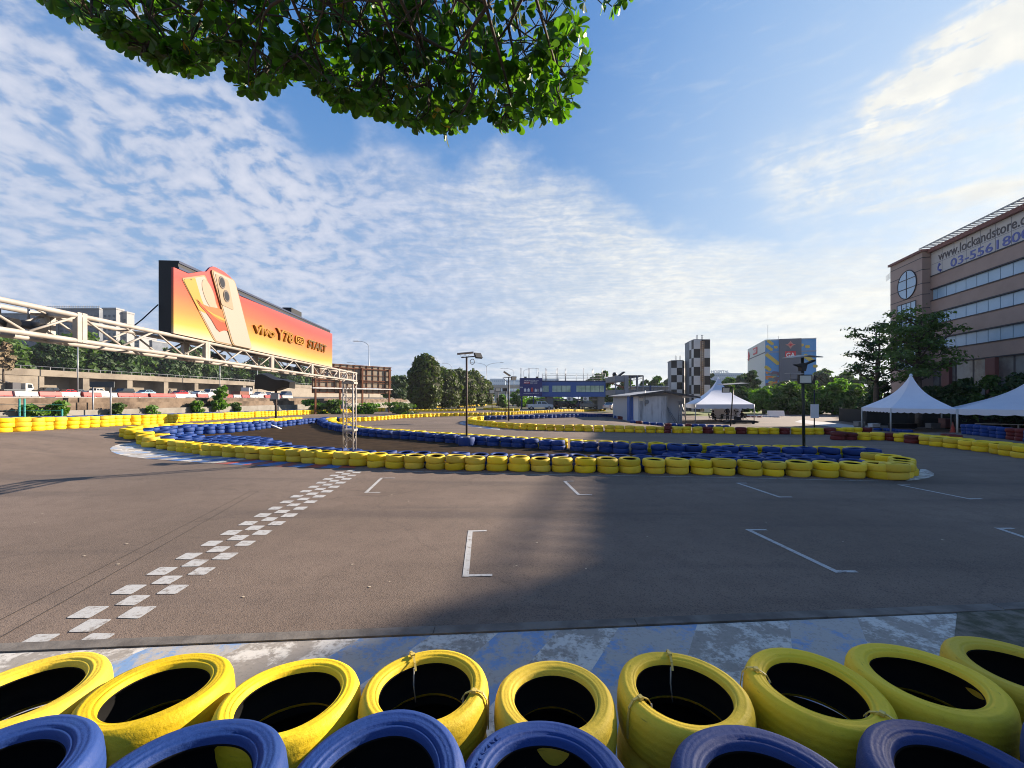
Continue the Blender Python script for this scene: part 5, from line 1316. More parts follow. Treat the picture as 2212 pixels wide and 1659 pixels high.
mb = MB()
for k in range(4): x = ax_(1124 + 1.7 * k); mb.prism([(x, YA, azz(838)), (x + .08, YA, azz(838)), (x - .05, YA, azz(835.5)), (x - .13, YA, azz(835.5))], (0, -.02, 0))
part('stripe_print', mb, m_pw, ap)
# cars under the building
vehicle('suv', 'black', (PX(1218, 88), 87, 0), radians(25), 'dark car parked under the left half of the blue building', 'cars parked near the blue building'); vehicle('suv', 'grey', (PX(1266, 88), 87, 0), radians(25), 'dark car parked under the right half of the blue building', 'cars parked near the blue building')
vehicle('pickup', 'silver', (PX(1166, 82), 82, 0), radians(8), 'pale pickup parked left of the grey pier', 'cars parked near the blue building'); vehicle('car', 'grey', (PX(1300, 92), 92, 0), radians(35), 'grey car half hidden by the right grey pier', 'cars parked near the blue building')
vehicle('car', 'white', (PX(1322, 80), 80, 0), radians(50), 'pale car parked between the pier and the mural wall', 'cars parked near the blue building')

# ------------------------------------------------------------------ grey tower, mural wall, hut
YT = 60.0
def P3(px, py, y): return PP(px, py, y)
gt = thing('steel_platform', 'open grey steel viewing platform with slab roof behind the white hut', 'platform', (PX(1360, YT), YT, 0))
m_pg = mat('grey paint', (.20, .22, .24), .6, noise=(.5, .5, (.14, .15, .16)))
def qb(px0, py0, px1, py1, y, dep, m, name, root, mi=None):
    mb = MB(); mb.obox((PX(px0, y), y, PZ(py1, y)), (PX(px1, y) - PX(px0, y), 0, 0), (0, dep, 0), (0, 0, PZ(py0, y) - PZ(py1, y))); return part(name, mb, m, root)
qb(1328.5, 812, 1349, 824, YT, 6, m_pg, 'fascia', gt); qb(1346, 810.5, 1389, 813, YT + .1, 7, mat('dark deck', (.05, .05, .055), .7), 'roof', gt); qb(1328.5, 842, 1349, 853, YT, 6, m_pg, 'parapet', gt)
for px, y, w in ((1329, YT, .16), (1349, YT - .02, .55), (1361, YT + 5, .2), (1374.5, YT + 5, .2), (1388.5, YT + 1, .16), (1376, YT, .16)): mb = MB(); mb.box((PX(px, y) + w / 2, y + .1, PZ(811, y) / 2), (w, w, PZ(811, y))); part('column', mb, m_pg, gt)
mb = MB()
for k in range(3): mb.tube([(PX(1349, YT), YT, PZ(842 + 4 * k, YT)), (PX(1376, YT), YT, PZ(842 + 4 * k, YT))], .035, 6)
for px in (1356, 1363, 1370): mb.tube([(PX(px, YT), YT, PZ(842, YT)), (PX(px, YT), YT, PZ(853, YT))], .03, 6)
for k in range(9): mb.tube([(PX(1362, YT), YT - .1, PZ(822, YT)) if k == 0 else (PX(1362 + 3 * k, YT), YT, PZ(822 - .9 * k, YT)), (PX(1362 + 3 * k, YT), YT, PZ(813, YT))], .03, 5)
mb.tube([(PX(1362, YT), YT, PZ(822.5, YT)), (PX(1389, YT), YT, PZ(817, YT))], .05, 6)
part('railing', mb, m_pg, gt)
mb = MB(); mb.obox((PX(1341, YT), YT + 2, PZ(811.5, YT)), (1.0, 0, .75), (.25, 0, -.1), (0, 1.0, 0)); part('roof_panel', mb, m_black, gt); mb = MB(); mb.lathe([(0, 0), (.3, .05), (.34, .4), (.2, .62), (0, .66)], 12, c=(PX(1335, YT), YT + 2, PZ(812, YT))); part('roof_tank', mb, m_black, gt)
# mural side wall
def mural_mat():
    m = bpy.data.materials.new('blue mural'); m.use_nodes = True
    t = NT(m.node_tree); b = t.n['Principled BSDF']; tcn = t.node('ShaderNodeTexCoord').outputs['Object']
    n = t.noise(tcn, .55, 5, .6); n2 = t.noise(tcn, .9, 3, .5, 1.0)
    c = t.mix(t.ss(n, .45, .55), C(.05, .10, .32), C(.17, .18, .24)); c = t.mix(t.ss(n2, .62, .66), c, C(.35, .14, .07)); c = t.mix(t.ss(n2, .30, .36, 1, 0), c, C(.24, .23, .27))
    t.put(b.inputs['Base Color'], c); b.inputs['Roughness'].default_value = .7
    return m
mw = thing('mural_wall', 'blue wall with peeling mural running back from the white hut', 'wall', (PX(1345, 50), 50, -.3))
A = Vector((PX(1357.5, 46.2), 46.2, 0)); B = Vector((PX(1327.5, 58), 58, 0))
mb = MB(); mb.add([A - UP * .6, B - UP * .6, B + UP * PZ(856, 58), A + UP * PZ(854.5, 46.2), A + Vector((3, 1, -.6)), B + Vector((3, 1, -.6)), B + Vector((3, 1, PZ(856, 58))), A + Vector((3, 1, PZ(854.5, 46.2)))], [(0, 1, 2, 3), (7, 6, 5, 4), (3, 2, 6, 7), (1, 5, 6, 2), (0, 3, 7, 4)]); part('mural', mb, mural_mat(), mw)
# low building with roof terrace between
lb = thing('terrace_building', 'grey-blue low building with roof terrace rails behind the white hut', 'building', (PX(1420, 66), 66, 0))
qb(1349, 842, 1448, 858, 66, 6, m_pg, 'wall', lb); qb(1378, 834.5, 1442, 842, 70, 5, mat('terrace wall', (.32, .30, .28), .8), 'upper_wall', lb); qb(1376, 833.5, 1446, 835, 69.5, 6, m_white, 'roof', lb)
mb = MB()
for k in range(3): mb.tube([(PX(1378, 66), 66, PZ(839 + 2.2 * k, 66) + .4), (PX(1448, 66), 66, PZ(839 + 2.2 * k, 66) + .4)], .03, 5)
for k in range(9): mb.tube([(PX(1378 + 8.5 * k, 66), 66, PZ(844, 66)), (PX(1378 + 8.5 * k, 66), 66, PZ(838, 66) + .4)], .03, 5)
part('railing', mb, m_grey, lb); qb(1404, 832, 1407, 845, 65.8, .3, m_bdk, 'pole', lb); 
qb(1380, 829, 1382, 834, 69, .2, m_white, 'dish', lb)
# the white hut
YH = 45.0
hut = thing('hut', 'white streaked block hut with low gable roof beside the peaked tent', 'hut', (PX(1425, YH), YH, -.4))
def stain_mat():
    m = bpy.data.materials.new('streaked white wall'); m.use_nodes = True
    t = NT(m.node_tree); b = t.n['Principled BSDF']; tcn = t.node('ShaderNodeTexCoord').outputs['Object']
    mp = t.node('ShaderNodeMapping'); t.put(mp.inputs[0], tcn); mp.inputs['Scale'].default_value = (2.2, 2.2, .22); n = t.noise(mp.outputs[0], 1.0, 6, .6); n2 = t.noise(tcn, 1.2, 4, .5)
    c = t.mix(t.mul(t.ss(n, .48, .72), .8), C(.52, .54, .56), C(.10, .115, .13)); c = t.mix(t.mul(t.ss(n2, .5, .7), .3), c, C(.33, .35, .37)); t.put(b.inputs['Base Color'], c); b.inputs['Roughness'].default_value = .8
    return m
m_stain = stain_mat(); m_hw = mat('plain hut wall', (.40, .42, .45), .8)
hx = lambda px: PX(px, YH); hzz = lambda py: PZ(py, YH)
mb = MB(); mb.obox((hx(1377), YH - .35, -.9), (hx(1439) - hx(1377), 0, 0), (0, 1.0, 0), (0, 0, hzz(856) + .9)); part('front_wall', mb, m_stain, hut)
mb = MB(); mb.prism([(hx(1366), YH + .66, -.9), (hx(1479), YH + .66, -.9), (hx(1479), YH + .66, hzz(855)), (hx(1429), YH + .66, hzz(846.5)), (hx(1366), YH + .66, hzz(855))], (0, 8, 0)); part('wall', mb, m_hw, hut)
mb = MB(); mb.obox((hx(1367), YH - .3, -.9), (hx(1376.8) - hx(1367), 0, 0), (0, .9, 0), (0, 0, hzz(856) + .9)); 
part('white_corner_panel', mb, m_white, hut)
mb = MB()
for k in range(6): mb.obox((hx(1358 + 1.5 * k), YH - .25 + .06 * (k % 2), -.9), (hx(1359.5) - hx(1358), 0, 0), (0, .9, 0), (0, 0, hzz(856) + .9))
part('blue_cladding', mb, m_bbl, hut)
m_roof = mat('grey roof sheet', (.30, .31, .32), .5)
for a, b in (((1356, 856), (1429, 845.5)), ((1505, 859), (1429, 845.5))):
    p, q = Vector((hx(a[0]), YH - .9, hzz(a[1]))), Vector((hx(b[0]), YH - .9, hzz(b[1]))); mb = MB(); mb.obox(p, q - p, (0, 10, 0), (0, 0, .10)); r_ = part('roof', mb, m_roof, hut)
    mb = MB(); mb.obox(p - Vector((0, .03, .10)), q - p, (0, .03, 0), (0, 0, .19)); part('fascia', mb, MATS['dark deck'], r_)
mb = MB(); mb.obox((hx(1378), YH - .39, hzz(866)), (hx(1387) - hx(1378), 0, 0), (0, .03, 0), (0, 0, hzz(860) - hzz(866))); part('notice_board', mb, mat('cream board', (.55, .52, .44), .7), hut)
mb = MB(); mb.tube([(hx(1391), YH - .4, hzz(843)), (hx(1391), YH - .4, hzz(877))], .04, 6); mb.tube([(hx(1385), YH - .4, hzz(858)), (hx(1406), YH - .4, hzz(857))], .025, 6); part('drain_pipe', mb, m_grey, hut)
mb = MB(); mb.tube([(hx(1394.5), YH - .37, hzz(868)), (hx(1394.5), YH - .48, hzz(868))], .24, 14); part('wall_fan', mb, m_pg, hut)
mb = MB(); mb.tube([(hx(1407), YH + .55, hzz(856.5)), (hx(1418), YH + .55, hzz(855))], .06, 6); part('tube_lamp', mb, m_grey, hut)
def ladder(a0, a1, b0, b1, lab):
    o = thing('ladder', lab, 'ladder', a0); mb = MB()
    for p, q in ((a0, a1), (b0, b1)): mb.tube([p, q], .035, 6)
    part('rail', mb, m_grey, o); mb = MB()
    for k in range(1, 9): t = k / 9; mb.tube([Vector(a0).lerp(Vector(a1), t), Vector(b0).lerp(Vector(b1), t)], .02, 5)
    part('rung', mb, m_grey, o); return o
zf = -.42
ladder((hx(1456), YH - .2, zf), (hx(1440.5), YH + .6, hzz(872)), (hx(1460.5), YH - .2, zf), (hx(1442), YH + .6, hzz(872)), 'slanting metal ladder leaning on the white hut wall')
a = ladder((hx(1464), YH - .1, zf), (hx(1469.5), YH + .2, hzz(867)), (hx(1467), YH - .5, zf), (hx(1470.5), YH + .1, hzz(867)), 'open step ladder standing against the hut by the tent')
mb = MB()
for p, q in (((hx(1481.5), YH - .1, zf), (hx(1473.5), YH + .2, hzz(867))), ((hx(1478.5), YH - .5, zf), (hx(1472.5), YH + .1, hzz(867)))): mb.tube([p, q], .035, 6)
for k in range(1, 8): t = k / 8; mb.tube([Vector((hx(1481.5), YH - .1, zf)).lerp(Vector((hx(1473.5), YH + .2, hzz(867))), t), Vector((hx(1478.5), YH - .5, zf)).lerp(Vector((hx(1472.5), YH + .1, hzz(867))), t)], .02, 5)
mb.box((hx(1471.5), YH + .15, hzz(866.5)), (.5, .3, .08)); part('rear_frame', mb, m_grey, a)

# ------------------------------------------------------------------ chequered towers
m_cb = mat('chequer black', (.018, .017, .017), .55); m_cw = mat('chequer white', (.62, .62, .60), .5, noise=(.7, .3, (.45, .43, .40))); m_rustp = mat('rust streaked panel', (.42, .24, .10), .7, noise=(.5, .9, (.55, .50, .44)))
def chequer_tower(label, y, pxs, ptop, rows, cols_per, rusty, z1px):
    o = thing('chequered_tower', label, 'tower', (PX((pxs[0] + pxs[-1]) / 2, y), y, 0)); zt = PZ(ptop, y)
    hgt = zt / rows
    corners = [Vector((PX(px, y + dy), y + dy, 0)) for px, dy in pxs_dy(pxs)]
    idx = 0
    for f, (a, b) in enumerate(zip(corners, corners[1:])):
        nc = cols_per[f]; mb = MB(); nrm = (b - a).cross(UP).normalized()
        for r in range(rows):
            for c_ in range(nc):
                p = a.lerp(b, c_ / nc); q = a.lerp(b, (c_ + 1) / nc); z0 = r * hgt; z1 = z0 + hgt
                mi = (r + c_ + idx) % 2
                if rusty and f == 1 and c_ == nc - 1 and r % 2 == 1: mi = mi
                mb.quad(p + UP * z0, q + UP * z0, q + UP * z1, p + UP * z1, mi)
                if mi == 1:                                # ribs of the white corrugated panels
                    for k in range(1, 6): zz = z0 + hgt * k / 6; mb.obox(p + UP * zz + nrm * .0, q - p, nrm * .03, UP * .05, 1)
        idx += nc; part('chequered_face', mb, [m_cb, m_cw], o)
    a, b = corners[0], corners[-1]; mb = MB(); pts = corners + [b + Vector((.4, 3.4, 0)), a + Vector((.6, 3.4, 0))]
    mb.prism([p + UP * (zt - .03) for p in pts], UP * .12); part('roof', mb, m_pg, o)
    mb = MB(); mb.prism([p.lerp(sum(pts, Vector()) / len(pts), .04) for p in pts], UP * (zt - .05)); part('core', mb, m_pg, o)
    m2 = MB(); xm = (a.x + b.x) / 2
    for dx in (-.45, .35):
        for d2 in (0, .17): m2.tube([(xm + dx + d2, y + 1.2, zt), (xm + dx + d2, y + 1.2, zt + .95)], .035, 5)
        m2.tube([(xm + dx, y + 1.2, zt + .95), (xm + dx + .17, y + 1.2, zt + .95)], .035, 5)
    part('roof_hoop', m2, m_grey, o); return o, corners, hgt, zt
def pxs_dy(p): return p_map[tuple(p)]
p_map = {(1489, 1534): [(1489, 2.2), (1498.5, 0), (1516, -.02), (1534, .0)], (1450, 1479): [(1450, .3), (1462, 0), (1474, .0), (1479.5, 1.8)]}
o, cs_, hg, zt = chequer_tower('taller chequered tower with a rusty ladder strip behind the white tent', 68, [1489, 1534], 734, 8, [2, 1, 1], True, 0)
a, b = Vector((PX(1513, 67.9), 67.9, 0)), Vector((PX(1521.5, 67.9), 67.9, 0)); mb = MB(); mb.obox(a, b - a, (0, .06, 0), UP * (zt - .2)); part('rusty_strip', mb, m_rustp, o)
mb = MB()
for k in range(34): z = .6 + k * .36; mb.tube([(PX(1515.5, 67.8), 67.8, z), (PX(1520, 67.8), 67.8, z)], .02, 4)
for px in (1515.5, 1520): mb.tube([(PX(px, 67.8), 67.8, .2), (PX(px, 67.8), 67.8, zt)], .03, 5)
part('ladder', mb, m_black, o)
chequer_tower('shorter chequered tower left of its taller twin', 72, [1450, 1479], 779, 7, [1, 1, 1], False, 0)

# ------------------------------------------------------------------ warehouse block with mural
m_gaw = mat('white warehouse cladding', (.60, .61, .58), .6); m_gag = mat('slate grey cladding', (.085, .095, .13), .6, noise=(.15, .3, (.11, .12, .16))); m_gab = mat('mural blue', (.07, .26, .56), .7, noise=(.2, .5, (.12, .32, .56))); m_my = mat('mural yellow', (.62, .43, .06), .7); m_mo = mat('mural orange', (.70, .17, .03), .7, noise=(.4, .5, (.7, .38, .05))); m_mp = mat('mural plum', (.16, .09, .12), .7); m_mt = mat('mural teal', (.11, .20, .22), .7)
K = Vector((PX(1653, 150), 150, 0)); Lf = Vector((PX(1615, 179), 179, 0)); Rf = Vector((PX(1763, 145.5), 145.5, 0)); zG = PZ(734, 150)
ga = thing('warehouse', 'tall block with white side and blue mural front behind the trees', 'building', K)
mb = MB(); back = Rf + (Lf - K); mb.prism([K, Rf, back, Lf], UP * zG); part('wall', mb, m_gaw, ga)
FD = (Rf - K).normalized(); FL = (Rf - K).length; FN = FD.cross(UP).normalized(); 
if FN.y > 0: FN = -FN
def fpt(u, z, d=0): return K + FD * u * FL + UP * z + FN * d
def fplate(name, pts, d, m, lab=None): mb = MB(); mb.prism([fpt(u, z, d) for u, z in pts], FN * .12); return part(name, mb, m, ga, lab)
fplate('mural_panel', [(0, 0), (.272, 0), (.272, zG - .3), (0, zG - .3)], .02, m_gab); fplate('mural_panel', [(.70, 0), (1, 0), (1, zG - .3), (.70, zG - .3)], .02, m_gab); mb = MB(); mb.obox(fpt(.272, 0, .0), FD * FL * .428, FN * .9, UP * zG); part('centre_bay', mb, m_gag, ga)
mb = MB(); mb.obox(fpt(0, zG - .3, .0), FD * FL, FN * .25, UP * .35); part('roof_edge', mb, m_gaw, ga)
for u0, u1 in ((0, .27), (.705, 1)): fplate('band', [(u0, zG * .80), (u1, zG * .80), (u1, zG * .815), (u0, zG * .815)], .15, mat('band grey', (.25, .27, .30), .6) if 'band grey' not in MATS else MATS['band grey'])
sl_ = (Lf - K).normalized(); SLn = sl_.cross(UP); SLn = SLn if SLn.x < 0 else -SLn; SLL = (Lf - K).length
mb = MB(); mb.obox(K + UP * zG * .80 + SLn * .02, sl_ * SLL, SLn * .1, UP * .35); part('side_band', mb, m_gag, ga)
def slot(u, z, L_, w, ang, m):
    pts = []; c_, s_ = cos(ang), sin(ang)
    for (a, b) in ((-L_, -w), (L_, -w), (L_ + w * .5, 0), (L_, w), (-L_, w), (-L_ - w * .5, 0)): pts.append((u + (a * c_ - b * s_) / FL, z + a * s_ + b * c_))
    fplate('mural_stroke', pts, .16, m)
for u, z, L_, w, a in ((.10, zG * .955, 1.0, .5, -.7), (.08, zG * .87, 1.1, .5, -.75), (.21, zG * .88, .4, .45, 0), (.14, zG * .70, 2.6, .6, -.75), (.05, zG * .56, 1.0, .55, -.7), (.83, zG * .875, .5, .5, 0), (.85, zG * .70, 1.6, .7, -.75), (.72, zG * .90, .4, .5, 0), (.73, zG * .69, .45, .5, 0), (.98, zG * .58, .5, .5, 0), (.88, zG * .33, 1.2, .6, -.7), (.90, zG * .30, 1.2, .6, .7)): slot(u, z, L_, w, a, m_my)
random.seed(4)
for k in range(34):
    z = zG * (.50 - .46 * k / 34) + random.uniform(-.5, .5); u = random.uniform(.03, .24); L_ = random.uniform(.6, 1.6); m = (m_mo, m_mp, m_mt, m_mp, m_mt, m_my)[k % 6]; w = random.uniform(.45, .9); ang = random.uniform(-.8, .6)
    pts = [(u + L_ * cos(t) * (1 + .25 * sin(3 * t + k)) / FL, z + w * sin(t) * (1 + .2 * cos(2 * t)) + ang * L_ * cos(t) * .4) for t in [i * pi / 6 for i in range(12)]]; fplate('mural_leaf', [(min(.268, max(.004, a)), b) for a, b in pts], .145 + .0025 * k, m)
# signs on the block
m_sr = mat('red sign', (.60, .015, .03), .5); m_sp = mat('pale red sign', (.5, .2, .17), .5)
uc = .485
fplate('red_sign', [(uc - .105, zG * .70), (uc + .105, zG * .70), (uc + .105, zG * .81), (uc - .105, zG * .81)], .92, m_sr)
part('lettering', text_fit('GA', fpt(uc - .088, zG * .717, 1.045), FD, UP, .176 * FL, zG * .07, .06, bold=.02), mat('white sign letter', (.75, .72, .72), .5), ga)
mb = MB()
o_ = [(0, 1), (.55, .2), (1, .12), (.9, 0), (.45, -.25), (0, -1), (-.45, -.25), (-.9, 0), (-1, .12), (-.55, .2)]; fplate('diamond_sign', [(uc + a * .10, zG * .905 + b * 1.35) for a, b in o_], .92, m_sp); fplate('diamond_sign', [(uc + a * .055, zG * .905 + b * .5) for a, b in o_], 1.05, m_sr)
def splate(name, u, z, w, h, m, t=.2): mb = MB(); mb.obox(K + sl_ * u * SLL + UP * z + SLn * .03, sl_ * w, SLn * t, UP * h); return part(name, mb, m, ga)
splate('side_sign', .40, zG * .845, 6.5, 2.6, m_sr); mb = text_fit('REDO', K + sl_ * (.40 * SLL + 6.0) + UP * zG * .865 + SLn * .24, -sl_, UP, 5.4, 1.6, .05, bold=.02); part('lettering', mb, MATS['white sign letter'], ga)
mb = MB(); c0 = K + sl_ * .9 * SLL + UP * zG * .86 + SLn * .05; mb.prism([c0 + sl_ * a + UP * b for a, b in ((0, 2), (1.4, 0), (0, -2), (-1.4, 0))], SLn * .2); part('diamond_sign', mb, m_sr, ga)
for px, y, t in ((1666, 152, 700), (1689, 150, 724)): mb = MB(); mb.tube([(PX(px, y), y + 2, zG), (PX(px, y), y + 2, PZ(t, y))], .06, 5); part('antenna', mb, m_grey, ga)
# far hospital
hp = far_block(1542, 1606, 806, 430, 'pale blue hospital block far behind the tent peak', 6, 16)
part('lettering', text_fit('HOSPITAL', (PX(1536, 429), 429, PZ(806, 429)), X_, Z_, 39 / F * 429, 6 / F * 429, .4, bold=.02), mat('hospital letter', (.45, .52, .60), .6), hp)

# ------------------------------------------------------------------ tents
m_tent = mat('white tent fabric', (.66, .68, .74), .6, noise=(.6, .4, (.55, .58, .66)), bump=(2.2, .4))
m_tentp = mat('tent post', (.42, .42, .40), .4)
def tent(label, corners, zeave, peak, valance, zbase, scallop=9):
    """four corners in plan, concave peaked roof"""
    c = sum((Vector((x, y, 0)) for x, y in corners), Vector()) / 4; o = thing('peaked_tent', label, 'tent', (c.x, c.y, zbase)); mb = MB(); N, M_ = 12, 12
    pk = Vector((c.x, c.y, peak)); H = peak - zeave
    for k in range(4):
        a = Vector((*corners[k], zeave)); b = Vector((*corners[(k + 1) % 4], zeave)); g = []
        for i in range(N + 1):
            t = i / N; r_ = []
            for j in range(M_ + 1):
                s = j / M_; e = a.lerp(b, s); q = e.lerp(Vector((c.x, c.y, 0)), t); zz = zeave + H * (.58 * t + .42 * t ** 4.5); q.z = zz - .10 * sin(pi * s) * sin(pi * min(1, t * 1.2)) * (1 - t); r_.append(q)
            g.append(r_)
        base = len(mb.v); mb.add([p for r_ in g for p in r_], [(i * (M_ + 1) + j, i * (M_ + 1) + j + 1, (i + 1) * (M_ + 1) + j + 1, (i + 1) * (M_ + 1) + j) for i in range(N) for j in range(M_)], 0, True)
    part('roof', mb, m_tent, o)
    for k in range(4):
        a = Vector((*corners[k], zeave)); b = Vector((*corners[(k + 1) % 4], zeave)); v = MB(); n = scallop * 6
        pts = [(a.lerp(b, i / n), valance + .07 * abs(sin(pi * scallop * i / n)) - .07) for i in range(n + 1)]
        for (p, h), (q, h2) in zip(pts, pts[1:]): v.quad(p, q, q - UP * h2, p - UP * h)
        part('valance', v, m_tent, o)
    for x, y in corners: mb = MB(); mb.tube([(x, y, zbase), (x, y, zeave)], .05, 8); part('post', mb, m_tentp, o)
    mb = MB(); mb.lathe([(0, peak + .03), (.07, peak + .0), (.13, peak - .16)], 12, c=(c.x, c.y, 0)); part('peak_cap', mb, m_tent, o); return o
def corner(px, y): return (PX(px, y), y)
tent('white peaked tent beside the hut with people under it', [corner(1502, 44.5), corner(1629, 46.0), corner(1594, 53.5), corner(1481, 52)], PZ(873.5, 45), PZ(815, 48.5), .50, -.5)
tB = tent('white peaked tent before the brown building, full peak in view', [corner(1924, 32.5), corner(2067, 29.6), corner(2034, 36.5), corner(1862, 37.2)], PZ(883, 31), PZ(807, 33.5), .36, -.5)
tent('white tent at the right edge with its peak out of view', [corner(2068, 29.0), corner(2500, 23.5), corner(2440, 31.5), corner(2055, 35)], PZ(884.5, 28), PZ(798, 28), .42, -.5)
# things and people under the first tent
m_skin = mat('skin', (.30, .17, .11), .6); m_hair = mat('dark hair', (.012, .01, .009), .7); m_cl1 = mat('dark blue shirt', (.03, .035, .06), .8); m_cl2 = mat('black clothes', (.015, .015, .018), .8); m_cl3 = mat('maroon shirt', (.10, .02, .02), .8)
def person(loc, pose, label, cloth, facing=0):
    """one continuous skinned body; joints (x right, y forward, z up) with radii"""
    x = loc
    if pose == 'stand':
        J = dict(pel=((0, 0, .95), .15), che=((0, .02, 1.28), .17), nec=((0, .02, 1.47), .065), hed=((0, .04, 1.60), .10), top=((0, .03, 1.70), .075), ls=((-.19, .02, 1.42), .07), le=((-.40, -.06, 1.18), .052), lw=((-.22, .12, 1.02), .038), lh=((-.17, .16, 1.0), .04), rs=((.19, .02, 1.42), .07), re=((.42, -.04, 1.20), .052), rw=((.24, .10, 1.0), .038), rh=((.18, .14, .98), .04), lk=((-.12, .03, .50), .085), la=((-.13, 0, .09), .05), lt=((-.14, .16, .04), .045), rk=((.12, .05, .50), .085), ra=((.14, 0, .09), .05), rt=((.15, .16, .04), .045))
    else:
        J = dict(pel=((0, 0, .50), .16), che=((0, .10, .84), .17), nec=((0, .15, 1.02), .065), hed=((0, .20, 1.15), .10), top=((0, .20, 1.25), .075), ls=((-.18, .12, .98), .07), le=((-.24, .26, .76), .05), lw=((-.12, .44, .68), .038), lh=((-.09, .50, .67), .04), rs=((.18, .12, .98), .07), re=((.25, .24, .75), .05), rw=((.12, .42, .66), .038), rh=((.09, .48, .65), .04), lk=((-.14, .44, .50), .085), la=((-.14, .42, .09), .05), lt=((-.15, .58, .04), .045), rk=((.14, .44, .50), .085), ra=((.15, .40, .09), .05), rt=((.16, .56, .04), .045))
    E = [('pel', 'che'), ('che', 'nec'), ('nec', 'hed'), ('hed', 'top'), ('che', 'ls'), ('ls', 'le'), ('le', 'lw'), ('lw', 'lh'), ('che', 'rs'), ('rs', 're'), ('re', 'rw'), ('rw', 'rh'), ('pel', 'lk'), ('lk', 'la'), ('la', 'lt'), ('pel', 'rk'), ('rk', 'ra'), ('ra', 'rt')]
    keys = list(J); me = bpy.data.meshes.new('person'); me.from_pydata([J[k][0] for k in keys], [(keys.index(a), keys.index(b)) for a, b in E], [])
    o = bpy.data.objects.new('person', me); o.location = loc; o.rotation_euler = (0, 0, facing); link(o); sk = o.modifiers.new('skin', 'SKIN'); sv = me.skin_vertices[0].data
    for i, k in enumerate(keys): sv[i].radius = (J[k][1],) * 2; sv[i].use_root = k == 'pel'
    o.modifiers.new('sub', 'SUBSURF').levels = 1
    dg = bpy.context.evaluated_depsgraph_get(); dg.update(); m2 = bpy.data.meshes.new_from_object(o.evaluated_get(dg)); o.modifiers.clear(); o.data = m2
    m2.materials.clear(); m2.materials.append(cloth); m2.materials.append(m_skin)
    hd_ = Vector(J['hed'][0])
    for p in m2.polygons:
        c_ = p.center; p.material_index = 1 if (c_.z > J['nec'][0][2] + .02 or (c_ - Vector(J['lh'][0])).length < .1 or (c_ - Vector(J['rh'][0])).length < .1) else 0; p.use_smooth = True
    props(o, label, 'person')
    mb = MB(); mb.lathe([(.0, .16), (.06, .15), (.105, .09), (.115, .02), (.10, -.04)], 14); hq = bpy.data.objects.new('hair', mb.mesh('hair', m_hair)); hq.location = hd_ + Vector((0, -.025, 0)); link(hq, o); return o
YP = 47.5
person((PX(1571, YP), YP, -.5), 'stand', 'standing person in dark clothes with hands on hips under the tent by the hut', m_cl1, radians(200)); person((PX(1605, YP), YP, -.5), 'sit', 'seated person in black at the right of the tent table', m_cl2, radians(100)); person((PX(1537, YP + 1), YP + 1, -.5), 'sit', 'seated person in dark clothes at the left of the tent by the hut', m_cl2, radians(-100))
def chair(px, y, label, rz, m):
    x = PX(px, y); o = thing('plastic_chair', label, 'chair', (x, y, -.5)); o.rotation_euler = (0, 0, rz)
    def pp(n_, mb): q = bpy.data.objects.new(n_, mb.mesh(n_, m)); link(q, o)
    mb = MB(); mb.box((0, 0, .44), (.46, .46, .04)); pp('seat', mb); mb = MB(); mb.obox((-.22, -.22, .46), (.44, 0, 0), (0, -.03, 0), (0, -.08, .45)); pp('backrest', mb)
    for sx in (-1, 1):
        for sy in (-1, 1): mb = MB(); mb.tube([(sx * .2, sy * .2, .43), (sx * .25, sy * .25, 0)], .022, 6); pp('leg', mb)
chair(1555, YP - .4, 'dark plastic chair left of the fan under the tent', .5, m_cl2); chair(1605, YP, 'dark plastic chair under the seated person right of the fan', radians(100), m_cl2); chair(1537, YP + 1, 'dark plastic chair under the seated person at the left of the tent', radians(-100), m_cl2)
tbt = thing('folding_table', 'low dark folding table under the tent by the hut', 'table', (PX(1574, YP - .3), YP - .5, -.5)); mb = MB(); mb.box((PX(1574, YP - .5), YP - .5, .22), (1.8, .7, .05)); part('tabletop', mb, m_pg, tbt)
for dx in (-.8, .8): mb = MB(); mb.tube([(PX(1574, YP - .5) + dx, YP - .5, -.5), (PX(1574, YP - .5) + dx, YP - .5, .2)], .03, 6); part('leg', mb, m_black, tbt)
fn = thing('standing_fan', 'large round standing fan under the tent by the hut', 'fan', (PX(1590, YP + .6), YP + .6, -.5)); xf = PX(1590, YP + .6); yf = YP + .6
mb = MB(); mb.tube([(xf, yf, -.5), (xf, yf, .55)], .035, 8); part('stand', mb, m_black, fn); mb = MB(); zf_ = PZ(890, yf)
for r in (.1, .2, .3, .4): mb.tube([(xf + r * cos(a), yf, zf_ + r * sin(a)) for a in [i * pi / 12 for i in range(25)]], .012, 4)
for k in range(18): a = k * pi / 9; mb.tube([(xf, yf, zf_), (xf + .4 * cos(a), yf, zf_ + .4 * sin(a))], .008, 4)
part('guard', mb, m_black, fn); mb = MB()
for k in range(3): a = k * 2.1; mb.prism([(xf, yf + .03, zf_), (xf + .34 * cos(a), yf + .03, zf_ + .34 * sin(a)), (xf + .3 * cos(a + .7), yf + .05, zf_ + .3 * sin(a + .7))], (0, .02, 0))
part('blade', mb, m_black, fn)
sc = MB(); sc.obox((PX(1540, 52), 52.2, -.45), (PX(1604, 52) - PX(1540, 52), 0, 0), (0, .08, 0), (0, 0, 1.75)); solo('tent_side_sheet', sc, m_tent, 'white sheet hung at the back of the tent by the hut', 'tent sheet', (PX(1570, 52), 52, -.5))
kt = thing('go_kart', 'dark go-kart parked in front of the tent by the hut', 'go-kart', (PX(1595, 44), 43.6, -.5)); xk, yk, zk = PX(1599, 43.6), 43.6, -.46
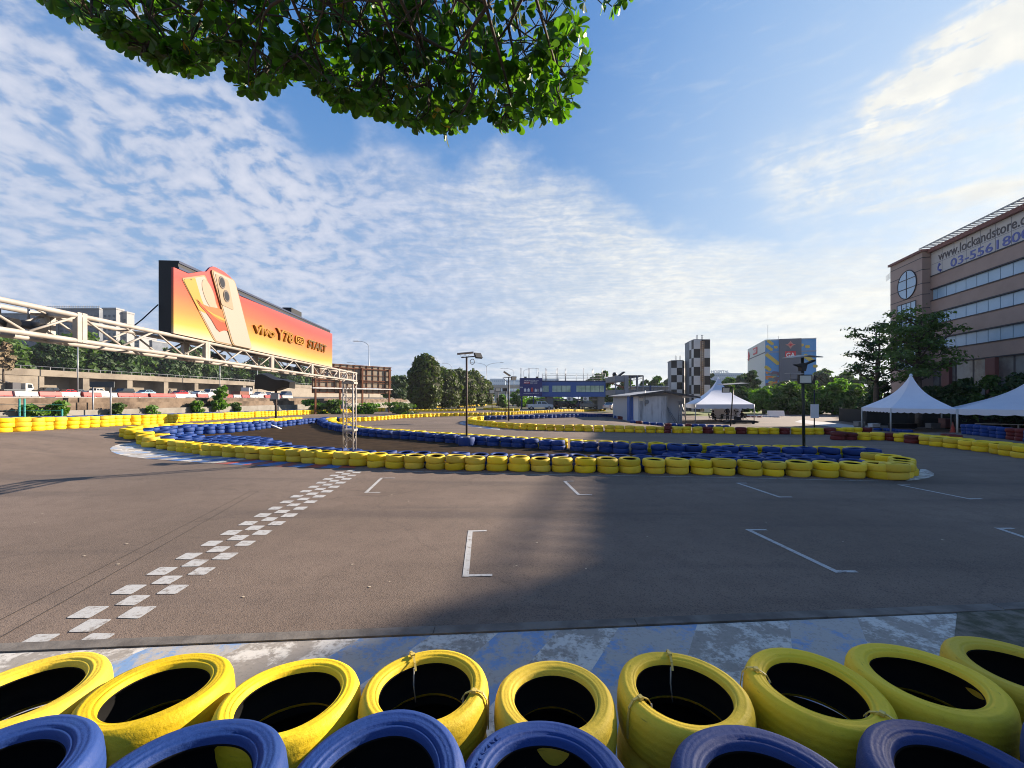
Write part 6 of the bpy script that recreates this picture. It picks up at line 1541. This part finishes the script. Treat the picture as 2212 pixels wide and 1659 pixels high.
mb = MB(); mb.prism([(xk - 1.55, yk - .6, zk + .08), (xk + 1.5, yk - .6, zk + .08), (xk + 1.7, yk - .6, zk + .2), (xk + 1.1, yk - .6, zk + .34), (xk - 1.3, yk - .6, zk + .36), (xk - 1.65, yk - .6, zk + .22)], (0, 1.2, 0)); part('bodywork', mb, m_black, kt)
mb = MB(); mb.prism([(xk - .5, yk - .25, zk + .3), (xk + .1, yk - .25, zk + .3), (xk - .3, yk - .25, zk + .72), (xk - .55, yk - .25, zk + .75)], (0, .5, 0)); part('seat', mb, m_cl2, kt)
mb = MB(); mb.tube([(xk + .9, yk, zk + .3), (xk + .45, yk, zk + .68)], .02, 6); mb.tube([(xk + .42 + .03 * sin(a), yk + .15 * cos(a), zk + .70 + .14 * sin(a)) for a in [i * pi / 8 for i in range(17)]], .02, 6); part('steering_wheel', mb, m_black, kt)
for dx in (-1.0, 1.0):
    for dy in (-.72, .6): mb = MB(); mb.tube([(xk + dx, yk + dy, zk + .14), (xk + dx, yk + dy + .16, zk + .14)], .15, 14); part('wheel', mb, m_tyreb, kt)
# ------------------------------------------------------------------ office building on the right
FX = lambda y, off=0.0: 34.4 + .247 * y + off
BD = Vector((.247, 1, 0)).normalized(); BN = Vector((-1, .247, 0)).normalized()       # along the facade, out of it
def bp_(y, z, d=0): return Vector((34.4 + .247 * y, y, z)) + BN * d
m_of = mat('pinkish granite cladding', (.335, .245, .205), .55, noise=(.5, .5, (.26, .19, .16)), bump=(20, .12)); m_of2 = mat('maroon roof trim', (.16, .065, .06), .6); m_og = mat('blue strip glazing', (.34, .50, .64), .22, spec=.8, noise=(.35, .5, (.25, .40, .54))); m_mul = mat('dark mullion', (.035, .035, .045), .5); m_mul2 = mat('blue grey mullion', (.19, .27, .35), .5); m_sign = mat('pale sign panels', (.50, .49, .47), .6, noise=(.5, .3, (.42, .41, .40)))
of = thing('office_building', 'long pinkish stone office building with blue window strips at the right edge', 'office building', bp_(40, -.5))
YN, YF = 4.0, 45.0
LEN = (YF - YN) * sqrt(1 + .247 ** 2)
def slab(z0, z1, d0, d1, m, name, y0=YN, y1=YF):
    L_ = (y1 - y0) * sqrt(1 + .247 ** 2); mb = MB(); mb.obox(bp_(y0, z0, d0), BD * L_, BN * (d1 - d0), UP * (z1 - z0)); return part(name, mb, m, of)
slab(-.6, 18.1, -16, -.35, m_of, 'core_wall')
bands = [(5.97, 7.27), (8.65, 10.08), (11.44, 12.68), (14.05, 15.35)]
slab(-.6, 1.2, -.35, .0, m_of, 'wall_band')
for z0, z1 in bands:
    slab(z0, z1, -.35, .0, m_of, 'wall_band'); slab(z0 - .10, z0 - .002, -.2, .07, m_mul, 'ledge'); slab(z1 + .002, z1 + .10, -.2, .07, m_mul, 'ledge')
for z0, z1 in ((1.2, 5.86), (7.38, 8.54), (10.19, 11.33), (12.79, 13.94)):
    mb = MB(); mb.obox(bp_(YN, z0, -.349), BD * LEN, BN * .16, UP * (z1 - z0)); w_ = part('window_strip', mb, m_og if z0 > 2 else mat('ground floor glazing', (.22, .24, .24), .15, noise=(.4, .8, (.10, .08, .08))), of)
    n = 34 if z0 > 2 else 20
    for k in range(n): mb = MB(); mb.obox(bp_(YN, z0, -.188) + BD * (LEN * (k + .5) / n), BD * (.03 if z0 > 2 else .16), BN * .02, UP * (z1 - z0)); part('mullion', mb, m_mul if z0 < 2 else m_mul2, w_)
    if z0 < 2:
        for k in range(8): mb = MB(); mb.obox(bp_(YN, z0, -.18) + BD * (LEN * (k + .5) / 8), BD * 1.0, BN * .3, UP * (z1 - z0)); part('pier', mb, m_of2, of)
slab(15.40, 17.95, -.349, -.02, m_sign, 'sign_panel')
mb = MB()
for k in range(27): mb.obox(bp_(YN, 15.42, -.019) + BD * (LEN * k / 27), BD * .04, BN * .015, UP * 2.5)
mb.obox(bp_(YN, 16.62, -.019), BD * LEN, BN * .015, UP * .04); part('panel_joint', mb, m_grey, of)
slab(17.95, 18.35, -.6, .35, m_of2, 'roof_trim')
mb = MB()
for k in range(86): mb.obox(bp_(YN, 18.42, .15) + BD * (LEN * k / 86), BD * .10, BN * .9 , UP * .07)
mb.obox(bp_(YN, 18.40, 1.05), BD * LEN, BN * .07, UP * .12); mb.obox(bp_(YN, 18.36, .1), BD * LEN, BN * .06, UP * .06); part('roof_louvre', mb, m_tentp, of)
# lettering: it reads from the far end towards the camera
RD = -BD; 
m_ltr = mat('dark sign letter', (.10, .09, .095), .6); m_ltb = mat('blue sign letter', (.12, .15, .40), .6)
def ytext(s, ya, yb, z, h, m, cut=None): L_ = (ya - yb) * sqrt(1 + .247 ** 2); part('lettering', text_fit(s, bp_(ya, z, -.02), RD, UP, L_, h, .03, bold=.008), m, of)
ytext('www.lockandstore.com', 44.0, 33.2, 16.75, .92, m_ltr); ytext('03-55618000', 42.4, 33.4, 15.55, .85, m_ltb)
mb = MB(); mb.tube([bp_(43.75, 16.4, .0), bp_(44.0, 16.15, .0), bp_(44.0, 15.85, .0), bp_(43.6, 15.62, .0)], [.13, .07, .07, .13], 8); part('telephone_symbol', mb, m_ltb, of)
# end tower with the round window
YT0, YT1 = 45.0, 50.2
TL = (YT1 - YT0) * sqrt(1 + .247 ** 2)
mb = MB(); mb.obox(bp_(YT0, -.6, -9), BD * TL, BN * 9.8, UP * 18.75); part('end_tower', mb, m_of, of)
for z in (17.5, 16.2, 14.7, 13.5, 12.0): mb = MB(); mb.obox(bp_(YT0, z, .80) - BD * .02, BD * (TL + .04), BN * .02, UP * .07); part('groove', mb, m_mul, of); mb = MB(); mb.obox(bp_(YT0, z, .1) - BD * .02, BD * .02, BN * .7, UP * .07); part('groove', mb, m_mul, of)
mb = MB(); mb.obox(bp_(YT0, 18.15, -9) - BD * .15, BD * (TL + .3), BN * 10.0, UP * .25); part('tower_coping', mb, m_of2, of)
cw = bp_(47.3, 15.2, .80); cc = [cw + BD * 1.55 * cos(a) + UP * 1.6 * sin(a) for a in [i * pi / 20 for i in range(40)]]
mb = MB(); mb.prism(cc, BN * .05); rw_ = part('round_window', mb, m_og, of)
mb = MB(); mb.tube([p + BN * .05 for p in cc + cc[:1]], .055, 6)
for z in (-.5, .55): mb.obox(cw + UP * z - BD * 1.48 + BN * .05, BD * 2.96, BN * .04, UP * .08)
mb.obox(cw - UP * 1.5 + BN * .05, BD * .08, BN * .04, UP * 3.0); part('frame', mb, m_mul, rw_)
mb = MB(); mb.obox(bp_(45.9, 5.5, .80), BD * 3.1, BN * .04, UP * 7.6); tw = part('tower_window', mb, m_og, of)
mb = MB()
for k in range(5): mb.obox(bp_(45.9, 5.5 + k * 1.9 - .06, .84), BD * 3.1, BN * .03, UP * .1)
for k in range(5): mb.obox(bp_(45.9, 5.5, .84) + BD * (3.1 * k / 4 - .04), BD * .07, BN * .03, UP * 7.6)
part('frame', mb, m_mul, tw)
mb = MB()
for k in range(6): mb.tube([bp_(50.25, 16.9 + k * .12, .7), bp_(51.2, 16.7 + k * .12, .7)], .02, 4)
part('corner_louvre', mb, m_grey, of)

# ------------------------------------------------------------------ planting on the right
G1 = 'trees behind the tents'
lst = [(1566, 95, 812, 50, m_leafM, 'leafy tree directly right of the taller chequered tower'), (1600, 120, 806, 60, m_leafH, 'grey-green tree in front of the hospital block'), (1622, 105, 792, 44, m_leafD, 'dark tree before the white side of the mural block'), (1600, 85, 838, 60, m_leafD, 'low dark tree behind the peak of the hut tent'),
       (1690, 120, 822, 64, m_leafD, 'dark tree before the middle of the mural block'), (1775, 130, 792, 60, m_leafH, 'hazy tree at the right corner of the mural block'), (1822, 125, 800, 70, m_leafH, 'hazy broad tree left of the tall bare-branched tree'), (1866, 110, 806, 60, m_leafM, 'mid green tree under the bare-branched tree'),
       (1415, 130, 808, 44, m_leafM, 'tree over the terrace building, left of the short chequered tower'), (1440, 150, 811, 40, m_leafH, 'farther tree touching the short chequered tower'), (1392, 140, 815, 30, m_leafD, 'small dark tree over the steel platform roof'), (1530, 150, 800, 36, m_leafM, 'tree peeping out right of the rusty ladder strip'),
       (1300, 115, 795, 46, m_leafM, 'tall loose tree over the right end of the blue building'), (1276, 120, 808, 40, m_leafM, 'lower loose tree over the blue building roof'), (1350, 112, 815, 50, m_leafM, 'tree behind the stair and the steel platform'), (1322, 108, 838, 36, m_leafM, 'bright tree seen under the brown steel stair')]
for i, (px, y, t, w, m, lab) in enumerate(lst): put_tree('broadleaf_tree', px, y, t, w, 1500, .55 if y < 110 else .62, m, lab, group='trees at the right rear', seed=200 + i, low=.12)
for i, (px, y, t, w, lab) in enumerate([(1120, 105, 838, 40, 'bright bush left of the navy advertising panel'), (1148, 108, 858, 40, 'bright bush under the navy advertising panel'), (1175, 110, 857, 34, 'bright bush left of the grey pier'), (1205, 120, 856, 36, 'bright bush right of the left grey pier'), (1236, 118, 860, 40, 'bush under the middle of the blue building'), (1272, 120, 858, 40, 'bush before the right grey pier'), (1315, 118, 856, 40, 'bush seen right of the right grey pier'), (1085, 100, 852, 26, 'bright bush right of the last clipped tree')]):
    put_tree('broadleaf_bush', px, y, t, w, 900, .42, m_leafB, lab, 'bush', 'bushes near the blue building', 300 + i, 0, .05, 7)
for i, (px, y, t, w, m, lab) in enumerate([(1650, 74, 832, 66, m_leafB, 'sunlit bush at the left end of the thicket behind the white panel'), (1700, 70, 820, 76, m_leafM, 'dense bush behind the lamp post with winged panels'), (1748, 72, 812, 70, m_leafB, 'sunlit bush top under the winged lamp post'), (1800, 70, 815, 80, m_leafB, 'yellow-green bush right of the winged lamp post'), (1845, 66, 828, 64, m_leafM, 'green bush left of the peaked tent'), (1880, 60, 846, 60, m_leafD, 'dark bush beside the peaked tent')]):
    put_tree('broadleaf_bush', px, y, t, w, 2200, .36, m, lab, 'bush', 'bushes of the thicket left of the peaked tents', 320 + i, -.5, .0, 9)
# two tall trees in front of the office building
def open_tree(px, y, ptop, lab, seed, spread, n, m, levels):
    random.seed(seed); x = PX(px, y); z0 = -.5; h = PZ(ptop, y) - z0; o = thing('spreading_tree', lab, 'tree', (x, y, z0)); tr = MB(); cr = MB(); bl = []
    limb(tr, (x, y, z0), (x, y, z0 + h * .42), .30, .2, 8, .03)
    limb(tr, (x, y, z0 + h * .42), (x + .3, y, z0 + h * .96), .2, .04, 7, .04)
    for k in range(levels):
        t = .42 + .55 * k / levels; a = 2.4 * k + seed; L_ = spread * (1.05 - .55 * abs(t - .6) * 2) * random.uniform(.65, 1.1); e = Vector((x + L_ * cos(a), y + L_ * sin(a) * .6, z0 + h * t + L_ * random.uniform(.1, .35)))
        p = limb(tr, (x, y, z0 + h * (t - .06)), e, .09, .03, 6, .12, 5)
        for j in range(3): q = p[2 + j] + Vector((random.gauss(0, .6), random.gauss(0, .6), random.uniform(.3, 1.0))); limb(tr, p[2 + j], q, .04, .012, 5, .1, 2); bl.append((q, (random.uniform(.8, 1.5), random.uniform(.8, 1.4), random.uniform(.22, .45))))
        bl.append((e, (1.3, 1.2, .4)))
    leaf_cloud(cr, bl, n, .16, .05, .8, .4); part('trunk', tr, m_bark, o); part('crown', cr, m, o)
open_tree(1893, 44.5, 706, 'tall dark tree with bare forked limbs against the sky', 5, 3.1, 2600, m_leafD, 15)
open_tree(1985, 38.5, 680, 'tall feathery green tree in front of the blue window strips', 8, 3.3, 4600, mat('feathery green leaf', (.085, .14, .035), .6, rnd=.35, trans=.3), 20)
put_tree('added_shade_tree', 2478, 25.3, 264, 172, 3400, .28, m_leafM, 'unseen tall tree added beyond the right edge to shade the track', seed=401, base=-.3, low=.64, blobs=12)  # unseen tree, added out of frame so its crown casts soft shade on the track
random.seed(77)
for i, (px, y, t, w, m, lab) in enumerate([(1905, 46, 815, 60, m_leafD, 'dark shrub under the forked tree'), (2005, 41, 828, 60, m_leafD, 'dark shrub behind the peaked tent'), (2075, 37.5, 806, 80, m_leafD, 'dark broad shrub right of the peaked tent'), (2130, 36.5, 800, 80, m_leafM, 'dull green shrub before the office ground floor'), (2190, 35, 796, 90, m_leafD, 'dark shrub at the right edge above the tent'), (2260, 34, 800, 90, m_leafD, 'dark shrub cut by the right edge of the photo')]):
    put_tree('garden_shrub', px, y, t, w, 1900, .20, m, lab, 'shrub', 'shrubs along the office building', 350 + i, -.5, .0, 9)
rs_ = [(2062, 35.0, 823, 100, 'tall reflected roadside tree')]
# dark fence and things under the right-hand tents
m_net = mat('black netting', (.010, .011, .010), .9)
nf = thing('netting_fence', 'dark netting fence behind the peaked tents', 'fence', (PX(1960, 39), 39, -.5))
mb = MB(); pts = [(PX(1812, 50), 50), (PX(1870, 42), 42), (PX(2060, 37.5), 37.5), (PX(2250, 34), 34)]
for (a, b), (c_, d) in zip(pts, pts[1:]): mb.obox((a, b, -.55), (c_ - a, d - b, 0), (.04, .06, 0), (0, 0, 1.55))
part('net', mb, m_net, nf)
for px, y in ((1815, 49.8), (1870, 41.8), (1960, 39.8), (2060, 37.3), (2160, 35.5)): mb = MB(); mb.tube([(PX(px, y), y - .1, -.55), (PX(px, y), y - .1, 1.15)], .04, 6); part('post', mb, m_black, nf)
for px, y, m, lab, dims in ((1888, 38, m_white, 'small white crate under the left of the peaked tent', (.7, .5, .35)), (1856, 38.5, m_conc, 'grey block at the left post of the peaked tent', (.6, .6, .5)), (2015, 36, m_pg, 'grey box under the middle of the peaked tent', (.8, .5, .5)), (1950, 36.5, m_black, 'low dark bench under the peaked tent', (2.2, .4, .45)), (2042, 36, MATS['maroon roof trim'], 'reddish bin under the peaked tent near its right post', (.6, .6, .9))):
    x = PX(px, y); o = thing('bench' if 'bench' in lab else 'storage_box', lab, 'bench' if 'bench' in lab else 'box', (x, y, -.5)); mb = MB(); mb.obox((x - dims[0] / 2, y - dims[1] / 2, -.5 + dims[2] * .12), (dims[0], 0, 0), (0, dims[1], 0), (0, 0, dims[2] * .8)); part('body', mb, m, o); mb = MB(); mb.obox((x - dims[0] * .53, y - dims[1] * .53, -.5 + dims[2] * .92), (dims[0] * 1.06, 0, 0), (0, dims[1] * 1.06, 0), (0, 0, dims[2] * .1)); part('lid', mb, m, o)
    for sx in (-1, 1): mb = MB(); mb.box((x + sx * dims[0] * .4, y, -.5 + dims[2] * .06), (.06, dims[1] * .9, dims[2] * .12)); part('foot', mb, m_black, o)
# traffic cone at the tent post
x, y = PX(2058, 29.8), 29.8; cn = thing('traffic_cone', 'dull red traffic cone with white collar at the tent post', 'traffic cone', (x, y, -.42)); mb = MB(); mb.box((x, y, -.40), (.42, .42, .05)); mb.lathe([(.17, -.38), (.03, .42), (0, .43)], 14, c=(x, y, 0)); part('body', mb, m_pred, cn); mb = MB(); mb.lathe([(.095, .02), (.055, .24)], 14, c=(x, y, 0)); part('collar', mb, m_white, cn)
# handrail at the right
hr = thing('handrail', 'white tubular handrail before the right-edge tent', 'handrail', GP(2108, 936)); yh = GP(2108, 934).y
for k in range(2):
    mb = MB(); mb.tube([(PX(2107, yh), yh, PZ(915 + 9 * k, yh)), (PX(2290, yh - 1.6), yh - 1.6, PZ(919.5 + 11 * k, yh - 1.6))], .035, 8); part('rail', mb, m_white, hr)
for t in (0, .52, 1): xx = PX(2107, yh) + t * (PX(2290, yh - 1.6) - PX(2107, yh)); yy = yh - 1.6 * t; mb = MB(); mb.tube([(xx, yy, zg(xx, yy)), (xx, yy, PZ(915 + 4.5 * t, yy))], .04, 8); part('post', mb, m_white, hr)
sb = MB(); sb.obox((PX(1661, 62), 62, -.45), (2.4, 0, 0), (0, .3, 0), (0, .2, .8)); q = solo('banner_board', sb, m_white, 'small white banner board on the grass behind the hut tent', 'banner', (PX(1680, 62), 62, -.5))
# hills at the right horizon
hl = MB(); n = 40
pts = [(PX(1530 + i * 14, 1100), PZ(848 - 10 * sin(i * .21) * (i > 4) - 7 * sin(i * .5 + 1), 1100)) for i in range(n)]
for (a, za), (b, zb2) in zip(pts, pts[1:]): hl.quad((a, 1100, -5), (b, 1100, -5), (b, 1160, zb2), (a, 1160, za)); hl.quad((a, 1160, za), (b, 1160, zb2), (b, 1300, -5), (a, 1300, -5))
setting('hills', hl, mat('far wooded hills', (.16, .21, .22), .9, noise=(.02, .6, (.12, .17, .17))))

# ------------------------------------------------------------------ the tree over the camera
random.seed(101)
m_leafT = mat('glossy canopy leaf', (.055, .120, .013), .40, spec=.5, rnd=.5, trans=.52)
m_leafY = mat('yellowed leaf', (.45, .25, .02), .5, trans=.3)
ot = thing('overhanging_tree', 'leafy tree whose low boughs hang over the camera at the top', 'tree', (-1.4, -2.2, 0))
trunk = MB(); limb(trunk, (-1.4, -2.2, -.1), (-1.3, -2.0, 3.6), .20, .15, 10, .02)
low = [(60, -30), (85, 2), (120, 30), (150, 48), (190, 55), (235, 92), (270, 112), (300, 122), (345, 140), (385, 158), (430, 150), (470, 120), (500, 140), (520, 204), (560, 208), (590, 196), (605, 172), (660, 168), (700, 212), (750, 246), (800, 238), (850, 264), (900, 284), (940, 276), (975, 300), (1000, 268), (1040, 250), (1075, 280), (1110, 284), (1140, 272), (1180, 262), (1215, 258), (1240, 232), (1230, 205), (1265, 160), (1240, 125), (1195, 95), (1190, 50), (1170, 8), (1150, -40)]
def lower(px):
    for (a, b), (c, d) in zip(low, low[1:]):
        if a <= px <= c: return b + (d - b) * (px - a) / max(1e-6, c - a)
    return -60
def cpos(px, py, y): return Vector((PX(px, y), y, PZ(py, y)))
# boughs: from the trunk top forward, then sub-boughs to leaf whorls
hub = Vector((-1.3, -2.0, 3.6)); boughs = []
for tx, ty in ((330, 40), (640, 60), (860, 120), (1010, 130), (1130, 110), (1060, 20), (500, -40), (905, 205), (965, 235), (790, 185), (1105, 215), (1195, 160), (545, 150), (330, 100), (205, 55), (700, 160)):
    y = 2.75 + random.uniform(-.25, .3); e = cpos(tx, ty, y); mid = hub.lerp(e, .5) + Vector((0, 0, .75)); pts = []
    for i in range(11): t = i / 10; pts.append((hub * (1 - t) ** 2 + mid * 2 * t * (1 - t) + e * t * t) + Vector((random.gauss(0, .02), random.gauss(0, .02), random.gauss(0, .02))))
    trunk.tube(pts, [.040 - .034 * i / 10 for i in range(11)], 7); boughs.append(pts)
subs = []
def inside(e, m=14):
    if e.y < .6: return True
    return CX + e.x / e.y * F > 60 and HY - (e.z - EYE) / e.y * F < lower(CX + e.x / e.y * F) - m
for b_ in boughs:
    for j in (4, 5, 6, 7, 8, 9):
        for sgn_ in (-1, 1):
            p = b_[j]; t_ = (b_[min(10, j + 1)] - b_[j - 1]).normalized(); sd_ = t_.cross(Vector((0, 0, 1))).normalized() * sgn_
            L_ = random.uniform(.35, .75); e = p + t_ * L_ * .8 + sd_ * L_ * .75 + Vector((0, 0, random.uniform(-.12, .12)))
            if not inside(e): continue
            pts = [p.lerp(e, i / 5) + Vector((random.gauss(0, .015), random.gauss(0, .015), .05 * sin(pi * i / 5))) for i in range(6)]
            trunk.tube(pts, [.011 - .0015 * i for i in range(6)], 5); subs.append(pts)
for pts0 in list(subs):
    for j in (2, 3, 4, 5):
        p = pts0[j]; d = rng_dir(); d.z *= .5; e = p + d.normalized() * random.uniform(.16, .34); pts = [p, p.lerp(e, .5) + Vector((0, 0, .02)), e]
        if not inside(e): continue
        trunk.tube(pts, [.006, .0045, .003], 4, caps=False); subs.append(pts)
leaf = MB(); yl = MB(); twig = MB()
def leaf_at(mb, p, d, nrm, L_):
    """obovate leaf: narrow at the stalk, broad and round at the tip, folded a little along the midrib"""
    u = d.normalized(); w = u.cross(nrm).normalized(); n_ = w.cross(u); prof = [(0, .03), (.25, .13), (.5, .25), (.72, .30), (.9, .22), (1.0, .06)]
    vs = []; fs = []; curl = random.uniform(-.12, .22)
    for t, r in prof:
        c = p + u * L_ * t - n_ * L_ * curl * t * t; vs += [c - w * L_ * r + n_ * L_ * r * .28, c, c + w * L_ * r + n_ * L_ * r * .28]
    for i in range(len(prof) - 1): a = i * 3; fs += [(a, a + 1, a + 4, a + 3), (a + 1, a + 2, a + 5, a + 4)]
    mb.add(vs, fs, 0, True)
allp = [p for b in boughs for p in b[5:]] + [p for b in subs for p in b[1:]]
def whorl(c, L_, out):
    k = random.randint(6, 9); ax = (out + rng_dir() * .7).normalized(); s = rng_dir()
    a1 = ax.cross(s).normalized(); a2 = ax.cross(a1); ph = random.uniform(0, 6)
    for i in range(k):
        th = ph + 2 * pi * i / k + random.gauss(0, .25); d = (ax * random.uniform(.25, 1.0) + a1 * cos(th) + a2 * sin(th)).normalized()
        leaf_at(yl if random.random() < .006 else leaf, c + d * .008, d, (ax - d * ax.dot(d)).normalized(), L_ * random.uniform(.7, 1.2))
cnt = 0
while cnt < 700:
    px = random.uniform(70, 1262); lo = lower(px); py = random.uniform(-300, lo - 14)
    edge = (lo - py); vis = py > -60
    if not vis and random.random() < .55: continue
    # thinner towards the left end and the right tip so the sky shows through
    keep = .9 if 480 < px < 1130 else .72
    if edge > 60 and random.random() > keep: continue
    y = random.uniform(2.45, 3.35) + .0015 * max(0, -py)
    c = cpos(px, py, y); near_ = min(allp, key=lambda q: (q - c).length_squared)
    if (near_ - c).length > .30 and py < lo - 45: continue
    whorl(c, .080 if random.random() < .8 else .06, (c - near_).normalized() * .6 + Vector((.2, .1, -.35)))
    m_ = c.lerp(near_, .5) + rng_dir() * .06 + Vector((0, 0, .05)); twig.tube([near_, m_, c], [.004, .003, .002], 4, caps=False); cnt += 1
for px in [i for i in range(90, 1255, 17)]:                # fringe along the lower edge
    lo = lower(px); 
    for k in range(2):
        py = lo - random.uniform(12, 34); y = random.uniform(2.5, 3.1); c = cpos(px + random.uniform(-9, 9), py, y); near_ = min(allp, key=lambda q: (q - c).length_squared)
        whorl(c, .066, (c - near_).normalized() * .5 + Vector((.1, 0, -.5))); twig.tube([near_, c.lerp(near_, .4) + rng_dir() * .05, c], [.008, .005, .003], 5, caps=False)
for px, py in ((1262, 3), (1300, 8), (1322, 14), (1340, 3), (1352, -10)):
    c = cpos(px, py, 2.9); whorl(c, .06, Vector((.3, 0, -.6))); twig.tube([boughs[4][8], cpos(1230, -60, 2.9), c], [.008, .005, .003], 5, caps=False)
# the crown goes on over and behind the camera
for k in range(420):
    c = Vector((random.uniform(-4.2, 1.6), random.uniform(-3.6, 2.2), random.uniform(4.6, 6.4))); whorl(c, .10, rng_dir())
part('trunk', trunk, m_bark, ot); part('twig', twig, m_bark, ot); part('crown', leaf, m_leafT, ot); part('yellow_foliage', yl, m_leafY, ot)
# fallen leaves and scraps on the track
sc_ = MB(); random.seed(8)
for _ in range(26):
    px, py = random.uniform(50, 2150), random.uniform(1040, 1300); p = GP(px, py); a = random.uniform(0, 6); s = random.uniform(.012, .028)
    sc_.poly([(p.x + s * cos(a + k) * (1 if k % 2 else .5), p.y + s * sin(a + k) * .7, p.z + .007) for k in (0, 1.5, 3, 4.6)])
setting('leaf_litter', sc_, mat('pale scraps', (.45, .38, .28), .8), 'stuff')

# ------------------------------------------------------------------ the air
hz_m = bpy.data.materials.new('haze'); hz_m.use_nodes = True
t = NT(hz_m.node_tree)
for nd in list(t.n): t.n.remove(nd)
pv = t.node('ShaderNodeVolumePrincipled'); pv.inputs['Color'].default_value = C(.80, .88, 1.0); pv.inputs['Density'].default_value = .00016; pv.inputs['Anisotropy'].default_value = .2
om = t.node('ShaderNodeOutputMaterial'); t.l.new(pv.outputs[0], om.inputs['Volume'])
hb_ = MB(); hb_.obox((-860, -70, -7), (1820, 0, 0), (0, 1600, 0), (0, 0, 72)); setting('haze', hb_, hz_m, 'stuff')
